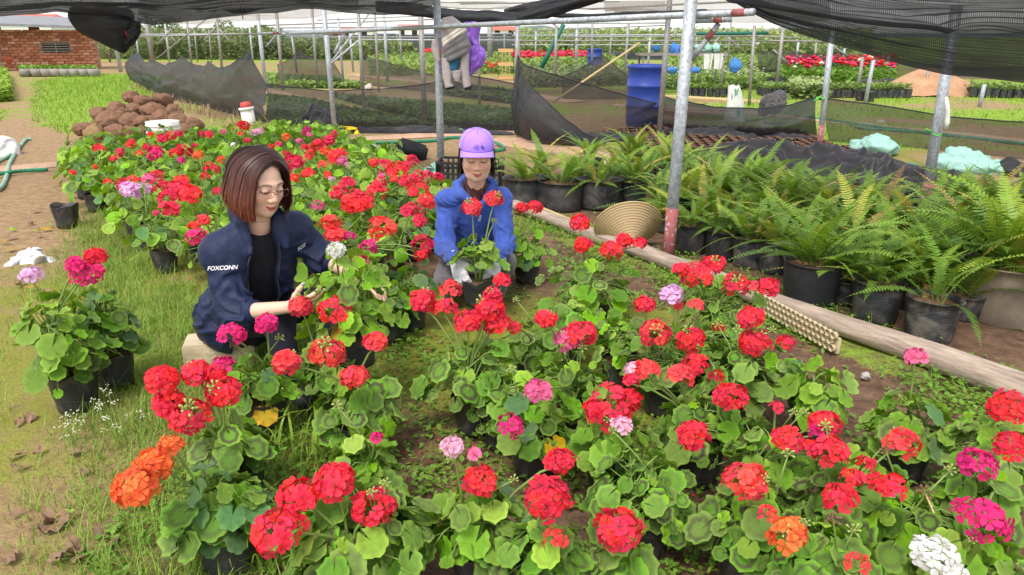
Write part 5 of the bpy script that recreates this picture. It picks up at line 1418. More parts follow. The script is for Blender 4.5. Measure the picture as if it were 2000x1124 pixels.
def perforated():
    a, b = G(1488, 612), G(1632, 694); a.z = b.z = 0
    d = (b-a); L = d.length; d.normalize(); s = Vector((-d.y, d.x, 0)); s = -s if s.y > 0 else s
    root = empty('perforated_strip', a); tag(root, 'cream plastic strip full of round cups standing against the log', 'plastic strip')
    h = 0.105
    mb = MB(); rot = Matrix((d, -s, Vector((0, 0, 1)))).transposed()
    mb.box(d*L/2+Vector((0, 0, h/2-0.01))-s*0.012, (L, 0.016, h-0.03), rot=rot); mb.build('backing', M['cream_plastic'], root, smooth=False)
    r = 0.0175; n = int(L/(2*r*1.02)); cup = MB()
    prof = [(r*0.55, -0.012), (r*0.72, -0.011), (r*0.80, 0.012), (r*0.99, 0.014), (r*0.99, -0.004)]
    cup.lathe(prof, 12); cm = cup.mesh('cup', M['cream_plastic'])
    q = Matrix((d, Vector((0, 0, 1)), s)).transposed().to_4x4()
    for row in range(3):
        for i in range(n - row % 2):
            p = d*((i+0.5+0.5*(row % 2))*2*r*1.02)+Vector((0, 0, 0.012+r+row*r*1.78))+s*0.004
            inst('cup', cm, root, mat=Matrix.Translation(p) @ q)
perforated()
def straw_hat():
    mb = MB(); n = 48; prof = []; uvs = []
    N = 16
    for i in range(N+1):
        f = i/N; r = 0.008+0.202*f; z = -0.19*(1-f)**1.08; prof.append((r*(1+0.006*(i % 2)), z))
    mb.lathe(prof, n)
    inner = [(r*0.985, z+0.006) for r, z in reversed(prof)]
    mb.lathe(inner, n)
    me = mb.mesh('hat_cone', M['straw']); ul = me.uv_layers.new(name='UVMap')
    for l in me.loops:
        v = me.vertices[l.vertex_index].co; ul.data[l.index].uv = (math.hypot(v.x, v.y)*5, math.atan2(v.y, v.x)/PI)
    p = at(1226, 440, 5.02); o = link(bpy.data.objects.new('conical_hat', me)); o.location = p
    ax = Vector((0.05, -0.82, -0.57)).normalized()
    o.rotation_mode = 'QUATERNION'; o.rotation_quaternion = Vector((0, 0, -1)).rotation_difference(ax)
    o.scale = (1.1, 1.1, 1.0)
    tag(o, 'conical woven straw hat resting tip down behind the log', 'hat')
    rim = MB().tube([Vector((0.211*math.cos(2*PI*k/48), 0.211*math.sin(2*PI*k/48), 0.002)) for k in range(49)], 0.006, 6, caps=False).build('rim', M['bamboo'], o)
    for i in range(3, 16, 1):
        f = i/16; r = 0.008+0.202*f; z = -0.19*(1-f)**1.08
        MB().tube([Vector((r*1.006*math.cos(2*PI*k/40), r*1.006*math.sin(2*PI*k/40), z-0.001)) for k in range(41)], 0.0028, 4, caps=False).build('hoop', M['straw'], o)
straw_hat()

# ------------------------------------------------------------------ peat cups set out in rows, the heap of black cloth
def peat_cup():
    mb = MB(); mb.lathe([(0.04, 0), (0.052, 0.05), (0.055, 0.055), (0.047, 0.052)], 8, 0)
    mb.lathe([(0.043, 0.045), (0.02, 0.052)], 8, 1); mb.add([(0.02*math.cos(2*PI*k/8), 0.02*math.sin(2*PI*k/8), 0.052) for k in range(8)], [tuple(range(8))], 1)
    return mb.mesh('peat_cup', [M['black_plastic'], M['peat']])
PC = peat_cup()
poly = [tuple(G(*q).xy) for q in ((1170,262),(1300,248),(1560,258),(1600,276),(1760,330),(2010,410),(1960,470),(1640,440),(1400,345),(1280,300))]
cand = []; rp = random.Random(8)
d1 = Vector((0.83, -0.56, 0)); d2 = Vector((0.56, 0.83, 0)); o0 = G(1400, 300)
for i in range(-50, 60):
    for j in range(-40, 60):
        q = o0+d1*(i+0.5*(j % 2))*0.150+d2*j*0.135
        if inside(q.x, q.y, poly) and rp.random() > 0.12: cand.append(q)
cand.sort(key=lambda q: q.length)
for q in cand[:290]:
    o = inst('peat_cup', PC, None, loc=q+Vector((rp.uniform(-.03, .03), rp.uniform(-.03, .03), 0.004)), rot=(rp.uniform(-.12, .12), rp.uniform(-.12, .12), rp.uniform(0, 6)), scale=rp.uniform(.8, 1.1))
    tag(o, 'small black cup of brown soil in the rows beyond the ferns', 'pot', 'soil cups in rows beyond the ferns')
if len(cand) > 290:
    mb = MB()
    for q in cand[290:]: mb.add([Vector(v.co)+q+Vector((0, 0, .004)) for v in PC.vertices], [tuple(p.vertices) for p in PC.polygons][:16], 0); mb.add([Vector(v.co)+q+Vector((0, 0, .004)) for v in PC.vertices], [tuple(p.vertices) for p in PC.polygons][16:], 1)
    o = mb.build('peat_cups', [M['black_plastic'], M['peat']]); tag(o, 'far rows of small soil cups at the net', 'pots', kind='stuff')
def cloth_heap(name, pa, pb, width, height, label, seed, mat='black_fabric', nu=90, nv=46, cat='cloth', z0=0.0):
    a, b = Vector(pa), Vector(pb); d = b-a; L = d.length; d.normalize(); s = Vector((-d.y, d.x, 0)); c0 = a.lerp(b, 0.5)
    U, Vv = np.meshgrid(np.linspace(0, 1, nu+1), np.linspace(-1, 1, nv+1))
    wv = width*(0.7+0.35*vnoise(np.stack([U*4, 0*U, 0*U], -1), 1.0, seed))*np.sin(np.pi*np.clip(U, 0.02, 0.98))**0.35*0.5
    X = (U-0.5)*L+0.05*fbm(np.stack([U*6, Vv*2, 0*U], -1), 1.0, seed+9, 2); Y = Vv*wv+0.08*fbm(np.stack([U*7, Vv, 0*U+3], -1), 1.0, seed+5, 2)
    P = np.stack([X*1.0, Y, 0*X], -1)
    dome = np.clip(1-Vv**2, 0, 1)**0.6*np.clip(np.sin(np.pi*U), 0, 1)**0.4
    warp = fbm(P, 2.2, seed+2, 2)
    ridg = 1-np.abs(np.sin((Y*13+X*3.5+warp*3.2)))**0.8
    ridg2 = 1-np.abs(np.sin((X*7-Y*6+warp*4)))
    Z = height*dome*(0.35+0.45*(0.5+0.5*fbm(P, 1.6, seed, 3))+0.34*ridg+0.2*ridg2)-0.01*(dome < 0.02)+z0
    W = np.array(c0)[None]+X.reshape(-1, 1)*np.array(d)[None]+Y.reshape(-1, 1)*np.array(s)[None]; W[:, 2] += Z.ravel()
    ii = (np.arange(nv)[:, None]*(nu+1)+np.arange(nu)[None]).ravel(); F = np.stack([ii, ii+1, ii+nu+2, ii+nu+1], -1)
    c = np.array([c0.x, c0.y, 0.0]); o = link(bpy.data.objects.new(name, np_mesh(name, W-c, F, M[mat]))); o.location = c
    tag(o, label, cat); return o
cloth_heap('black_cloth_heap', G(1335, 326), G(1790, 352), 1.55, 0.33, 'long rumpled heap of black shade cloth beyond the ferns', 3)
cloth_heap('black_cloth_heap', G(1640, 350), G(1935, 395), 1.1, 0.28, 'rumpled black cloth around the foot of the leaning post', 8)
cloth_heap('black_cloth_heap', G(1040, 270), G(1330, 276), 0.55, 0.10, 'low black cloth fold at the foot of the pointed net', 12)
cloth_heap('black_cloth_heap', G(1270, 262), G(1600, 276), 0.8, 0.14, 'black cloth fold under the low net panel', 14)
cloth_heap('black_cloth_heap', G(520, 256), G(1010, 262), 0.5, 0.10, 'low black cloth fold along the foot of the middle net', 17)
cloth_heap('black_cloth_heap', G(1900, 336), G(2080, 345), 0.6, 0.20, 'black cloth heap at the right edge behind the mint sack', 19)
# ------------------------------------------------------------------ seedling beds and far planting
def quad_sampler(c):
    P = [np.array(G(*q).xy) for q in c]
    def s(rs, n):
        u, v = rs.rand(n)[:, None], rs.rand(n)[:, None]
        q = (P[0]*(1-u)+P[1]*u)*(1-v)+(P[3]*(1-u)+P[2]*u)*v
        return q[:, 0], q[:, 1]
    return s
def leaf_bed(label, corners, n, size, hmax, mat, seed, name='seedling_bed', cat='plants'):
    V, F = small_leaves(n, quad_sampler(corners), size, seed, None, hmax)
    o = link(bpy.data.objects.new(name, np_mesh(name, V, F, M[mat], False))); tag(o, label, cat, kind='stuff'); return o
leaf_bed('dark green seedlings under the left half of the middle net', ((522,190),(600,200),(860,252),(524,246)), 16000, 0.07, 0.10, 'seedling', 201)
leaf_bed('dark green seedlings under the right half of the middle net', ((640,188),(1006,222),(1006,256),(880,252)), 18000, 0.07, 0.11, 'seedling', 202)
leaf_bed('bright seedlings behind the pointed far net', ((515,150),(640,158),(730,174),(515,172)), 9000, 0.09, 0.16, 'seedling_bright', 203)
leaf_bed('dark seedlings right of the hanging jacket', ((862,168),(1006,186),(1006,204),(862,186)), 7000, 0.09, 0.14, 'seedling', 204)
leaf_bed('low green planting filling the far middle field', ((720,112),(1180,114),(1240,140),(720,150)), 16000, 0.16, 0.42, 'seedling_bright', 205)
leaf_bed('weedy green growth behind the net peak', ((1010,142),(1230,142),(1230,168),(1030,172)), 8000, 0.11, 0.35, 'bush', 206)
leaf_bed('bright leafy bed beyond the blue drum', ((1290,146),(1470,150),(1500,176),(1296,176)), 11000, 0.10, 0.38, 'seedling_bright', 207)
leaf_bed('far green field bed at right', ((1300,122),(1540,122),(1540,146),(1300,142)), 9000, 0.15, 0.45, 'seedling_bright', 208)
leaf_bed('green leaves of the far red flower bed', ((1522,140),(1750,142),(1745,166),(1520,164)), 9000, 0.13, 0.42, 'clover', 209)
leaf_bed('tall weeds beside the lane at far left', ((-60,150),(18,150),(26,198),(-60,205)), 7000, 0.10, 0.35, 'grass_green', 210)
leaf_bed('pale straggly plants in the middle right distance', ((1540,176),(1610,178),(1620,196),(1540,194)), 2500, 0.12, 0.38, 'bush_pale', 211)
def flower_strip(label, corners, n, z, cols, size, seed):
    """far flower heads: one object per colour, too many and too small to tell apart"""
    rs = np.random.RandomState(seed); X, Y = quad_sampler(corners)(rs, n)
    mb = MB(); cl = list(cols)
    for i in range(n):
        c = Vector((X[i], Y[i], z*rs.uniform(0.75, 1.15))); s = size*rs.uniform(0.7, 1.25)
        vs = [c+Vector((s*math.cos(a), s*math.sin(a), 0.0)) for a in (0, 1.05, 2.1, 3.14, 4.2, 5.2)]+[c+Vector((0, 0, s*0.75)), c-Vector((0, 0, s*.6))]
        mb.add(vs, [(k, (k+1) % 6, 6) for k in range(6)]+[((k+1) % 6, k, 7) for k in range(6)], rs.randint(len(cl)))
    o = mb.build('far_flowers', [M['petal_'+c] for c in cl], smooth=False); tag(o, label, 'flowers', kind='stuff')
flower_strip('mass of red and pink flowers in the far bed at right', ((1540,142),(1745,144),(1742,162),(1530,162)), 330, 0.62, ('red','red','scarlet','scarlet','pink','magenta','white','orange'), 0.085, 301)
flower_strip('red and orange flowers far behind the middle net', ((830,112),(945,113),(945,118),(830,118)), 160, 0.5, ('red','scarlet','orange','pink'), 0.11, 302)
flower_strip('band of red flowers far behind the net peak', ((1000,118),(1150,118),(1150,128),(1000,130)), 220, 0.5, ('red','scarlet','scarlet','pink'), 0.11, 303)
flower_strip('white flowers dotted over the leafy bed beyond the drum', ((1290,150),(1470,152),(1500,174),(1296,174)), 200, 0.42, ('white',), 0.03, 304)
flower_strip('few red flowers on the far left of the middle field', ((930,140),(985,140),(985,150),(930,150)), 40, 0.4, ('red','scarlet'), 0.05, 305)

leaf_bed('dense pale shrubs behind the left frames reading as one mass', ((185,116),(540,118),(560,108),(190,106)), 15000, 0.20, 1.9, 'bush', 221, 'far_shrubs', 'shrubs')
leaf_bed('dense shrubs behind the middle frames reading as one mass', ((540,116),(780,118),(780,108),(540,108)), 8000, 0.20, 1.3, 'bush', 222, 'far_shrubs', 'shrubs')
leaf_bed('dense pale shrubs behind the right frames reading as one mass', ((1010,112),(1700,118),(1700,108),(1010,105)), 18000, 0.24, 1.9, 'bush_pale', 223, 'far_shrubs', 'shrubs')
# rows of seedlings in black bags
def seedling_mesh(seed):
    rs = random.Random(seed); mb = MB(); mb.lathe([(0.05, 0), (0.075, 0.02), (0.08, 0.17), (0.07, 0.165)], 8, 0)
    for i in range(24):
        a = rs.uniform(0, 6.28); r = rs.uniform(0, .12); c = Vector((r*math.cos(a), r*math.sin(a), rs.uniform(.16, .28))); s = rs.uniform(.03, .05); t = Vector((math.cos(a), math.sin(a), rs.uniform(.1, .9))).normalized()*s; w = t.cross(Vector((0, 0, 1))).normalized()*s*.6
        mb.add([c-t, c+w, c+t, c-w], [(0, 1, 2, 3)], 1)
    return mb.mesh('potted_seedling', [M['bag'], M['seedling_bright']], False)
SDL = [seedling_mesh(s) for s in range(4)]
def seed_row(a, b, n, rows, label, group):
    A0, B0 = G(*a), G(*b); d = (B0-A0).normalized(); s = Vector((-d.y, d.x, 0)); rs = random.Random(n)
    for r in range(rows):
        for i in range(n):
            p = A0.lerp(B0, (i+0.5*(r % 2))/n)+s*r*0.21+Vector((rs.uniform(-.02, .02), rs.uniform(-.02, .02), 0))
            o = inst('potted_seedling', rs.choice(SDL), None, loc=p, rot=(0, 0, rs.uniform(0, 6)), scale=rs.uniform(1.0, 1.25)); tag(o, label, 'seedling', group)
seed_row((1500, 190), (1782, 192), 25, 5, 'green seedling in a small black bag in the long row before the red flowers', 'seedlings in the long middle right row')
seed_row((1900, 190), (2060, 194), 11, 3, 'green seedling in a small black bag near the right edge', 'seedlings in bags at the right edge')
seed_row((1345, 188), (1440, 190), 7, 1, 'seedling bag at the front of the leafy bed beyond the drum', 'bags at the front of the leafy bed')
seed_row((1480, 165), (1535, 166), 5, 2, 'seedling in a dark bag left of the far red bed', 'bags left of the far red bed')

# ------------------------------------------------------------------ trees, bushes
def leaf_cloud(blobs, n, size, seed, off=(0, 0, 0)):
    rs = np.random.RandomState(seed); Vs = []
    tot = sum(b[3]*b[4]*b[5] for b in blobs)**1.0
    for (cx, cy, cz, rx, ry, rz) in blobs:
        m = max(12, int(n*(rx*ry*rz)/tot)); d = rs.randn(m, 3); d /= np.linalg.norm(d, axis=1)[:, None]
        rad = (0.55+0.45*rs.rand(m)**0.5)*(1+0.30*vnoise(d*1.0+cx, 2.2, seed)); c = np.array([cx, cy, cz])+d*np.array([rx, ry, rz])*rad[:, None]
        t = rs.randn(m, 3); t /= np.linalg.norm(t, axis=1)[:, None]; w = np.cross(t, rs.randn(m, 3)); w /= np.linalg.norm(w, axis=1)[:, None]
        s = size*(0.6+0.8*rs.rand(m))[:, None]
        Vs.append(np.stack([c-t*s, c+w*s*0.5, c+t*s, c-w*s*0.5], 1))
    V = np.concatenate(Vs).reshape(-1, 3); return V, np.arange(len(V)).reshape(-1, 4)
def bush(bpx, w_px, top_py, mat, label, seed, n=1400, group='bushes beyond the frames', name='bush', cat='bush', trunk=0.25):
    b = G(*bpx); k = pxm(b); W = w_px/2/k; t = at(bpx[0], top_py, b.y); Hh = t.z
    rs = random.Random(seed); root = empty(name, b); tag(root, label, cat, group)
    bl = []
    for i in range(9):
        f = rs.uniform(0.35, 0.9); bl.append((rs.uniform(-.75, .75)*W, rs.uniform(-.5, .5)*W, Hh*f, W*rs.uniform(.3, .5), W*rs.uniform(.3, .45), Hh*rs.uniform(.18, .30)))
    V, F = leaf_cloud(bl, n, max(0.06, 2.6/k), seed); V[:, 2] = np.maximum(V[:, 2], 0.02)
    inst('crown', np_mesh('crown', V, F, M[mat], False), root)
    tk = MB()
    tk.tube([(0, 0, 0), (0.02*W, 0, Hh*0.3), (0.05*W, 0, Hh*0.6)], [W*.07, W*.05, W*.02], 6)
    for q in range(4):
        a = rs.uniform(0, 6.28); tk.tube([(0, 0, Hh*.2), (W*.3*math.cos(a), W*.3*math.sin(a), Hh*.5), (W*.5*math.cos(a), W*.5*math.sin(a), Hh*.75)], [W*.035, W*.025, W*.01], 5)
    tk.build('trunk', M['bark'], root)
BUSH = [((215,122),60,80,'bush_pale','pale shrub just right of the brick hut'),((262,118),70,72,'bush','green shrub behind the leaning grey post'),((320,116),80,66,'bush_pale','pale flowering shrub behind the left net fence'),((385,114),80,70,'bush','shrub behind the left frames'),
 ((450,114),80,72,'bush_pale','pale shrub behind the left frames'),((520,116),70,78,'bush','shrub behind the middle left frames'),((590,116),70,84,'bush','green shrub in the middle field'),((660,118),60,84,'bush','green shrub left of the far screen'),((715,118),46,80,'bush_pale','pale shrub near the red flowers'),
 ((790,112),50,84,'bush_pale','small pale tree before the far screen'),((1040,108),70,80,'bush_pale','pale shrub in the far middle'),((1110,108),80,76,'bush','shrub behind the green slanting pole'),((1180,108),70,84,'bush_pale','yellowish palm-like shrub in the far middle'),((1250,108),80,80,'bush_pale','pale shrub behind the blue sacks'),
 ((1340,108),80,80,'bush','shrub behind the hanging sacks'),((1420,110),80,84,'bush_pale','pale shrub right of the hanging sacks'),((1490,112),80,82,'bush_pale','large pale shrub left of the right frames'),((1560,114),70,84,'bush_pale','pale willow-like shrub behind the red bed'),((1625,118),60,88,'bush','shrub behind the far red bed'),((1690,124),60,100,'bush','shrub partly hidden by the drooping cloth')]
for i, (b, w, t, m, lab) in enumerate(BUSH): bush(b, w, t, m, lab, 400+i)
TREE = [((320,104),90,40,'tall tree with dark crown behind the left frames'),((420,103),90,46,'second tall tree behind the left frames'),((500,102),60,54,'small dark tree behind the left frames'),((275,104),50,56,'small tree above the sagging net lump'),((1190,98),80,60,'distant tree right of the centre'),((1290,98),90,58,'distant tree behind the thick post'),((1420,98),90,64,'distant broad tree at right'),((1530,98),80,66,'distant tree behind the right frames')]
for i, (b, w, t, lab) in enumerate(TREE): bush(b, w, t, 'tree', lab, 440+i, 1800, 'trees beyond the field', 'tree', 'tree')

# ------------------------------------------------------------------ hills and far houses
def hills():
    mb = MB(); pts = [(-500,74),(-200,68),(0,72),(200,66),(420,70),(640,66),(900,70),(1010,60),(1120,55),(1230,62),(1380,68),(1600,62),(1800,68),(2100,64),(2500,72)]
    n = 160; Y = 900
    for k in range(2):
        top = [at(*((lambda f: (pts[int(f)][0]+(pts[min(len(pts)-1, int(f)+1)][0]-pts[int(f)][0])*(f-int(f)), pts[int(f)][1]+(pts[min(len(pts)-1, int(f)+1)][1]-pts[int(f)][1])*(f-int(f))))(i/n*(len(pts)-1.001))), Y) for i in range(n+1)]
    vs = []
    for i, p in enumerate(top):
        j = 6*vn1(i*0.21, 0, 0, 1, 7)
        vs += [(p.x*0.8, Y-160, 0), (p.x, Y, max(4, p.z+j)), (p.x*1.1, Y+220, 0)]
    mb.add(vs, [(3*i+a, 3*i+3+a, 3*i+4+a, 3*i+1+a) for i in range(n) for a in (0, 1)])
    o = mb.build('hills', M['hill']); tag(o, 'low distant hills on the horizon', kind='structure')
hills()
def house(px, w_px, wall_top, roof_top, Y, label, roof='house_roof'):
    k = FPX/Y; W = w_px/k; b = at(px, 80, Y); zt = at(px, wall_top, Y).z; zr = at(px, roof_top, Y).z; D = W*0.6
    root = empty('house', (b.x, Y, 0)); tag(root, label, 'house', 'houses on the horizon')
    MB().box((0, 0, zt/2), (W, D, zt)).build('wall', M['house_wall'], root, smooth=False)
    mb = MB(); e = W*0.54; f = D*0.58
    mb.add([(-e, -f, zt+.02), (e, -f, zt+.02), (e, f, zt+.02), (-e, f, zt+.02), (-e*.8, 0, zr), (e*.8, 0, zr)], [(0, 1, 5, 4), (2, 3, 4, 5), (1, 2, 5), (3, 0, 4), (3, 2, 1, 0)]); mb.build('roof', M[roof], root, smooth=False)
    for i in range(max(2, int(W/3.5))):
        for z in np.arange(1.2, zt-1.0, 3.0):
            MB().box((-W/2+(i+.5)*W/max(2, int(W/3.5)), -D/2-.02, z+.7), (1.1, .06, 1.3)).build('window', M['dark'], root, smooth=False)
house(60, 130, 44, 28, 110, 'long pale house with red roof above the hut')
house(150, 60, 52, 40, 130, 'small house with red roof right of the hut roof')
house(700, 60, 60, 52, 160, 'far house with red roof in the middle left')
house(800, 46, 56, 48, 170, 'far pale house left of the hanging jacket')
house(985, 50, 60, 52, 170, 'far house with red roof right of the hanging jacket')
house(1505, 70, 72, 62, 120, 'far house with low red roof behind the right frames')
house(1400, 40, 70, 64, 160, 'far small house behind the right frames')
house(900, 40, 62, 56, 180, 'tiny far house at the middle of the horizon')

# ------------------------------------------------------------------ the brick hut
def hut():
    Y = 33.6; k = FPX/(Y*CP+(CAM_H-.9)*SP); L = at(22, 134, Y); R_ = at(184, 131, Y); W = R_.x-L.x; h = at(100, 58, Y).z
    W *= 1.06; root = empty('brick_hut', ((L.x+R_.x)/2, Y, 0), 0.52); tag(root, 'small red brick hut with a dark slatted window at far left', 'hut')
    MB().box((0, 1.02, h/2-0.03), (W-0.06, 2.0, h-0.06)).build('wall', M['mortar'], root, smooth=False)
    bl, bh = 0.30, 0.118; rs = random.Random(2); courses = int(h/bh)
    bm = MB().box((0, 0, 0), (bl-0.022, 0.11, bh-0.020)).mesh('brick', M['brick'], False); hm = MB().box((0, 0, 0), (bl/2-0.02, 0.11, bh-0.020)).mesh('brick', M['brick'], False)
    wx0, wx1, wz0, wz1 = at(67, 0, Y).x-root.location.x, at(112, 0, Y).x-root.location.x, at(90, 103, Y).z, at(90, 84, Y).z
    right_top = lambda z: W/2-(0.32*max(0, (z-h*0.55)/(h*0.45))**1.3 if z > h*0.55 else 0)     # the ragged broken right corner
    for c in range(courses):
        z = (c+.5)*bh; x = -W/2+(bl/2 if c % 2 == 0 else 0)
        if c % 2: inst('brick', hm, root, loc=(-W/2+bl/4, 0, z))
        while x < right_top(z)-bl*0.3:
            xc = x if c % 2 == 0 else x+bl
            if xc+bl/2 < W/2+0.05 and not (wx0-.1 < xc < wx1+.1 and wz0-.02 < z < wz1+.02):
                inst('brick', bm, root, loc=(xc+rs.uniform(-.008, .008), rs.uniform(-.015, .01), z), rot=(0, rs.uniform(-.012, .012), rs.uniform(-.02, .02)))
            x += bl
    win = MB().box(((wx0+wx1)/2, -0.01, (wz0+wz1)/2), (wx1-wx0, 0.05, wz1-wz0)).build('window', M['dark'], root, smooth=False)
    for i in range(4): MB().box(((wx0+wx1)/2, -0.05, wz0+(i+.5)*(wz1-wz0)/4), (wx1-wx0-.02, 0.02, 0.03)).build('slat', M['timber'], win, smooth=False)
    MB().box(((wx0+wx1)/2, -0.055, (wz0+wz1)/2), (.03, 0.03, wz1-wz0)).build('mullion', M['timber'], win, smooth=False)
    rf = MB(); rf.add([(-W/2-1.6, -.9, h+.18), (W/2+.1, -.9, h+.02), (W/2+.1, 2.3, h+.42), (-W/2-1.6, 2.3, h+.58), (-W/2-1.6, -.9, h+.28), (W/2+.1, -.9, h+.12), (W/2+.1, 2.3, h+.52), (-W/2-1.6, 2.3, h+.68)], [(3, 2, 1, 0), (4, 5, 6, 7), (0, 1, 5, 4), (1, 2, 6, 5), (2, 3, 7, 6), (3, 0, 4, 7)])
    rf.build('roof', M['roof_sheet'], root, smooth=False)
    MB().box((-W/2-.05, -.55, h*.53), (.17, .17, h*1.05), rot=Matrix.Rotation(-.06, 3, 'Y')).build('corner_post', M['timber'], root, smooth=False)
    MB().box((-W/2+1.5, 0.3, h+.1), (.4, .3, .25)).build('ridge_block', M['brick'], root, smooth=False)
hut()
def terracotta(px, r, h, label, tilt=0):
    mb = MB(); mb.lathe([(r*.45, 0), (r*.7, 0.01), (r*.95, h*.75), (r*1.1, h*.78), (r*1.12, h), (r, h), (r*.9, h*.8)], 14)
    o = mb.build('terracotta_pot', M['terracotta'], loc=G(*px)); o.rotation_euler = (0, tilt, 0); tag(o, label, 'pot')
terracotta((70, 136), .22, .5, 'tall terracotta pot leaning against the hut wall', .08); terracotta((91, 137), .17, .25, 'low terracotta pot right of the tall one at the hut'); terracotta((18, 138), .2, .6, 'tall terracotta jar at the hut corner', .2)
for i, px in enumerate((52, 74, 94, 113, 131, 149, 167, 185)):
    mb = MB(); mb.lathe([(.10, 0), (.19, .03), (.21, .17), (.20, .26), (.13, .27)], 10, wob=lambda a, k: .06*math.sin(3*a+i)); o = mb.build('mossy_pot', M['timber'], loc=G(px, 150)); tag(o, 'squat mossy pot in the row edging the lawn before the hut', 'pot', 'mossy pots edging the lawn')
leaf_bed('low green plants in the row of pots before the hut', ((40,150),(192,149),(190,143),(40,144)), 3000, 0.09, 0.34, 'clover', 215)
for i, px in enumerate((735, 840, 1352, 1380, 1400)):
    pass

# ------------------------------------------------------------------ clods, buckets and other yard clutter
def rock_mesh(seed, r=1.0, flat=0.8, sack=False):
    bm = bmesh.new(); bmesh.ops.create_icosphere(bm, subdivisions=4, radius=1.0)
    for v in bm.verts:
        p = np.array([v.co[:]]); k = 1+0.24*fbm(p, 1.3, seed, 3)[0]+0.10*vnoise(p, 6, seed)[0]+0.06*vnoise(p, 15, seed)[0]
        if sack:
            a = math.atan2(v.co.y, v.co.x); w = fbm(p, 1.5, seed, 2)[0]; k = 1+0.30*fbm(p, 1.1, seed, 2)[0]+0.24*(1-abs(math.sin(4*a+4*w+2*v.co.z)))*(0.4+0.6*max(0, v.co.z))-0.32*max(0, v.co.z-0.35)*(1-v.co.z*v.co.z)*1.5
        v.co = Vector((v.co.x*k*1.05, v.co.y*k*0.95, v.co.z*k*flat))
    me = bpy.data.meshes.new('soil_clod'); bm.to_mesh(me); bm.free(); me.polygons.foreach_set('use_smooth', [True]*len(me.polygons)); return me
def clod(px, py, wpx, Y, label, mat, seed):
    me = rock_mesh(seed, flat=random.Random(seed).uniform(.72, .92)); me.materials.append(M[mat]); p = at(px, py, Y); s = wpx/2/pxm(p)
    o = inst('soil_clod', me, None, loc=p, rot=(random.Random(seed).uniform(-.5, .5), random.Random(seed+1).uniform(-.6, .6), seed), scale=s*.98); tag(o, label, 'soil clod', 'soil clods in the heap')
CL = [(258,192,32,11.5),(316,197,40,11.4),(280,200,36,11.2),(229,217,42,11.1),(262,214,34,11.1),(300,218,42,11.0),(338,222,38,11.1),(195,224,34,11.1),(212,240,46,10.8),(263,241,52,10.7),(315,233,44,10.9),(296,240,34,10.8),(348,238,40,10.9),(378,246,40,10.9),
 (160,252,34,10.6),(180,253,36,10.5),(186,263,42,10.3),(226,259,42,10.35),(255,262,34,10.4),(280,258,34,10.5),(205,248,30,10.7),(240,229,30,11.0),(330,244,36,10.9),(358,256,34,10.7)]
for i, (x, y, w, Y) in enumerate(CL):
    lab = 'brown fibrous soil clod in the heap behind the white bucket'
    if i == 0: lab = 'soil clod topmost at the left of the heap'
    if i == 1: lab = 'large round soil clod topmost at the right of the heap'
    if i == 16: lab = 'pale yellowish soil clod at the front of the heap'
    clod(x, y, w, Y, lab, 'clod_pale' if i == 16 else 'clod', 30+i)
def bucket(px, py, w, h, label, mat='white_plastic', Y=None, rings=4):
    p = G(px, py); root = empty('bucket', p); tag(root, label, 'bucket')
    pr = [(w*.86, 0), (w*.88, h*.05)]; 
    for i in range(rings): z = h*(.45+.5*i/rings); pr += [(w*.96, z), (w*1.03, z+.01), (w*1.03, z+h*.06), (w*.97, z+h*.075)]
    pr += [(w*1.0, h), (w*.95, h), (w*.9, h*.8)]
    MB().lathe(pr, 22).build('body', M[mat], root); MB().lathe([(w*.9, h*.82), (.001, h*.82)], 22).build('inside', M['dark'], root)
    return root
bucket(325, 292, .205, .36, 'white ribbed bucket in front of the soil heap')
# leaning tube with red cap
def tube_cap():
    p = G(492, 262); root = empty('plastic_tube', p); tag(root, 'dirty white tube with red cap leaning behind the crowded bed', 'tube'); t = at(479, 203, p.y)-p; q = at(478, 199, p.y)-p
    MB().tube([(0, 0, 0), t*.86], .095, 16).build('body', M['white_plastic'], root); MB().tube([t*.80, t*.88], .112, 16).build('collar', M['white_plastic'], root); MB().tube([t*.86, t*1.02, t*1.06], [.075, .075, .05], 16).build('cap', M['red_plastic'], root)
tube_cap()
cloth_heap('net_roll', G(598, 252), G(668, 262), 0.62, 0.42, 'bulging bundle of black net beside the yellow bag', 23, 'black_fabric', 50, 36)
cloth_heap('yellow_bag', G(642, 256), G(702, 260), 0.34, 0.13, 'crumpled yellow plastic bag at the foot of the grey post', 24, 'yellow_bag', 40, 24, 'bag')
clod(630, 256, 12, 11.2, 'small round grey stone beside the yellow bag', 'stone', 77)
cloth_heap('teal_bag', G(828, 350), G(862, 342), 0.26, 0.20, 'crumpled teal bag beside the jacket post', 25, 'mint', 30, 24, 'bag')
cloth_heap('teal_bag', G(690, 296), G(728, 290), 0.2, 0.12, 'small teal bag at the back of the crowded bed', 26, 'mint', 24, 18, 'bag')
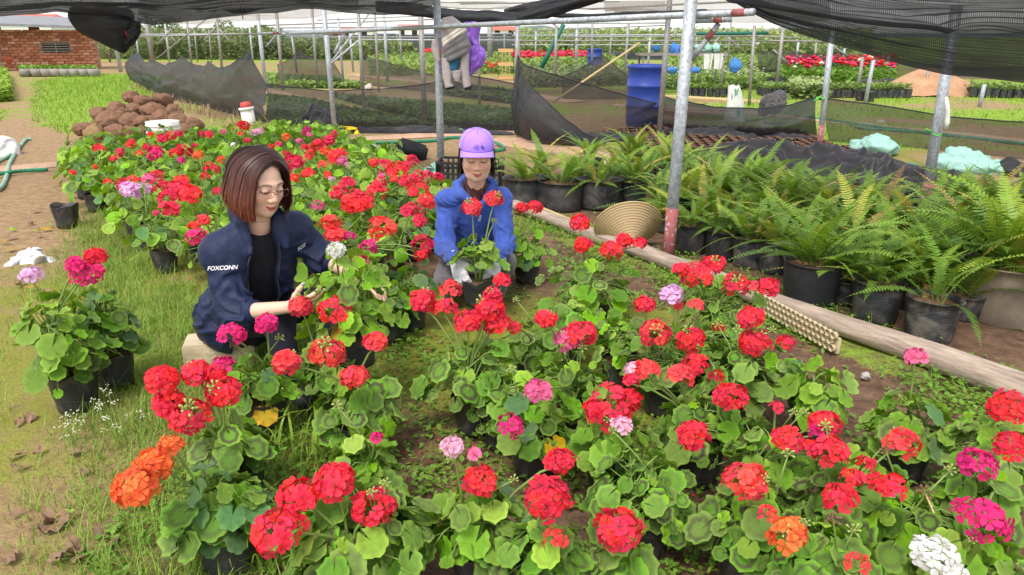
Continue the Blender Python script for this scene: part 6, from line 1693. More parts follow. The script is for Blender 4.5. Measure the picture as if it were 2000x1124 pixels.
def shoulder_bag():
    c = G(806, 312); root = empty('shoulder_bag', c); tag(root, 'black shoulder bag lying on bare ground behind the crowded bed', 'bag')
    rot = Matrix.Rotation(.32, 3, 'Y') @ Matrix.Rotation(.25, 3, 'Z') @ Matrix.Rotation(-.5, 3, 'X')
    o = MB().box((0, 0, .11), (.36, .12, .21), rot=rot).build('body', M['dark_bag'], root)
    bm = bmesh.new(); bm.from_mesh(o.data); bmesh.ops.bevel(bm, geom=bm.edges[:], offset=.03, segments=3, affect='EDGES'); bmesh.ops.subdivide_edges(bm, edges=bm.edges[:], cuts=2)
    for v in bm.verts: v.co += Vector((0, 0, .02*vn1(v.co.x*9, v.co.y*9, v.co.z*9, 1, 3)))
    bm.to_mesh(o.data); bm.free(); o.data.polygons.foreach_set('use_smooth', [True]*len(o.data.polygons))
    MB().tube([Vector((-.16, -.02, .2)), Vector((-.22, -.05, .12)), Vector((-.24, -.1, .03)), Vector((-.1, -.14, .02))], .014, 6).build('strap', M['dark_bag'], root)
    MB().box((0.03, -.085, .12), (.2, .02, .1), rot=rot).build('pocket', M['dark_bag'], root)
shoulder_bag()
def crate(c, w, d, h, label, mat='black_plastic', rz=0.0, name='plastic_crate', slats=5):
    root = empty(name, c, rz); tag(root, label, 'crate')
    for sx, sy, L, hz in ((0, -d/2, w, 1), (0, d/2, w, 1), (-w/2, 0, d, 0), (w/2, 0, d, 0)):
        for i in range(3):
            z = h*(0.06+.44*i); bx = MB().box((sx, sy, z), (L if hz else .018, .018 if hz else L, h*.10)); bx.build('rail', M[mat], root, smooth=False)
        for i in range(slats+1):
            f = -L/2+L*i/slats; MB().box((f if hz else sx, sy if hz else f, h*.5), (.016, .016, h*.9)).build('bar', M[mat], root, smooth=False)
    MB().box((0, 0, .02), (w-.03, d-.03, .015)).build('floor', M[mat], root, smooth=False)
crate(G(915, 362)+Vector((0.02, 0.1, 0)), .62, .36, .24, 'black slatted plastic crate behind the woman in blue', rz=-.1, slats=12)
crate(at(988, 128, 26)*1.0-Vector((0, 0, at(988, 128, 26).z)), .5, .5, 1.0, 'tall pale orange slatted crate in the far field', 'crate_orange', slats=4)

# drums
def drum(px, py, r, h, label):
    p = G(px, py); root = empty('plastic_drum', p); tag(root, label, 'drum')
    MB().lathe([(r*.9, 0), (r*.97, .03), (r, .12), (r, h*.32), (r*1.03, h*.33), (r*1.03, h*.36), (r, h*.37), (r, h*.64), (r*1.03, h*.65), (r*1.03, h*.68), (r, h*.69), (r*.99, h*.93), (r*1.05, h*.945), (r*1.05, h*.985), (r*.98, h), (r*.94, h*.97), (r*.001, h*.965)], 30).build('body', M['blue_drum'], root)
    MB().tube([(r*.5, 0, h*.96), (r*.5, 0, h*1.0)], .04, 10).build('bung', M['black_plastic'], root)
drum(1258, 247, .305, .97, 'large blue plastic drum behind the pointed net'); drum(1161, 142, .30, .92, 'small far blue drum left of the large one')
# sacks and things on the far work table
def blob_sack(px, py, wpx, hpx, Y, label, mat, seed, name='woven_sack', cat='sack', group=None):
    p = at(px, py, Y); k = pxm(p); me = rock_mesh(seed, flat=1.0, sack=True); me.name = name; me.materials.append(M[mat])
    o = inst(name, me, None, loc=p, rot=(0, 0, seed), scale=(wpx/2/k, wpx/2/k*.75, hpx/2/k)); tag(o, label, cat, group)
blob_sack(1282, 95, 18, 12, 20, 'small blue sack left of the far work table', 'sack_blue', 51); blob_sack(1318, 97, 26, 24, 19.6, 'blue sack hung beside the far grey post', 'sack_blue', 52)
blob_sack(1436, 128, 20, 26, 19, 'bright blue sack standing alone right of the table', 'sack_blue', 53); blob_sack(1376, 94, 34, 18, 19.5, 'mint sack on the far work table', 'mint', 54); blob_sack(1398, 95, 24, 18, 19.6, 'pale green net sack at the right of the far table', 'mint', 55); blob_sack(1358, 137, 20, 12, 17, 'pale blue bag on the ground beyond the drum', 'sack_blue', 56); blob_sack(1312, 138, 20, 14, 17, 'blue striped bag beside the thick post, on the ground', 'sack_blue', 57)
def far_table():
    c = at(1330, 104, 19.6); root = empty('work_table', (c.x, 19.6, 0)); tag(root, 'far work table heaped with sacks and clutter', 'table')
    MB().box((0, 0, c.z-.03), (2.2, .7, .06)).build('table_top', M['timber'], root, smooth=False)
    for sx in (-1, 1):
        for sy in (-.3, .3): MB().tube([(sx, sy, 0), (sx, sy, c.z-.05)], .03, 8).build('leg', M['galv_old'], root)
far_table()
for i, (px, w) in enumerate(((1383, 16), (1403, 18))):
    p = at(px, 119, 19); mb = MB(); mb.grid(lambda u, v: Vector(((u-.5)*(.24-.06*v), .05*math.sin(u*9), .16-.36*v)), 8, 6); o = mb.build('hanging_rag', M['sack_white'], loc=p); tag(o, ('left' if i == 0 else 'right')+' white rag hanging from the far work table', 'rag')
def printed_sack():
    p = G(1434, 238); root = empty('fertiliser_sack', p); tag(root, 'tall white woven sack with green print standing by the low net', 'sack')
    k = pxm(p+Vector((0, 0, .3))); H_ = at(1434, 167, p.y).z; W = 20/k
    def f(u, v):
        a = 2*PI*u; s = (1-.45*v**1.5)*(1+.05*math.sin(3*a+4*v)); return Vector((W*s*math.cos(a)-.06*v*v, .6*W*s*math.sin(a), H_*v+.015*math.sin(5*a)*v))
    MB().grid(f, 28, 16).build('body', M['sack_white'], root)
    cu = bpy.data.curves.new('print', 'FONT'); cu.body = 'S AFI'; cu.size = .12; cu.extrude = .001
    ob = bpy.data.objects.new('print', cu); COL.objects.link(ob); dg = bpy.context.evaluated_depsgraph_get(); me = bpy.data.meshes.new_from_object(ob.evaluated_get(dg)); bpy.data.objects.remove(ob)
    me.materials.clear(); me.materials.append(M['sack_green'])
    for v in me.vertices:
        x, z = v.co.x-.14, v.co.y; a = -PI/2+x/W*.9; zz = .36*H_/.5+z+x*.5
        s = (1-.45*min(1, zz/H_)**1.5)*1.03; v.co = Vector((W*s*math.cos(a)-.06*(zz/H_)**2, .6*W*s*math.sin(a)-.006, zz))
    link(bpy.data.objects.new('lettering', me), root)
    def emblem(cx, cz, sx, sz):
        vs = []; n = 12
        for i in range(n):
            t = 2*PI*i/n; x, z = cx+sx*math.cos(t), cz+sz*math.sin(t); a = -PI/2+x/W*.9; s = (1-.45*min(1, z/H_)**1.5)*1.05; vs.append((W*s*math.cos(a)-.06*(z/H_)**2, .6*W*s*math.sin(a)-.01, z))
        MB().add(vs, [tuple(range(n))]); mb = MB(); mb.add(vs, [tuple(range(n))]); mb.build('green_emblem', M['sack_green'], root)
    emblem(.03, .16, .035, .07); emblem(-.01, H_*.86, .03, .035)
printed_sack()
blob_sack(1706, 290, 92, 48, 9.35, 'mint green woven sack between the right posts', 'mint', 27, 'mint_sack')
blob_sack(1880, 322, 118, 54, 8.15, 'larger mint green sack right of the leaning post', 'mint', 28, 'mint_sack'); blob_sack(1945, 334, 74, 34, 8.0, 'slack empty end of the larger mint sack', 'mint', 29, 'mint_sack')
def mound():
    c = G(1812, 184); mb = MB()
    def f(u, v):
        a = 2*PI*u; r = v*1.35*(1+.15*math.sin(2*a+1)); x, y = r*math.cos(a), r*.8*math.sin(a); return Vector((x, y, max(-.01, .62*(1-v**1.4)+.06*vn1(x*2, y*2, 0, 1.5, 3))))
    mb.grid(f, 40, 16); o = mb.build('soil_heap', M['mound'], loc=c); tag(o, 'orange brown heap of loose soil at far right', 'soil heap')
mound()
rc = random.Random(6)
for i in range(9):
    blob_sack(1862+i % 5*13+rc.uniform(-4, 4), 172-(i//5)*7+rc.uniform(-2, 2), 20, 12, 20+rc.uniform(-.5, .5), 'crumpled empty black bag in the pile right of the soil heap', 'bag', 80+i, 'empty_bag', 'bag', 'empty bags in the pile')
for i in range(7):
    blob_sack(1692+i*12+rc.uniform(-3, 3), 161+rc.uniform(-3, 2), 22, 10, 21.4, 'grey folded bag lying on the row before the far red flowers', 'bag', 95+i, 'folded_bag', 'bag', 'folded bags on the far row')
for i, (px, py) in enumerate(((1680,197),(1697,199))): o = inst('dark_pot', POTS[i], None, loc=G(px, py), scale=1.5); tag(o, ('left' if i == 0 else 'right')+' empty dark pot on the grass behind the right net', 'pot')
clod(1720, 241, 16, 13, 'small flat stone on the path behind the right net', 'stone', 88); clod(1508, 205, 60, 12.6, 'round dark bundle behind the low net panel', 'bag', 89)
clod(720, 171, 16, 20, 'pale stone on the far path', 'stone', 90)

# hoses
def hose(pts, r, mat, label):
    P = [Vector(p) for p in pts]; Q = []
    for i in range(len(P)-1):
        p0, p1, p2, p3 = P[max(0, i-1)], P[i], P[i+1], P[min(len(P)-1, i+2)]
        for k in range(6):
            t = k/6; Q.append(0.5*((2*p1)+(p2-p0)*t+(2*p0-5*p1+4*p2-p3)*t*t+(3*p1-p0-3*p2+p3)*t**3))
    Q.append(P[-1]); c = Q[0].copy(); o = MB().tube([q-c for q in Q], r, 8).build('garden_hose', M[mat], loc=c); tag(o, label, 'hose')
def gz(px, py, z=.015): v = G(px, py); v.z = z; return v
hose([gz(62,274), gz(50,276), gz(38,290), gz(16,308), gz(-20,326), gz(-60,340)], .022, 'hose_pale', 'pale green hose curving beside the white bag at far left')
hose([gz(38,290,.04), gz(28,305), gz(18,325), gz(14,345), gz(4,368), gz(-30,395)], .022, 'hose_pale', 'pale hose running toward the camera at the left edge')
hose([gz(-40,352,.03), gz(0,346,.03), gz(40,340,.03), gz(94,335,.02)], .02, 'hose', 'dark green hose end lying on the ground at far left')
hose([gz(700,283,.02), gz(780,280), gz(850,277), gz(880,272), gz(930,272), gz(970,282), gz(984,294), gz(960,298)], .022, 'hose', 'green hose looping behind the purple cap')
hose([gz(780,258), gz(840,252), gz(868,250), gz(900,256), gz(912,268), gz(935,280)], .026, 'hose_pale', 'pale hose with a white joint behind the purple cap')
hose([gz(620,210), gz(720,224), gz(800,238), gz(860,246), gz(900,256)], .02, 'hose_pale', 'pale hose along the path inside the middle net')
hose([gz(1555,228), gz(1640,240), gz(1720,251), gz(1800,261), gz(1900,272), gz(2050,290)], .026, 'hose', 'green hose along the path behind the right net')
hose([gz(1660,242), gz(1680,252), gz(1760,258), gz(1830,262)], .022, 'hose', 'second green hose joining the first behind the right net')
hose([gz(1480,278), gz(1570,288), gz(1680,306), gz(1740,318), gz(1790,326)], .018, 'hose', 'green hose beside the mint sack')
rail(gz(1290,190), gz(1490,202), .05, 'pale bamboo pole lying on the grass beyond the drum', 'bamboo', group=None, name='bamboo_pole', cat='pole')
rail(gz(1290,218), gz(1420,226), .05, 'pinkish concrete pole lying beyond the low net', 'path', group=None, name='concrete_pole', cat='pole')

# grey jacket and purple mesh bags on the pipe
def hung_jacket():
    Y = 7.35; c = at(884, 100, Y); root = empty('hanging_jacket', c); tag(root, 'quilted grey and mauve jacket slung over the pipe by the post', 'jacket')
    def slab(name, rows, mat, th=.05, parent=root, seed=1, quilt=9):
        mb = MB(); N = 26; n = 18
        L = [at(*r[0], Y)-c for r in rows]; R_ = [at(*r[1], Y)-c for r in rows]
        def f(u, v):
            t = v; l = lerp_poly(L, t); r = lerp_poly(R_, t); a = 2*PI*u; m = l.lerp(r, .5); hw = (r-l)*.5
            q = 1+.10*abs(math.sin(v*PI*quilt))+.05*vn1(u*5, v*5, seed, 1, seed)
            return m+hw*math.copysign(abs(math.cos(a))**.75, math.cos(a))*(1+.03*vn1(u*4, v*6, 0, 1, seed))+Vector((0, th*math.copysign(abs(math.sin(a))**.8, math.sin(a))*q, 0))
        mb.grid(f, N, n); return mb.build(name, M[mat], parent)
    slab('body', (((864,36),(884,32)),((859,52),(906,48)),((863,70),(910,58)),((864,78),(912,66))), 'quilt_light', .10, seed=2)
    slab('cream_band', (((863,77),(910,46)),((864,94),(911,61))), 'quilt_cream', .108, seed=3, quilt=2)
    slab('grey_panel', (((864,94),(911,61)),((867,118),(920,88)),((873,124),(916,104))), 'quilt_dark', .10, seed=4, quilt=3)
    slab('lining', (((874,114),(900,108)),((878,136),(898,130)),((886,142),(893,140))), 'teal_lining', .07, seed=5)
    s1 = slab('sleeve', (((862,112),(880,116)),((864,140),(884,142)),((867,160),(884,162)),((870,172),(887,168))), 'quilt_light', .07, seed=6)
    slab('cuff', (((870,171),(887,167)),((872,176),(888,172))), 'black_cloth', .06, s1, 7, 1)
    s2 = slab('sleeve', (((898,110),(916,104)),((898,140),(916,136)),((902,158),(918,156)),((906,172),(920,168))), 'quilt_light', .06, seed=8)
    slab('cuff', (((907,171),(921,167)),((909,177),(922,173))), 'black_cloth', .055, s2, 9, 1)
    slab('hood', (((844,80),(856,74)),((842,98),(860,96)),((850,118),(862,120))), 'quilt_light', .06, seed=10)
    slab('front_flap', (((880,138),(908,136)),((884,150),(902,150)),((888,158),(900,158))), 'quilt_light', .075, seed=11)
hung_jacket()
def purple_bag():
    Y = 7.62; c = at(924, 100, Y); rows = (((908,44),(930,44)),((903,52),(939,50)),((906,66),(937,62)),((914,80),(934,82)),((922,88),(936,88)),((912,100),(945,98)),((905,116),(949,112)),((903,130),(944,128)),((908,142),(928,140)),((914,149),(921,148)))
    L = [at(*r[0], Y)-c for r in rows]; R_ = [at(*r[1], Y)-c for r in rows]; mb = MB()
    def f(u, v):
        l, r = lerp_poly(L, v), lerp_poly(R_, v); a = 2*PI*u; w = vn1(math.cos(a)*1.5, math.sin(a)*1.5, v*7, 1.3, 5); q = 1+.22*w+.16*abs(math.sin(5*a+9*v+3*w))-.08
        return l.lerp(r, .5)+(r-l)*.5*math.cos(a)*q+Vector((0, .085*math.sin(a)*q, .012*w))
    mb.grid(f, 48, 40); o = mb.build('mesh_bag', M['purple_mesh'], loc=c); tag(o, 'crumpled purple mesh bag hanging behind the grey jacket', 'bag')
purple_bag()

# ------------------------------------------------------------------ small litter in the foreground
o = inst('empty_pot', POTS[1], None, loc=G(124, 446)+Vector((0, .06, 0)), scale=1.15); tag(o, 'empty black bag pot standing alone on the left turf', 'pot')
inst('soil', SOIL, o, loc=(0, 0, .10))
def crumple(px, py, w, h, label, mat, seed, name, cat):
    p = G(px, py); k = pxm(p); cloth_heap(name, p-Vector((w/2/k, 0, 0)), p+Vector((w/2/k, .03, 0)), h, h*.45, label, seed, mat, 26, 18, cat)
crumple(62, 512, 75, .20, 'torn white plastic bag on the ground at left', 'thin_white_bag', 31, 'plastic_bag', 'bag')
crumple(8, 302, 60, .45, 'white plastic bag by the hose at the left edge', 'thin_white_bag', 32, 'plastic_bag', 'bag')
crumple(1610, 700, 1, .01, 'scrap', 'white_litter', 33, 'litter', 'litter') if False else None
o = MB().box((0, 0, .055), (.30, .17, .11), rot=Matrix.Rotation(.25, 3, 'Z')).build('wooden_block', M['plank'], loc=G(418, 712)+Vector((.02, .05, 0)), smooth=False)
bm = bmesh.new(); bm.from_mesh(o.data); bmesh.ops.bevel(bm, geom=bm.edges[:], offset=.008, segments=2, affect='EDGES'); bm.to_mesh(o.data); bm.free(); tag(o, 'pale wooden block the woman in navy sits on', 'block')
rl = random.Random(12)
def ground_leaf(px, py, s, me, lab, nm, cat, grp, z=.012):
    p = G(px, py); p.z = z+float(ground_h(np.array([p.x]), np.array([p.y]))[0]); o = inst(nm, me, None, loc=p, rot=(rl.uniform(-.3, .3), rl.uniform(-.3, .3), rl.uniform(0, 6)), scale=(s*.8, s*.8*rl.uniform(.45, .9), s*rl.uniform(.4, .9))); tag(o, lab, cat, grp)
for px, py, s in ((95,1022,.05),(110,1030,.05),(85,1030,.04),(20,1092,.045),(130,1085,.05),(150,1075,.045),(160,1092,.04),(38,918,.028),(30,895,.03),(78,890,.03),(148,892,.03),(165,926,.022),(40,828,.03),(60,820,.04),(112,1095,.035),(30,1010,.02),(220,1058,.04),(200,1040,.04),(70,500,.035),(90,580,.05),(40,560,.04),(130,470,.03),(70,415,.04),(60,440,.05),(20,470,.05),(75,465,.035),(330,1075,.03),(215,1038,.03)):
    ground_leaf(px, py, s, rl.choice(LEAF_DRY), 'curled brown dead leaf '+('in the lower left corner' if py > 980 else 'on bare soil at the left edge' if py > 700 else 'near the torn white bag'), 'dead_leaf', 'leaf', 'dead leaves on the left ground', .02)
for px, py, s in ((128,1016,.034),(90,452,.045),(98,446,.03),(72,455,.03),(25,452,.035),(8,478,.05),(48,610,.03),(62,568,.045),(20,490,.05)):
    ground_leaf(px, py, s, rl.choice(LEAF['yellow'] if s > .04 else LEAF['lime']), 'pale yellowing leaf lying on the ground at left', 'fallen_leaf', 'leaf', 'yellowing leaves on the left ground', .03)
PET = FLORET['red'][0]
def petal_mesh(col):
    mb = MB(); mb.add([(-.6, 0, 0), (0, -.42, .08), (.5, -.3, .05), (.7, 0, 0), (.5, .3, .06), (0, .42, .1)], [(0, 1, 2, 3, 4, 5)]); me = mb.mesh('petal', M['petal_'+col]); me.uv_layers.new(name='UVMap')
    for d in me.uv_layers[0].data: d.uv = (.8, .5)
    return me
PM = {c: petal_mesh(c) for c in ('red', 'magenta', 'pink')}
for i in range(150):
    if i < 40: px, py = rl.uniform(780, 1000), rl.uniform(620, 960)
    elif i < 80: px, py = rl.uniform(1080, 1500), rl.uniform(880, 1124)
    elif i < 115: px, py = rl.uniform(180, 420), rl.uniform(480, 660)
    else: px, py = rl.uniform(560, 700), rl.uniform(840, 930)
    p = G(px, py); p.z = .014+float(ground_h(np.array([p.x]), np.array([p.y]))[0])
    o = inst('fallen_petal', PM[rl.choice(('red', 'red', 'red', 'magenta', 'pink'))], None, loc=p, rot=(rl.uniform(-.3, .3), rl.uniform(-.3, .3), rl.uniform(0, 6)), scale=rl.uniform(.008, .014)); tag(o, 'single fallen petal on the soil between the pots', 'petal', 'petals fallen on the soil')
for px, py, s in ((1690,735,20),(1925,722,22),(1880,700,10),(1760,655,9)):
    clod(px, py, s, G(px, py+s*.3).y, 'small round stone on the soil below the ferns', 'stone', int(px)) if s < 21 else clod(px, py, s, G(px, py+s*.3).y, 'largest pale stone near the big sack pot', 'stone', int(px))
crumple(1900, 730, 60, .10, 'strip of flaking white plastic along the right log', 'white_litter', 41, 'plastic_scrap', 'litter'); crumple(1855, 715, 60, .07, 'thin white plastic shred on the right log', 'white_litter', 42, 'plastic_scrap', 'litter')

# small weeds in the turf and between the pots
def sprigs(spots, label, seed):
    mb = MB(); rs = random.Random(seed)
    for px, py in spots:
        for k in range(5):
            c = G(px+rs.uniform(-18, 18), py+rs.uniform(-12, 12)); h = rs.uniform(.06, .13); t = c+Vector((rs.uniform(-.04, .04), rs.uniform(-.04, .04), h))
            mb.tube([c, c.lerp(t, .6)+Vector((.005, 0, .01)), t], [.0012, .001, .0008], 4, 0, caps=False)
            for q in range(5):
                p = t+Vector((rs.uniform(-.012, .012), rs.uniform(-.012, .012), rs.uniform(-.008, .01))); r = rs.uniform(.0025, .0042)
                mb.add([p+Vector((r*math.cos(a), r*math.sin(a), 0)) for a in (0, 1.57, 3.14, 4.71)]+[p+Vector((0, 0, r)), p-Vector((0, 0, r))], [(0, 1, 4), (1, 2, 4), (2, 3, 4), (3, 0, 4), (1, 0, 5), (2, 1, 5), (3, 2, 5), (0, 3, 5)], 1)
    o = mb.build('white_weeds', [M['stem'], M['petal_white']], smooth=False); tag(o, label, 'weeds', kind='stuff')
sprigs([(170,770),(155,790),(205,815),(230,825),(190,850),(255,860),(160,880),(140,868),(215,880),(1525,940),(1180,470)], 'tiny white flowered weeds in the left turf', 5)
def mint_weed():
    c = G(1548, 850); root = empty('broad_leaf_weed', c); tag(root, 'pale weed with pointed opposite leaves among the front geraniums', 'weed'); rs = random.Random(8)
    mb = MB(); mb.add([(0, 0, 0), (.3, -.26, .05), (.7, -.2, .03), (1.05, 0, -.1), (.7, .2, .03), (.3, .26, .05), (.35, 0, -.02), (.72, 0, -.05)], [(0, 1, 6), (0, 6, 5), (1, 2, 7, 6), (6, 7, 4, 5), (2, 3, 7), (7, 3, 4)]); me = mb.mesh('leaf', M['leaf_blue']); me.uv_layers.new(name='UVMap')
    for d in me.uv_layers[0].data: d.uv = (.3, .3)
    MB().tube([(0, 0, 0), (.01, 0, .15), (0, .01, .30)], [.005, .004, .003], 6).build('stem', M['stem'], root)
    for k in range(16):
        z = .08+.22*k/15; inst('leaf', me, root, loc=(0, 0, z), rot=(rs.uniform(-.2, .2), rs.uniform(-.35, .2), k*1.571+k//2*.8), scale=.095*(1-.55*k/15)*rs.uniform(.8, 1.1))
mint_weed()
def dry_stalk():
    a, b = at(1806, 962, 1.62), at(1848, 1066, 1.50); o = MB().tube([b-b, (a-b)*.5+Vector((0, .01, .01)), a-b], [.0035, .003, .0025], 6).build('dry_stalk', M['bamboo'], loc=b); tag(o, 'long bent straw coloured stalk with a dead head at bottom right', 'stalk'); inst('dead_head', FADED[0], o, loc=a-b, scale=.022)
dry_stalk()
# ------------------------------------------------------------------ people: smooth-blended solids turned into one skin
def sd_cone(P, a, b, ra, rb):
    a = np.asarray(a, np.float32); b = np.asarray(b, np.float32); ba = b-a; pa = P-a
    h = np.clip((pa @ ba)/max(float(ba @ ba), 1e-9), 0, 1)
    return np.linalg.norm(pa-h[:, None]*ba, axis=1)-(ra+(rb-ra)*h)
def sd_ell(P, c, r, R=None):
    p = P-np.asarray(c, np.float32)
    if R is not None: p = p @ np.asarray(R, np.float32).T
    r = np.asarray(r, np.float32); k0 = np.linalg.norm(p/r, axis=1); k1 = np.linalg.norm(p/(r*r), axis=1)
    return k0*(k0-1)/np.maximum(k1, 1e-6)
def smin(a, b, k):
    h = np.clip(0.5+0.5*(b-a)/k, 0, 1); return b*(1-h)+a*h-k*h*(1-h)
def smax(a, b, k): return -smin(-a, -b, k)
def sd_mesh(f, lo, hi, h, margin=0.03):
    """surface nets over the cells near f = 0"""
    lo = np.asarray(lo, np.float64); hi = np.asarray(hi, np.float64)
    S = 6; n = (np.ceil((hi-lo)/(h*S)).astype(int)+1)
    cg = [lo[k]+np.arange(n[k]+1)*h*S for k in range(3)]
    C = np.stack(np.meshgrid(*cg, indexing='ij'), -1).reshape(-1, 3).astype(np.float32)
    dc = f(C).reshape(n[0]+1, n[1]+1, n[2]+1)
    act = np.abs(dc) < h*S*1.0+margin
    blk = np.zeros(tuple(n), bool)
    for i in (0, 1):
        for j in (0, 1):
            for k in (0, 1): blk |= act[i:i+n[0], j:j+n[1], k:k+n[2]]
    N = n*S+1
    D = np.repeat(np.repeat(np.repeat(np.where(dc[:-1, :-1, :-1] < 0, -1.0, 1.0), S, 0), S, 1), S, 2)
    D = np.pad(D, ((0, 1),)*3, mode='edge').astype(np.float32)
    m = np.repeat(np.repeat(np.repeat(blk, S, 0), S, 1), S, 2); m = np.pad(m, ((0, 1),)*3)
    for ax in range(3):
        sh = np.zeros_like(m); sl = [slice(None)]*3; sr = [slice(None)]*3; sl[ax] = slice(1, None); sr[ax] = slice(None, -1); sh[tuple(sl)] = m[tuple(sr)]; m |= sh
    idx = np.argwhere(m); out = np.empty(len(idx), np.float32)
    for s in range(0, len(idx), 400000):
        out[s:s+400000] = f((lo+idx[s:s+400000]*h).astype(np.float32))
    D[m] = out
    neg = D < 0
    cor = [(i, j, k) for i in (0, 1) for j in (0, 1) for k in (0, 1)]
    sl = lambda i, j, k: (slice(i, N[0]-1+i), slice(j, N[1]-1+j), slice(k, N[2]-1+k))
    cnt = sum(neg[sl(*c)].astype(np.int8) for c in cor); cell = (cnt > 0) & (cnt < 8)
    ci = np.argwhere(cell); vid = -np.ones(cell.shape, np.int64); vid[cell] = np.arange(len(ci))
    acc = np.zeros((len(ci), 3)); num = np.zeros(len(ci))
    for a in cor:
        for ax in range(3):
            if a[ax]: continue
            b = list(a); b[ax] = 1
            da = D[ci[:, 0]+a[0], ci[:, 1]+a[1], ci[:, 2]+a[2]]; db = D[ci[:, 0]+b[0], ci[:, 1]+b[1], ci[:, 2]+b[2]]
            x = (da < 0) != (db < 0); t = np.where(x, da/np.where(x, da-db, 1), 0)
            p = np.tile(np.array(a, float), (len(ci), 1)); p[:, ax] = t
            acc += p*x[:, None]; num += x
    V = lo+(ci+acc/num[:, None])*h
    Fs = []
    for ax in range(3):
        u, v = [(1, 2), (2, 0), (0, 1)][ax]
        s0 = [slice(None)]*3; s1 = [slice(None)]*3; s0[ax] = slice(None, -1); s1[ax] = slice(1, None)
        e = neg[tuple(s0)] != neg[tuple(s1)]; E = np.argwhere(e)
        E = E[(E[:, u] > 0) & (E[:, v] > 0) & (E[:, u] < N[u]-1) & (E[:, v] < N[v]-1)]
        q = []
        for du, dv in ((1, 1), (0, 1), (0, 0), (1, 0)):
            c = E.copy(); c[:, u] -= du; c[:, v] -= dv; q.append(vid[c[:, 0], c[:, 1], c[:, 2]])
        Q = np.stack(q, -1); flip = ~neg[E[:, 0], E[:, 1], E[:, 2]]; Q[flip] = Q[flip][:, ::-1]
        Fs.append(Q[(Q >= 0).all(1)])
    return V, np.concatenate(Fs)
def sd_object(name, f, lo, hi, h, mat, parent, base, tone=None, margin=0.03):
    V, F = sd_mesh(f, lo, hi, h, margin)
    me = np_mesh(name, V-np.array(base), F, mat)
    if tone is not None: vcol(me, 'tone', tone(V))
    return inst(name, me, parent), V, F
def nrm(v): v = np.asarray(v, float); return v/np.linalg.norm(v)
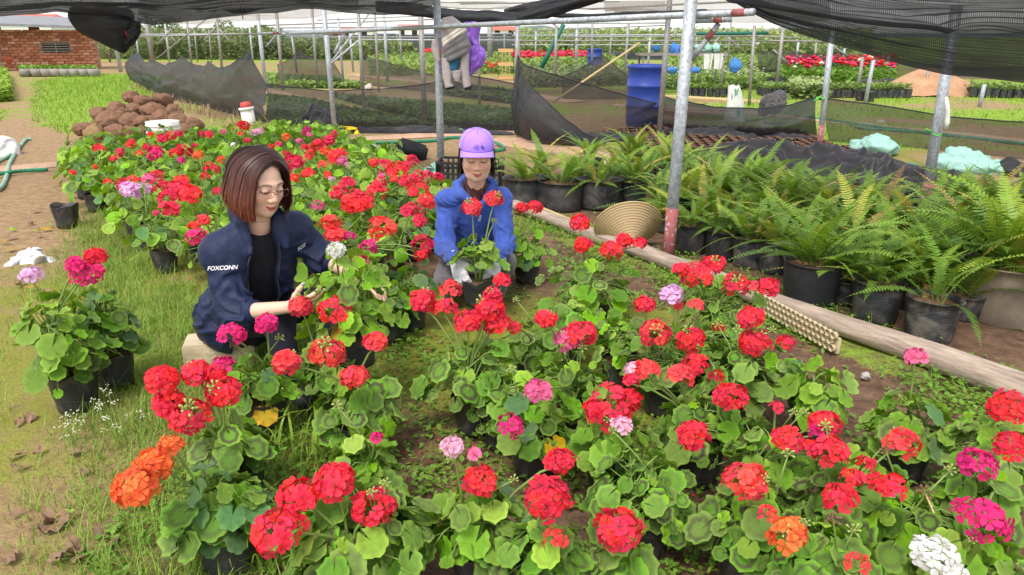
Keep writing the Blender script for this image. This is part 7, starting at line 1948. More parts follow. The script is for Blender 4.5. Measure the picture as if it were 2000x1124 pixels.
class Head:
    def __init__(s, c, fwd, up=(0, 0, 1), k=1.0):
        s.c = np.asarray(c, float); s.f = nrm(fwd); s.r = nrm(np.cross(s.f, up)); s.u = np.cross(s.r, s.f); s.k = k
        s.R = np.stack([s.r, s.f, s.u])                     # rows: right, forward, up
    def loc(s, P): return ((P-s.c) @ s.R.T)/s.k
    def w(s, x, y, z): return s.c+s.k*(s.r*x+s.f*y+s.u*z)
    def sdf(s, P):
        L = s.loc(P).astype(np.float32); d = sd_ell(L, (0, -0.012, 0.038), (0.074, 0.092, 0.080))
        d = smin(d, sd_ell(L, (0, 0.030, -0.030), (0.061, 0.058, 0.078)), 0.035)
        d = smin(d, sd_cone(L, (0, 0.045, -0.075), (0, 0.058, -0.092), 0.030, 0.021), 0.03)            # chin
        for q in (-1, 1):
            d = smin(d, sd_ell(L, (q*0.036, 0.052, -0.022), (0.026, 0.028, 0.026)), 0.02)               # cheek
            d = smin(d, sd_cone(L, (q*0.05, 0.0, -0.04), (q*0.034, 0.035, -0.085), 0.022, 0.018), 0.03) # jaw
            d = smax(d, -sd_ell(L, (q*0.031, 0.101, 0.008), (0.019, 0.016, 0.012)), 0.012)              # socket
            d = smin(d, sd_ell(L, (q*0.031, 0.0765, 0.006), (0.0165, 0.0125, 0.0105)), 0.004)           # closed lid
            d = smin(d, sd_cone(L, (q*0.010, 0.080, 0.026), (q*0.045, 0.068, 0.027), 0.009, 0.007), 0.016)  # brow
            d = smin(d, sd_ell(L, (q*0.0125, 0.091, -0.032), (0.0095, 0.0105, 0.0085)), 0.006)          # wing of the nose
            d = smin(d, sd_ell(L, (q*0.074, -0.012, 0.0), (0.008, 0.017, 0.028)), 0.006)                # ear
        d = smin(d, sd_cone(L, (0, 0.083, 0.014), (0, 0.1005, -0.026), 0.0065, 0.0105), 0.008)          # nose
        d = smin(d, sd_ell(L, (0, 0.0865, -0.0575), (0.0215, 0.0095, 0.0056)), 0.004)                   # lips
        d = smin(d, sd_ell(L, (0, 0.0850, -0.0665), (0.0175, 0.0100, 0.0062)), 0.003)
        d = smax(d, -sd_ell(L, (0, 0.0975, -0.0620), (0.021, 0.007, 0.0012)), 0.003)
        d = smax(d, -sd_ell(L, (0, 0.099, -0.046), (0.005, 0.010, 0.008)), 0.006)
        return d*s.k
    def tone(s, P, base, lip, brow=(0.035, 0.022, 0.018)):
        L = s.loc(P); x, y, z = L[:, 0], L[:, 1], L[:, 2]; ax = np.abs(x)
        C = np.tile(np.array(base, float), (len(P), 1))
        def put(m, c, a=1.0):
            m = (np.clip(m, 0, 1)*a)[:, None]; C[:] = C*(1-m)+np.array(c)[None]*m
        fr = y > 0.03
        put(np.exp(-((ax-0.040)/0.02)**2-((z+0.025)/0.022)**2)*fr, np.array(base)*np.array([1.02, 0.80, 0.78]), 0.6)        # cheeks
        put(np.exp(-((ax)/0.013)**2-((z+0.028)/0.012)**2)*(y > 0.09), np.array(base)*np.array([1.0, 0.86, 0.84]), 0.4)
        zm = -0.0618+0.0048*(ax/0.02)**2
        w = np.clip(1-(ax/0.0235)**2, 0, 1)
        put(((z < zm+0.0068*w**0.5) & (z > zm-0.0105*w**0.5) & (ax < 0.0235) & (y > 0.06))*1.0, lip)
        put(np.exp(-((z-zm)/0.0014)**2)*(ax < 0.022)*(y > 0.06), (0.10, 0.02, 0.02), 0.8)
        bz = 0.0265+0.0045*np.sin(np.clip((ax-0.006)/0.05, 0, 1)*PI)-0.004*np.clip((ax-0.04)/0.015, 0, 1)
        put(np.exp(-((z-bz)/(0.0042-0.0016*np.clip((ax-.03)/.02, 0, 1)))**2)*(ax > 0.011)*(ax < 0.052)*fr, brow, 0.92)
        lz = 0.000+0.0042*np.clip(((ax-0.031)/0.0165)**2, 0, 1.6)
        put(np.exp(-((z-lz)/0.0031)**2)*(ax > 0.0125)*(ax < 0.050)*fr, (0.018, 0.012, 0.012), 0.95)                           # lashes
        put(np.exp(-((z-lz+0.003)/0.0024)**2)*(np.abs(ax-0.031) < 0.0085)*fr, (0.03, 0.02, 0.02), 0.6)
        put(np.exp(-((z-0.0155+0.25*(ax-0.031)**2/0.02)/0.0014)**2)*(ax > 0.014)*(ax < 0.047)*fr, np.array(base)*0.55, 0.5)  # lid crease
        put(np.exp(-((ax-0.009)/0.003)**2-((z+0.0385)/0.0022)**2)*(y > 0.085), (0.10, 0.03, 0.02), 0.7)                       # nostrils
        return C
def hand_cones(wrist, d, back, thumb, curl, k=1.0, spread=0.12):
    """cones of a hand: d wrist-to-fingers, back the normal of the back of the hand, thumb the side the thumb is on"""
    w = np.asarray(wrist, float); d = nrm(d); th = nrm(np.asarray(thumb)-d*np.dot(thumb, d)); b = nrm(np.cross(d, th)); b = b if np.dot(b, back) > 0 else -b
    out = []
    for i, (off, L) in enumerate(((0.026, 0.072), (0.009, 0.080), (-0.009, 0.074), (-0.025, 0.058))):
        base = w+d*0.078*k*(1-0.02*i)+th*off*k
        out.append((w+d*0.006*k+th*off*0.62*k, base, 0.0135*k, 0.0105*k))
        p = base; dd = nrm(d+th*(off/0.026)*spread)
        for j, f in enumerate((0.45, 0.31, 0.24)):
            c = curl[j] if not isinstance(curl[0], (tuple, list)) else curl[i][j]
            dd = nrm(dd*math.cos(c)-b*math.sin(c)); q = p+dd*L*f*k
            out.append((p, q, (0.0092-0.0010*j)*k, (0.0086-0.0012*j)*k)); p = q
    t0 = w+d*0.020*k+th*0.020*k; dd = nrm(d*0.62+th*0.78-b*0.15); p = t0
    for j, L in enumerate((0.036, 0.032, 0.026)):
        q = p+dd*L*k; out.append((p, q, (0.0128-0.0016*j)*k, (0.0112-0.0016*j)*k)); p = q; dd = nrm(dd+d*0.35-b*0.25)
    tip = (p, dd, b)
    return out, tip
def cones_sdf(P, cones, k=0.008):
    d = None
    for a, b, ra, rb in cones:
        c = sd_cone(P, a, b, ra, rb); d = c if d is None else smin(d, c, k)
    return d
def near(P, c, r):                                   # True where worth evaluating a small detail
    return np.linalg.norm(P-np.asarray(c, np.float32), axis=1) < r
def partial(P, f, c, r, far=1.0):
    d = np.full(len(P), far, np.float32); m = near(P, c, r)
    if m.any(): d[m] = f(P[m])
    else: return d
    dist = np.linalg.norm(P-np.asarray(c, np.float32), axis=1)-r*0.6
    return np.where(m, d, np.maximum(dist, 0.02)).astype(np.float32)
def bumps(P, f, seed): return vnoise(P, f, seed)
def ribbons(head, specs, name, mat, parent, base):
    """specs: list of (list of local points, width); flat strands facing outward"""
    V, F, UV = [], [], []
    for pts, wd, vid in specs:
        n = len(pts); b0 = len(V)
        W = [head.w(*p) for p in pts]
        for i, p in enumerate(W):
            t = W[min(n-1, i+1)]-W[max(0, i-1)]; o = p-head.w(0, -0.01, min(0.03, pts[i][2])); s = np.cross(t, o); s = s/(np.linalg.norm(s)+1e-9)
            ww = wd*(0.55 if i == 0 else (1.0 if i < n-2 else (0.75 if i == n-2 else 0.2)))
            V += [p-s*ww, p+s*ww]; u = i/(n-1); UV += [(u, vid), (u, vid)]
        F += [(b0+2*i, b0+2*i+1, b0+2*i+3, b0+2*i+2) for i in range(n-1)]
    me = np_mesh(name, np.array(V)-np.array(base), np.array(F), mat); ul = me.uv_layers.new(name='UVMap')
    idx = np.zeros(len(me.loops), np.int32); me.loops.foreach_get('vertex_index', idx); ul.data.foreach_set('uv', np.array(UV, np.float32)[idx].ravel())
    return inst(name, me, parent)
from mathutils.bvhtree import BVHTree
def decal_text(txt, size, mat, name, target_V, target_F, base, parent, origin, xdir, ydir, ray_dir, lift=0.0025, shear=0.0, bold=0.0):
    """lettering laid on a cloth surface: letters are cast on along ray_dir"""
    cu = bpy.data.curves.new(name, 'FONT'); cu.body = txt; cu.size = size; cu.align_x = 'CENTER'; cu.align_y = 'CENTER'; cu.offset = bold; cu.shear = shear; cu.resolution_u = 3
    ob = bpy.data.objects.new(name, cu); COL.objects.link(ob); dg = bpy.context.evaluated_depsgraph_get(); me = bpy.data.meshes.new_from_object(ob.evaluated_get(dg)); bpy.data.objects.remove(ob)
    bm = bmesh.new(); bm.from_mesh(me); bmesh.ops.triangulate(bm, faces=bm.faces[:]); bmesh.ops.subdivide_edges(bm, edges=[e for e in bm.edges if e.calc_length() > size*0.12], cuts=2); bm.to_mesh(me); bm.free()
    bvh = BVHTree.FromPolygons([tuple(v) for v in target_V], [tuple(int(i) for i in f) for f in target_F])
    xd, yd, rd = Vector(xdir).normalized(), Vector(ydir).normalized(), Vector(ray_dir).normalized(); o = Vector(origin)
    for v in me.vertices:
        p = o+xd*v.co.x+yd*v.co.y; hit = bvh.ray_cast(p-rd*0.3, rd)
        q = hit[0] if hit[0] is not None else p
        v.co = q-rd*lift-Vector(base)
    me.materials.clear(); me.materials.append(mat); return link(bpy.data.objects.new(name, me), parent)

# ---- the woman in the navy jacket, seated on the block, reaching into a plant
def woman_navy():
    base = (-1.12, 3.10, 0.0); root = empty('person', base)
    tag(root, 'woman in navy jacket and glasses seated low, cupping a flowering plant', 'person')
    H = Head(at(508, 360, 2.93), (0.74, -0.60, -0.26), (0.05, 0.0, 1.0), 1.04)
    tf = nrm((0.62, -0.78, 0)); tr = np.array([tf[1], -tf[0], 0.0])         # torso forward, her right
    SR = np.array(at(432, 494, 2.90)); SL = np.array(at(574, 450, 3.10)); PV = np.array((-1.20, 3.12, 0.20)); CS = (SR+SL)/2
    NB = CS+np.array((0.010, -0.012, 0.108)); ER = np.array(at(458, 612, 2.83)); WR = np.array(at(566, 600, 2.70)); EL = np.array(at(632, 506, 3.12)); WL = np.array(at(712, 546, 2.97))
    KR, KL = np.array((-0.95, 2.80, 0.31)), np.array((-0.80, 3.02, 0.31)); FR, FL = np.array((-0.90, 2.70, 0.05)), np.array((-0.72, 2.90, 0.05))
    hipR, hipL = PV+tr*0.09, PV-tr*0.09
    hc, tip = hand_cones(WR, np.array(at(636, 584, 2.70))-WR, (0.1, -0.35, -1.0), (-0.1, -0.5, 0.9), (0.25, 0.45, 0.35), 1.0)
    hl, _ = hand_cones(WL, np.array(at(760, 585, 2.88))-WL, (0.2, 0.3, 0.9), (-0.2, -1, 0.1), (0.3, 0.5, 0.4), 1.0)
    chest = CS*0.72+PV*0.28; belly = CS*0.35+PV*0.65
    up_t = nrm(CS-PV); TR = np.stack([tr, np.cross(up_t, tr), up_t])
    def torso(P):
        d = sd_ell(P, chest, (0.155, 0.098, 0.17), TR); d = smin(d, sd_ell(P, belly, (0.148, 0.105, 0.15), TR), 0.06)
        d = smin(d, sd_ell(P, PV, (0.175, 0.14, 0.13), TR), 0.06); return smin(d, sd_cone(P, SR, SL, 0.055, 0.055), 0.05)
    def body(P):
        d = np.minimum(partial(P, H.sdf, H.c, 0.16), 9)
        d = smin(d, sd_cone(P, NB-np.array((0, 0, .03)), H.w(0, -0.022, -0.06), 0.054, 0.048), 0.02)
        d = smin(d, torso(P)+0.016, 0.03)
        for a, e, w, hh in ((SR, ER, WR, hc), (SL, EL, WL, hl)):
            arm = smin(sd_cone(P, a, e, 0.046, 0.038), sd_cone(P, e, w, 0.038, 0.0235), 0.02)
            hd = partial(P, lambda Q: cones_sdf(Q, hh, 0.007), w+nrm(hh[3][1]-w)*0.09, 0.19)
            d = smin(d, smin(arm, hd, 0.012), 0.02)
        for h, k, f in ((hipR, KR, FR), (hipL, KL, FL)):
            d = smin(d, smin(sd_cone(P, h, k, 0.07, 0.05), sd_cone(P, k, f, 0.048, 0.035), 0.03), 0.03)
        return d
    skin = (0.69, 0.435, 0.32)
    def tone(V):
        C = H.tone(V, skin, (0.42, 0.075, 0.07)); return C
    sd_object('body', body, (-1.46, 2.5, 0.0), (-0.42, 3.36, 1.0), 0.0038, M['skin'], root, base, tone, 0.02)
    # black tee and trousers
    def tee(P):
        d = torso(P)-0.004; fz = sd_cone(P, NB+np.array((0.02, -0.02, 0.0)), NB+np.array((0.05, -0.06, 0.12)), 0.072, 0.10)
        d = d+0.0035*np.sin((P @ tr)*70+4*vnoise(P, 9, 3))*np.clip((0.55-P[:, 2])*4, 0, 1)
        return smax(d, -fz, 0.01)
    sd_object('t_shirt', tee, (-1.46, 2.7, 0.05), (-0.75, 3.36, 0.85), 0.006, M['black_cloth'], root, base)
    def trousers(P):
        d = sd_ell(P, PV, (0.17, 0.135, 0.12), TR)
        for h, k, f in ((hipR, KR, FR), (hipL, KL, FL)): d = smin(d, smin(sd_cone(P, h, k, 0.082, 0.066), sd_cone(P, k, f+np.array((0, 0, .05)), 0.062, 0.05), 0.03), 0.03)
        return d+0.006*vnoise(P, 22, 8)
    sd_object('trousers', trousers, (-1.46, 2.5, 0.0), (-0.42, 3.36, 0.5), 0.007, M['black_trousers'], root, base)
    for f in (FR, FL):
        sd_object('shoe', lambda P: smin(sd_cone(P, f-np.array((0.03, -.03, .01)), f+np.array((0.10, -0.10, -0.015)), 0.042, 0.034), sd_ell(P, f+np.array((0.03, -.03, -.03)), (.09, .06, .025)), .02), f-.16, f+.16, 0.008, M['black_plastic'], root, base)
    # jacket
    cuffR = ER+(WR-ER)*0.30; cuffL = EL+(WL-EL)*0.14
    adR, adL = nrm(ER-SR), nrm(EL-SL)
    def folds(P):
        w = vnoise(P, 6, 11)+0.5*vnoise(P, 14, 12)
        out = np.zeros(len(P), np.float32); rg = lambda x: np.exp(-((np.mod(x, 1.0)-0.5)/0.20)**2)      # one crease per unit, flat between
        for a, e, c in ((SR, ER, cuffR), (SL, EL, cuffL)):
            ax = nrm(e-a); s = (P-a) @ ax; L = np.linalg.norm(e-a); m0 = np.exp(-np.clip(sd_cone(P, a, c, 0.06, 0.06), 0, 1)/0.03)
            m = m0*np.exp(-((s-L*0.95)/0.11)**2); out += m*(0.0165*rg(s*13+w*1.3+(P @ tr)*5-(P @ tf)*4)-0.004)
            m = m0*np.exp(-((s-L*0.40)/0.09)**2); out += m*(0.0100*rg(s*8+w*1.5-(P @ tf)*9)-0.003)
            m = m0*np.exp(-((s-0.02)/0.06)**2); out += m*0.006*rg((P @ tf)*11+w*1.2)
        low = np.clip((0.54-P[:, 2])*4.0, 0, 1)*np.clip((P[:, 2]-0.06)*5, 0.15, 1)
        out += low*(0.0165*rg((P @ tr)*8+(P @ tf)*6+w*1.5-P[:, 2]*5.0)+0.008*rg((P @ tr)*-9+w*1.4+P[:, 2]*9)-0.006)
        out += 0.0035*vnoise(P, 16, 4)+0.0020*vnoise(P, 42, 9)
        return out
    colR = [NB+tr*0.075+tf*0.045+np.array((0, 0, .0)), NB+tr*0.072-tf*0.035+np.array((0, 0, .025)), NB-tf*0.068+np.array((0, 0, .035)), NB-tr*0.072-tf*0.035+np.array((0, 0, .025)), NB-tr*0.075+tf*0.045]
    def jacket(P):
        d = torso(P)-0.024
        hem = PV+np.array((-0.01, 0.005, -0.02)); d = smin(d, sd_ell(P, hem, (0.21, 0.165, 0.15), TR), 0.06)
        for a, e, c, rr_ in ((SR, ER, cuffR, .073), (SL, EL, cuffL, .064)):
            d = smin(d, smin(sd_cone(P, a, e, rr_-.010, rr_), sd_cone(P, e, c, rr_-.002, 0.052), 0.035), 0.035)
        d = smin(d, sd_cone(P, NB-np.array((0, 0, .055)), SR, 0.072, 0.060), 0.06); d = smin(d, sd_cone(P, NB-np.array((0, 0, .055)), SL, 0.070, 0.054), 0.06)
        for i in range(4): d = smin(d, sd_cone(P, colR[i], colR[i+1], 0.030, 0.030), 0.025)
        d = smin(d, sd_cone(P, colR[0], colR[0]+tf*0.05-np.array((0, 0, .12))-tr*.0, 0.022, 0.014), 0.02); d = smin(d, sd_cone(P, colR[4], colR[4]+tf*0.05-np.array((0, 0, .12)), 0.022, 0.014), 0.02)
        d = d-folds(P)
        t = np.clip((CS[2]-P[:, 2])/0.45, -0.3, 1.1); q = P-CS-np.clip(t, 0, 1)[:, None]*(PV-CS)[None].astype(np.float32); side = q @ tr-0.012; front = q @ tf; wd = 0.052+0.042*np.clip(t, 0, 1)+0.006*np.sin(t*14)
        op = np.maximum(np.abs(side)-wd, 0.03-front); d = smax(d, -op, 0.008)
        neckhole = sd_cone(P, NB-np.array((0, 0, .05)), NB+np.array((0.02, -0.015, .16)), 0.058, 0.075); d = smax(d, -neckhole, 0.01)
        for e, c, w in ((ER, cuffR, WR), (EL, cuffL, WL)):                 # sleeves end at the cuff
            ax = nrm(w-e); d = smax(d, np.where(np.linalg.norm(P-c, axis=1) < 0.12, (P-c) @ ax-0.012, -1), 0.004)
        return smax(d, 0.075-P[:, 2], 0.01)
    jo, JV, JF = sd_object('jacket', jacket, (-1.50, 2.62, 0.03), (-0.62, 3.40, 0.86), 0.0045, M['navy'], root, base)
    for c, ax in ((cuffR, nrm(WR-ER)), (cuffL, nrm(WL-EL))):
        s, t = frame_from(ax); MB().tube([Vector(c-np.array(base)+ax*z) for z in (-.004, .006, .02, .032)], [0.050, 0.0475, 0.046, 0.045], 26).build('cuff', M['navy'], jo)
    # zip edge
    for sgn in (1, -1):
        pts = []
        for i in range(12):
            t = i/11; z = CS[2]+0.01-0.40*t; tt = np.clip((CS[2]-z)/0.45, 0, 1); sd = 0.012+sgn*(0.052+0.042*tt+0.006*math.sin(tt*14))
            p = CS+(PV-CS)*tt+tr*sd+tf*0.3; p[2] = z; pts.append(p)
        bvh = BVHTree.FromPolygons([tuple(v) for v in JV], [tuple(int(i) for i in f) for f in JF]); Z = []
        for p in pts:
            h = bvh.ray_cast(Vector(p+tr*sgn*0.006), Vector(-tf)); 
            if h[0] is not None: Z.append(h[0]-Vector(base)+Vector(tf)*0.002)
        if len(Z) > 3: MB().tube(Z, 0.0032, 5).build('zip', M['strap'], jo)
    view = Vector(at(434, 524, 2.8))-Vector((0, 0, CAM_H)); view.normalize()
    decal_text('FOXCONN', 0.0235, M['white_print'], 'lettering', JV, JF, base, jo, at(434, 524, 2.80), (1, 0.06, 0.035), (0, 0.15, 1), view, 0.002, 0.25, 0.0006)
    decal_text('FOX', 0.018, M['white_print'], 'lettering', JV, JF, base, jo, at(592, 483, 2.98), (0.85, 0.2, 0.55), (-0.5, 0.1, 0.9), view, 0.002, 0.25, 0.0005)
    # necklace, spectacles, nail
    nk = []
    for i in range(15):
        a = -1.25+2.5*i/14; p = NB+tr*0.058*math.sin(-a)+tf*(0.02+0.050*math.cos(a))+np.array((0, 0, .045-0.055*math.cos(a))); nk.append(Vector(p)-Vector(base))
    MB().tube(nk, 0.0012, 4).build('necklace', M['nail'], root)
    gl = MB()
    for q in (-1, 1):
        ring = []
        for i in range(25):
            a = 2*PI*i/24; x = 0.0325*q+0.0250*math.copysign(abs(math.cos(a))**.8, math.cos(a)); z = 0.000+0.0142*math.copysign(abs(math.sin(a))**.75, math.sin(a)); ring.append(H.w(x, 0.1065-0.10*abs(x)**1.25*2.2, z)-np.array(base))
        gl.tube([Vector(p) for p in ring[0:13]], 0.0016, 5, caps=False); gl.tube([Vector(p) for p in ring[12:25]], 0.0007, 4, caps=False)
        gl.tube([Vector(H.w(q*0.059, 0.094, 0.006)-np.array(base)), Vector(H.w(q*0.068, 0.080, 0.007)-np.array(base)), Vector(H.w(q*0.077, -0.005, 0.006)-np.array(base))], 0.0016, 5)
    gl.tube([Vector(H.w(x, 0.1085+0.002*(1-abs(x)/.007), 0.003)-np.array(base)) for x in (-.007, -.003, .003, .007)], 0.0014, 5)
    sp = gl.build('spectacles', M['glass_frame'], root)
    for q in (-1, 1):
        ln = MB(); ln.add([Vector(H.w(0.0325*q+0.0245*math.copysign(abs(math.cos(a))**.8, math.cos(a)), 0.1062-0.10*abs(0.0325*q+0.026*math.cos(a))**1.25*2.2, 0.000+0.0138*math.copysign(abs(math.sin(a))**.75, math.sin(a)))-np.array(base)) for a in [2*PI*i/20 for i in range(20)]], [tuple(range(20))]); ln.build('lens', M['lens'], sp)
    p, dd, bk = tip; nl = MB(); nl.lathe([(.0001, .004), (.0045, .0032), (.006, .0012), (.0062, -.001)], 10); no = nl.build('nail', M['nail'], root, loc=Vector(p)-Vector(base)); up = np.cross(dd, np.cross(np.array([0.1, -0.8, 0.6]), dd)); no.rotation_mode = 'QUATERNION'; no.rotation_quaternion = Vector((0, 0, 1)).rotation_difference(Vector(nrm(up))); no.location += Vector(nrm(up))*0.0075
    # bob haircut
    rs = random.Random(3); specs = []
    def strand(phi, side, rad, zend, n=13, curl=0.0, jit=0.0):
        yp = 0.072-0.150*min(1, max(0, (phi-0.5)/2.3)); part = (-0.006, yp); zt = 0.034+0.098*math.sqrt(max(0.05, 1-((yp+0.012)/0.112)**2))
        ex, ey = side*0.112*math.sin(phi), -0.018+0.120*math.cos(phi)
        pts = []
        for i in range(n):
            t = i/(n-1)
            if t < 0.42:
                th = t/0.42*PI/2; s = math.sin(th); x = part[0]+(ex*rad-part[0])*s; y = part[1]+(ey*rad-part[1])*s; z = 0.030+(zt*rad+0.004-0.030)*math.cos(th)
            else:
                q = (t-0.42)/0.58; fl = 1+0.14*math.sin(q*PI*0.75)-0.34*max(0, q-0.66)*(1+curl); x = ex*rad*fl; y = ey*rad*(1+0.03*q)+0.014*q*math.sin(phi)*1.1; z = 0.030+(zend-0.030)*q
            pts.append((x+jit*math.sin(5*t+phi*9), y+jit*math.cos(4*t+phi*7), z))
        return pts
    for layer, (cnt, rad, wd) in enumerate(((300, 0.90, 0.0085), (420, 0.96, 0.005), (620, 1.0, 0.0032), (420, 1.03, 0.0018), (170, 1.055, 0.0011))):
        for i in range(cnt):
            side = rs.choice((-1, 1)); phi = rs.uniform(0.70, PI); ze = -0.094-0.014*math.cos(phi)+rs.uniform(-.018, .014)
            specs.append((strand(phi, side, rad*rs.uniform(0.975, 1.02), ze, 13, rs.uniform(-.5, 1.0), rs.uniform(0, .0035)), wd*rs.uniform(.6, 1.2), rs.random()))
    ribbons(H, specs, 'hair', M['hair_red'], root, base)
    return H
H1 = woman_navy()

# ---- the woman in blue, crouching, holding up a pot
def woman_blue():
    base = (-0.24, 3.95, 0.0); root = empty('person', base)
    tag(root, 'woman in purple cap and blue jacket crouching with a potted geranium', 'person')
    H = Head(at(931, 306, 3.86), (0.09, -0.94, -0.20), (0.02, 0, 1), 1.04)
    tf = nrm((0.04, -1, 0)); tr = np.array([tf[1], -tf[0], 0.0])
    SR = np.array(at(876, 394, 3.99)); SL = np.array(at(976, 390, 3.99)); PV = np.array((-0.22, 4.22, 0.22)); CS = (SR+SL)/2; NB = np.array(at(929, 366, 3.97))
    ER = np.array(at(868, 482, 3.90)); WR = np.array(at(890, 510, 3.62)); EL = np.array(at(988, 478, 3.90)); WL = np.array(at(970, 514, 3.70))
    KR, KL = np.array(at(866, 566, 3.74)), np.array(at(982, 512, 3.84)); FR, FL = np.array((-0.36, 4.20, 0.06)), np.array((-0.10, 3.80, 0.05))
    hipR, hipL = PV+tr*0.09, PV-tr*0.09; up_t = nrm(CS-PV); TR = np.stack([tr, np.cross(up_t, tr), up_t]); chest = CS*0.7+PV*0.3; belly = CS*0.35+PV*0.65
    potc = np.array(at(934, 566, 3.60)); 
    hc, _ = hand_cones(WR, (0.30, -0.50, -0.80), (-0.75, -0.55, 0.1), (0.5, 0.15, 0.55), (0.35, 0.65, 0.5), 1.0)
    hl, _ = hand_cones(WL, (-0.30, -0.62, -0.62), (0.75, -0.55, 0.1), (-0.5, 0.15, 0.55), (0.35, 0.65, 0.5), 1.0)
    def torso(P):
        d = sd_ell(P, chest, (0.132, 0.090, 0.15), TR); d = smin(d, sd_ell(P, belly, (0.128, 0.10, 0.13), TR), 0.06); d = smin(d, sd_ell(P, PV, (0.165, 0.14, 0.12), TR), 0.05); return smin(d, sd_cone(P, SR, SL, 0.05, 0.05), 0.05)
    def body(P):
        d = np.minimum(partial(P, H.sdf, H.c, 0.16), 9); d = smin(d, sd_cone(P, NB-np.array((0, 0, .03)), H.w(0, -0.022, -0.06), 0.050, 0.046), 0.02); d = smin(d, torso(P)+0.016, 0.03)
        for a, e, w, hh in ((SR, ER, WR, hc), (SL, EL, WL, hl)):
            d = smin(d, smin(smin(sd_cone(P, a, e, 0.042, 0.035), sd_cone(P, e, w, 0.035, 0.022), 0.02), partial(P, lambda Q: cones_sdf(Q, hh, 0.007)+0.0015, w+nrm(hh[3][1]-w)*0.09, 0.19), 0.012), 0.02)
        for h, k, f in ((hipR, KR, FR), (hipL, KL, FL)): d = smin(d, smin(sd_cone(P, h, k, 0.065, 0.048), sd_cone(P, k, f, 0.046, 0.033), 0.03), 0.03)
        return d
    skin = (0.67, 0.40, 0.285)
    sd_object('body', body, (-0.60, 3.45, 0.0), (0.14, 4.45, 1.0), 0.0042, M['skin'], root, base, lambda V: H.tone(V, skin, (0.45, 0.13, 0.11)), 0.02)
    def trousers(P):
        d = sd_ell(P, PV, (0.175, 0.15, 0.125), TR)
        for h, k, f in ((hipR, KR, FR), (hipL, KL, FL)): d = smin(d, smin(sd_cone(P, h, k, 0.085, 0.072), sd_cone(P, k, f, 0.066, 0.05), 0.03), 0.03)
        w = vnoise(P, 8, 2); return d-0.006*(1-np.abs(np.sin(P[:, 0]*50+P[:, 2]*40+w*5)))+0.003+0.004*vnoise(P, 20, 8)
    sd_object('trousers', trousers, (-0.60, 3.6, 0.0), (0.14, 4.5, 0.55), 0.006, M['grey_trousers'], root, base)
    for f, d2 in ((FR, np.array((0, .1, 0))), (FL, np.array((-.03, -.12, 0)))):
        sd_object('shoe', lambda P: smin(sd_cone(P, f-d2*.3, f+d2, 0.042, 0.034), sd_ell(P, f+d2*.3+np.array((0, 0, -.025)), (.055, .11, .025)), .02), f-.19, f+.19, 0.008, M['shoe'], root, base)
    def jacket(P):
        d = smax(torso(P)-0.018, 0.24-P[:, 2]-0.3*(P[:, 1]-4.1), 0.01)
        for a, e, w in ((SR, ER, WR), (SL, EL, WL)): d = smin(d, smin(sd_cone(P, a, e, 0.060, 0.049), sd_cone(P, e, e+(w-e)*0.93, 0.049, 0.034), 0.03), 0.03)
        w = vnoise(P, 7, 5)+0.5*vnoise(P, 16, 6); rg = lambda x: np.exp(-((np.mod(x, 1.0)-0.5)/0.20)**2)
        for a, e, ww in ((SR, ER, WR), (SL, EL, WL)):
            s = (P-e) @ nrm(ww-e); m = np.exp(-np.clip(sd_cone(P, e, ww, .04, .04), 0, 1)/.02); d = d-m*(0.0075*rg(s*9+w*1.6+P[:, 0]*6)-.002)
            s2 = (P-a) @ nrm(e-a); m = np.exp(-np.clip(sd_cone(P, a, e, .05, .05), 0, 1)/.02); d = d-m*(0.008*rg(s2*5+w*1.7-P[:, 0]*12)-.002)
        d = d-np.clip((0.52-P[:, 2])*4, 0, 1)*0.010*rg(P[:, 0]*8+w*1.6+P[:, 2]*5)-0.004*vnoise(P, 14, 4)
        q = P-NB; hole = sd_cone(P, NB+np.array((0.0, -0.02, .10)), NB+tf*0.085-np.array((0, 0, .085)), 0.088, 0.020); d = smax(d, -hole, 0.008)
        return d
    jo, JV, JF = sd_object('jacket', jacket, (-0.60, 3.56, 0.12), (0.14, 4.45, 0.75), 0.0045, M['blue_cloth'], root, base)
    # the hood laid open over the shoulders: two broad soft flaps behind a V
    def hood(P):
        d = None
        A_ = [NB+tf*0.115+np.array((0.02, 0, -0.085)), NB+tf*0.075+tr*0.075+np.array((0, 0, -.028)), NB+tr*0.098-tf*0.005+np.array((0, 0, .012)), NB+tr*0.060-tf*0.075+np.array((0, 0, .032)), NB-tr*0.055-tf*0.075+np.array((0, 0, .032)), NB-tr*0.092-tf*0.005+np.array((0, 0, .014)), NB+tf*0.085-tr*0.060+np.array((0, 0, -.035)), NB+tf*0.115+np.array((0.02, 0, -0.085))]
        for i in range(7):
            c = sd_cone(P, A_[i], A_[i+1], 0.014 if i in (0, 6) else 0.024, 0.016 if i in (5, 6) else 0.024); d = c if d is None else smin(d, c, 0.02)
        fl = sd_ell(P, SR+np.array((0.012, -0.045, 0.025)), (0.085, 0.050, 0.052)); d = smin(d, fl, 0.03)
        return d-0.004*(1-np.abs(np.sin(P[:, 2]*90+P[:, 0]*35+vnoise(P, 9, 3)*5)))+0.002
    sd_object('hood', hood, (-0.56, 3.7, 0.36), (0.12, 4.2, 0.78), 0.0045, M['blue_cloth'], jo, (0, 0, 0)) if False else sd_object('hood', hood, (-0.56, 3.7, 0.36), (0.12, 4.2, 0.78), 0.0045, M['blue_cloth'], jo, base)
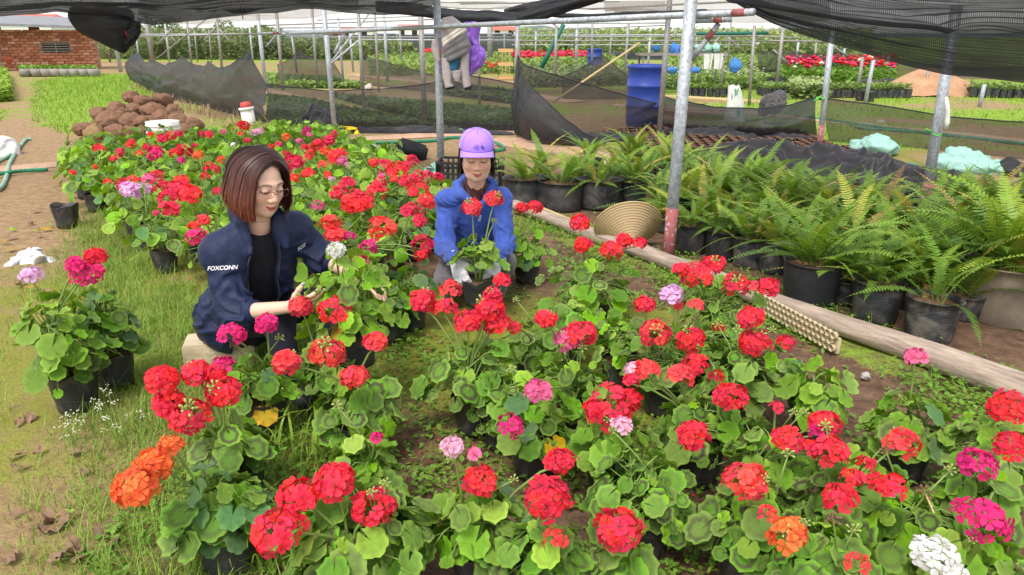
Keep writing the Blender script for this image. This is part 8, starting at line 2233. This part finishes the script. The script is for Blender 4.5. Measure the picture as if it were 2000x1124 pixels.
    def scarf(P):
        d = sd_cone(P, NB+np.array((0, 0, .012)), NB+tf*0.078-np.array((0, 0, .10)), 0.066, 0.020); d = smin(d, sd_ell(P, NB+np.array((0, 0, -.01)), (.068, .07, .04)), .02)
        cut = sd_cone(P, NB+tf*0.075+np.array((0.016, 0, .06)), NB+tf*0.105+np.array((0.012, 0, -.045)), 0.050, 0.006)
        return smax(d-0.004*np.sin(P[:, 0]*210+P[:, 2]*60), -cut, .006)
    sd_object('scarf', scarf, (-0.36, 3.75, 0.42), (-0.06, 4.12, 0.74), 0.0035, M['maroon'], root, base)
    # cross-body strap cast onto the jacket
    bvh = BVHTree.FromPolygons([tuple(v) for v in JV], [tuple(int(i) for i in f) for f in JF]); st = []
    for i in range(16):
        t = i/15*.78; p = Vector(at(968-t*92, 352+t*78, 3.4)); d = (Vector(p)-Vector((0, 0, CAM_H))).normalized(); h = bvh.ray_cast(p, d)
        if h[0] is not None: st.append(h[0]-d*0.006-Vector(base))
    if len(st) > 3:
        mb = MB(); up = Vector((0.55, 0, 0.75)).normalized()
        mb.add([q for p in st for q in (p-up*.011, p+up*.011)], [(2*i, 2*i+1, 2*i+3, 2*i+2) for i in range(len(st)-1)]); so = mb.build('strap', M['strap'], root); so.modifiers.new('thick', 'SOLIDIFY').thickness = .003
    view = Vector(at(937, 428, 3.8))-Vector((0, 0, CAM_H)); view.normalize()
    decal_text('You', 0.022, M['white_print'], 'lettering', JV, JF, base, jo, at(937, 427, 3.75), (0.15, 0, 1), (-1, 0, 0.15), view, 0.002, 0, 0.0004)
    # gloves
    for hh, w, e in ((hc, WR, ER), (hl, WL, EL)):
        cc = [(a, b, ra*1.20+.0012, rb*1.22+.0012) for a, b, ra, rb in hh]
        def gl(P): return smin(cones_sdf(P, cc, 0.008), sd_cone(P, w+(e-w)*0.24, w+(hh[0][1]-w)*.2, 0.0375, 0.031), 0.015)+0.0012*np.sin(((P-w) @ nrm(e-w))*700)*0.4
        c0 = w+nrm(hh[3][1]-w)*0.06; sd_object('glove', gl, c0-.16, c0+.16, 0.0036, M['glove'], root, base, None, 0.015)
    # hair tucked under the cap
    rs = random.Random(9); specs = []
    for i in range(420):
        phi = rs.uniform(1.28, PI); side = rs.choice((-1, 1)); rad = rs.uniform(0.90, 1.04); x0, y0 = side*0.083*math.sin(phi)*rad, -0.012+0.105*math.cos(phi)*rad
        zend = rs.uniform(-0.135, -0.09) if phi > 1.5 else rs.uniform(-0.13, -0.04); out = rs.uniform(0.95, 1.22 if phi > 1.6 else 1.05); j = rs.uniform(-.006, .006)
        pts = [(x0*(1+(out-1)*t)+j*math.sin(6*t), y0*(1+(out-1)*t)+j*math.cos(5*t), 0.055+(zend-0.055)*t) for t in [k/8 for k in range(9)]]
        specs.append((pts, rs.uniform(.002, .0055), rs.random()))
    ribbons(H, specs, 'hair', M['hair_black'], root, base)
    # cap
    def L2(x, y, z): return Vector(H.w(x, y, z)-np.array(base))
    cr = MB(); n, N = 48, 14
    def crown(u, v):
        a = 2*PI*u; th = v*PI/2; r = math.cos(th)**0.72; seam = 1-0.012*max(0, 1-abs(math.sin(3*a+PI/2*0))*14)*math.cos(th)
        return L2(0.0875*r*math.cos(a)*seam, -0.008+0.106*r*math.sin(a)*seam, 0.050+0.006*math.sin(a)*(1-v)+0.088*math.sin(th)**0.95)
    cr.grid(crown, n, N); cap = cr.build('cap', M['cap'], root)
    CV = [Vector(v.co)+Vector(base) for v in cap.data.vertices]; CF = [tuple(p.vertices) for p in cap.data.polygons]
    br = MB()
    def brim(u, v):
        x = (u-0.5)*2; a = x*1.18; ix, iy = 0.088*math.sin(a), -0.008+0.105*math.cos(a); ext = 0.056*(math.cos(x*PI/2*0.96)**0.5)*v
        return L2(ix*(1+0.05*v), iy+ext, 0.056-0.010*v-0.034*x*x*(0.30+0.70*v)+0.008*(1-x*x)*v)
    br.grid(brim, 30, 8); bo = br.build('brim', M['cap'], cap); bo.modifiers.new('thick', 'SOLIDIFY').thickness = .004
    for q in range(3):
        a = PI/2+q*PI/3; MB().tube([Vector(H.w(0.0884*math.cos(t)**.72*math.cos(a)*s_, -0.008+0.107*math.cos(t)**.72*math.sin(a)*s_, 0.050+0.089*math.sin(t)**.95)-np.array(base)) for s_, t in [(1, k/10*PI/2) for k in range(10)]+[(-1, (9-k)/10*PI/2) for k in range(10)]], .0011, 4).build('seam', M['cap_logo'], cap)
    btn = MB(); btn.lathe([(.0001, .006), (.007, .004), (.009, 0)], 12); b_ = btn.build('button', M['cap'], cap, loc=L2(0, -0.008, .137))
    band_ = MB(); band_.tube([L2(0.0885*math.sin((k/20-.5)*2.36), -0.008+0.1062*math.cos((k/20-.5)*2.36), 0.0575-0.010*((k/20-.5)*2)**2) for k in range(21)], .0018, 5).build('seam', M['cap_logo'], cap)
    cv = Vector(H.c)-Vector((0, 0, CAM_H)); cv.normalize(); lo = H.w(-0.012, 0.2, 0.088)
    for k, (tx, dz) in enumerate((('THE', .0085), ('NORTH', .0), ('FACE', -.0085))):
        decal_text(tx, .0105, M['cap_logo'], 'lettering', CV, CF, base, cap, Vector(H.w(0.008, .12, 0.090+dz)), Vector(-H.r), Vector(H.u), cv, .0012, 0, .0003)
    for k, r in enumerate((.019, .0135, .008)):                                          # quarter-dome arcs right of the words
        bv = BVHTree.FromPolygons([tuple(v) for v in CV], CF); pts = []
        for i in range(9):
            a = PI/2*i/8; p = Vector(H.w(-0.012-r*math.sin(a), .12, 0.0805+r*math.cos(a))); h = bv.ray_cast(p-cv*.3, cv)
            if h[0] is not None: pts.append(h[0]-cv*.0015-Vector(base))
        if len(pts) > 2: MB().tube(pts, .0018, 4).build('emblem_arc', M['cap_logo'], cap)
    # the plant she holds
    p = Vector(at(934, 596, 3.585)); fl = []
    for px, py, d in ((922, 406, 42), (965, 389, 40)):
        q = Vector(at(px, py, 3.56)); fl.append((q-p, d/2/pxm(q)*1.06, 'scarlet', 1.0))
    geranium(p, 0.145, 0.28, 27, 'plain', 777, fl, 'geranium with two red heads lifted by the woman in blue', None, True, leaf_r=0.036, buds=1, lean=(0.01, 0), pot_s=0.98, name='held_geranium', phi_k=0.70)
    return H
H2 = woman_blue()
print('OBJECTS', len(bpy.data.objects), 'TRIS', sum(len(m.loops)-2*len(m.polygons) for m in bpy.data.meshes))
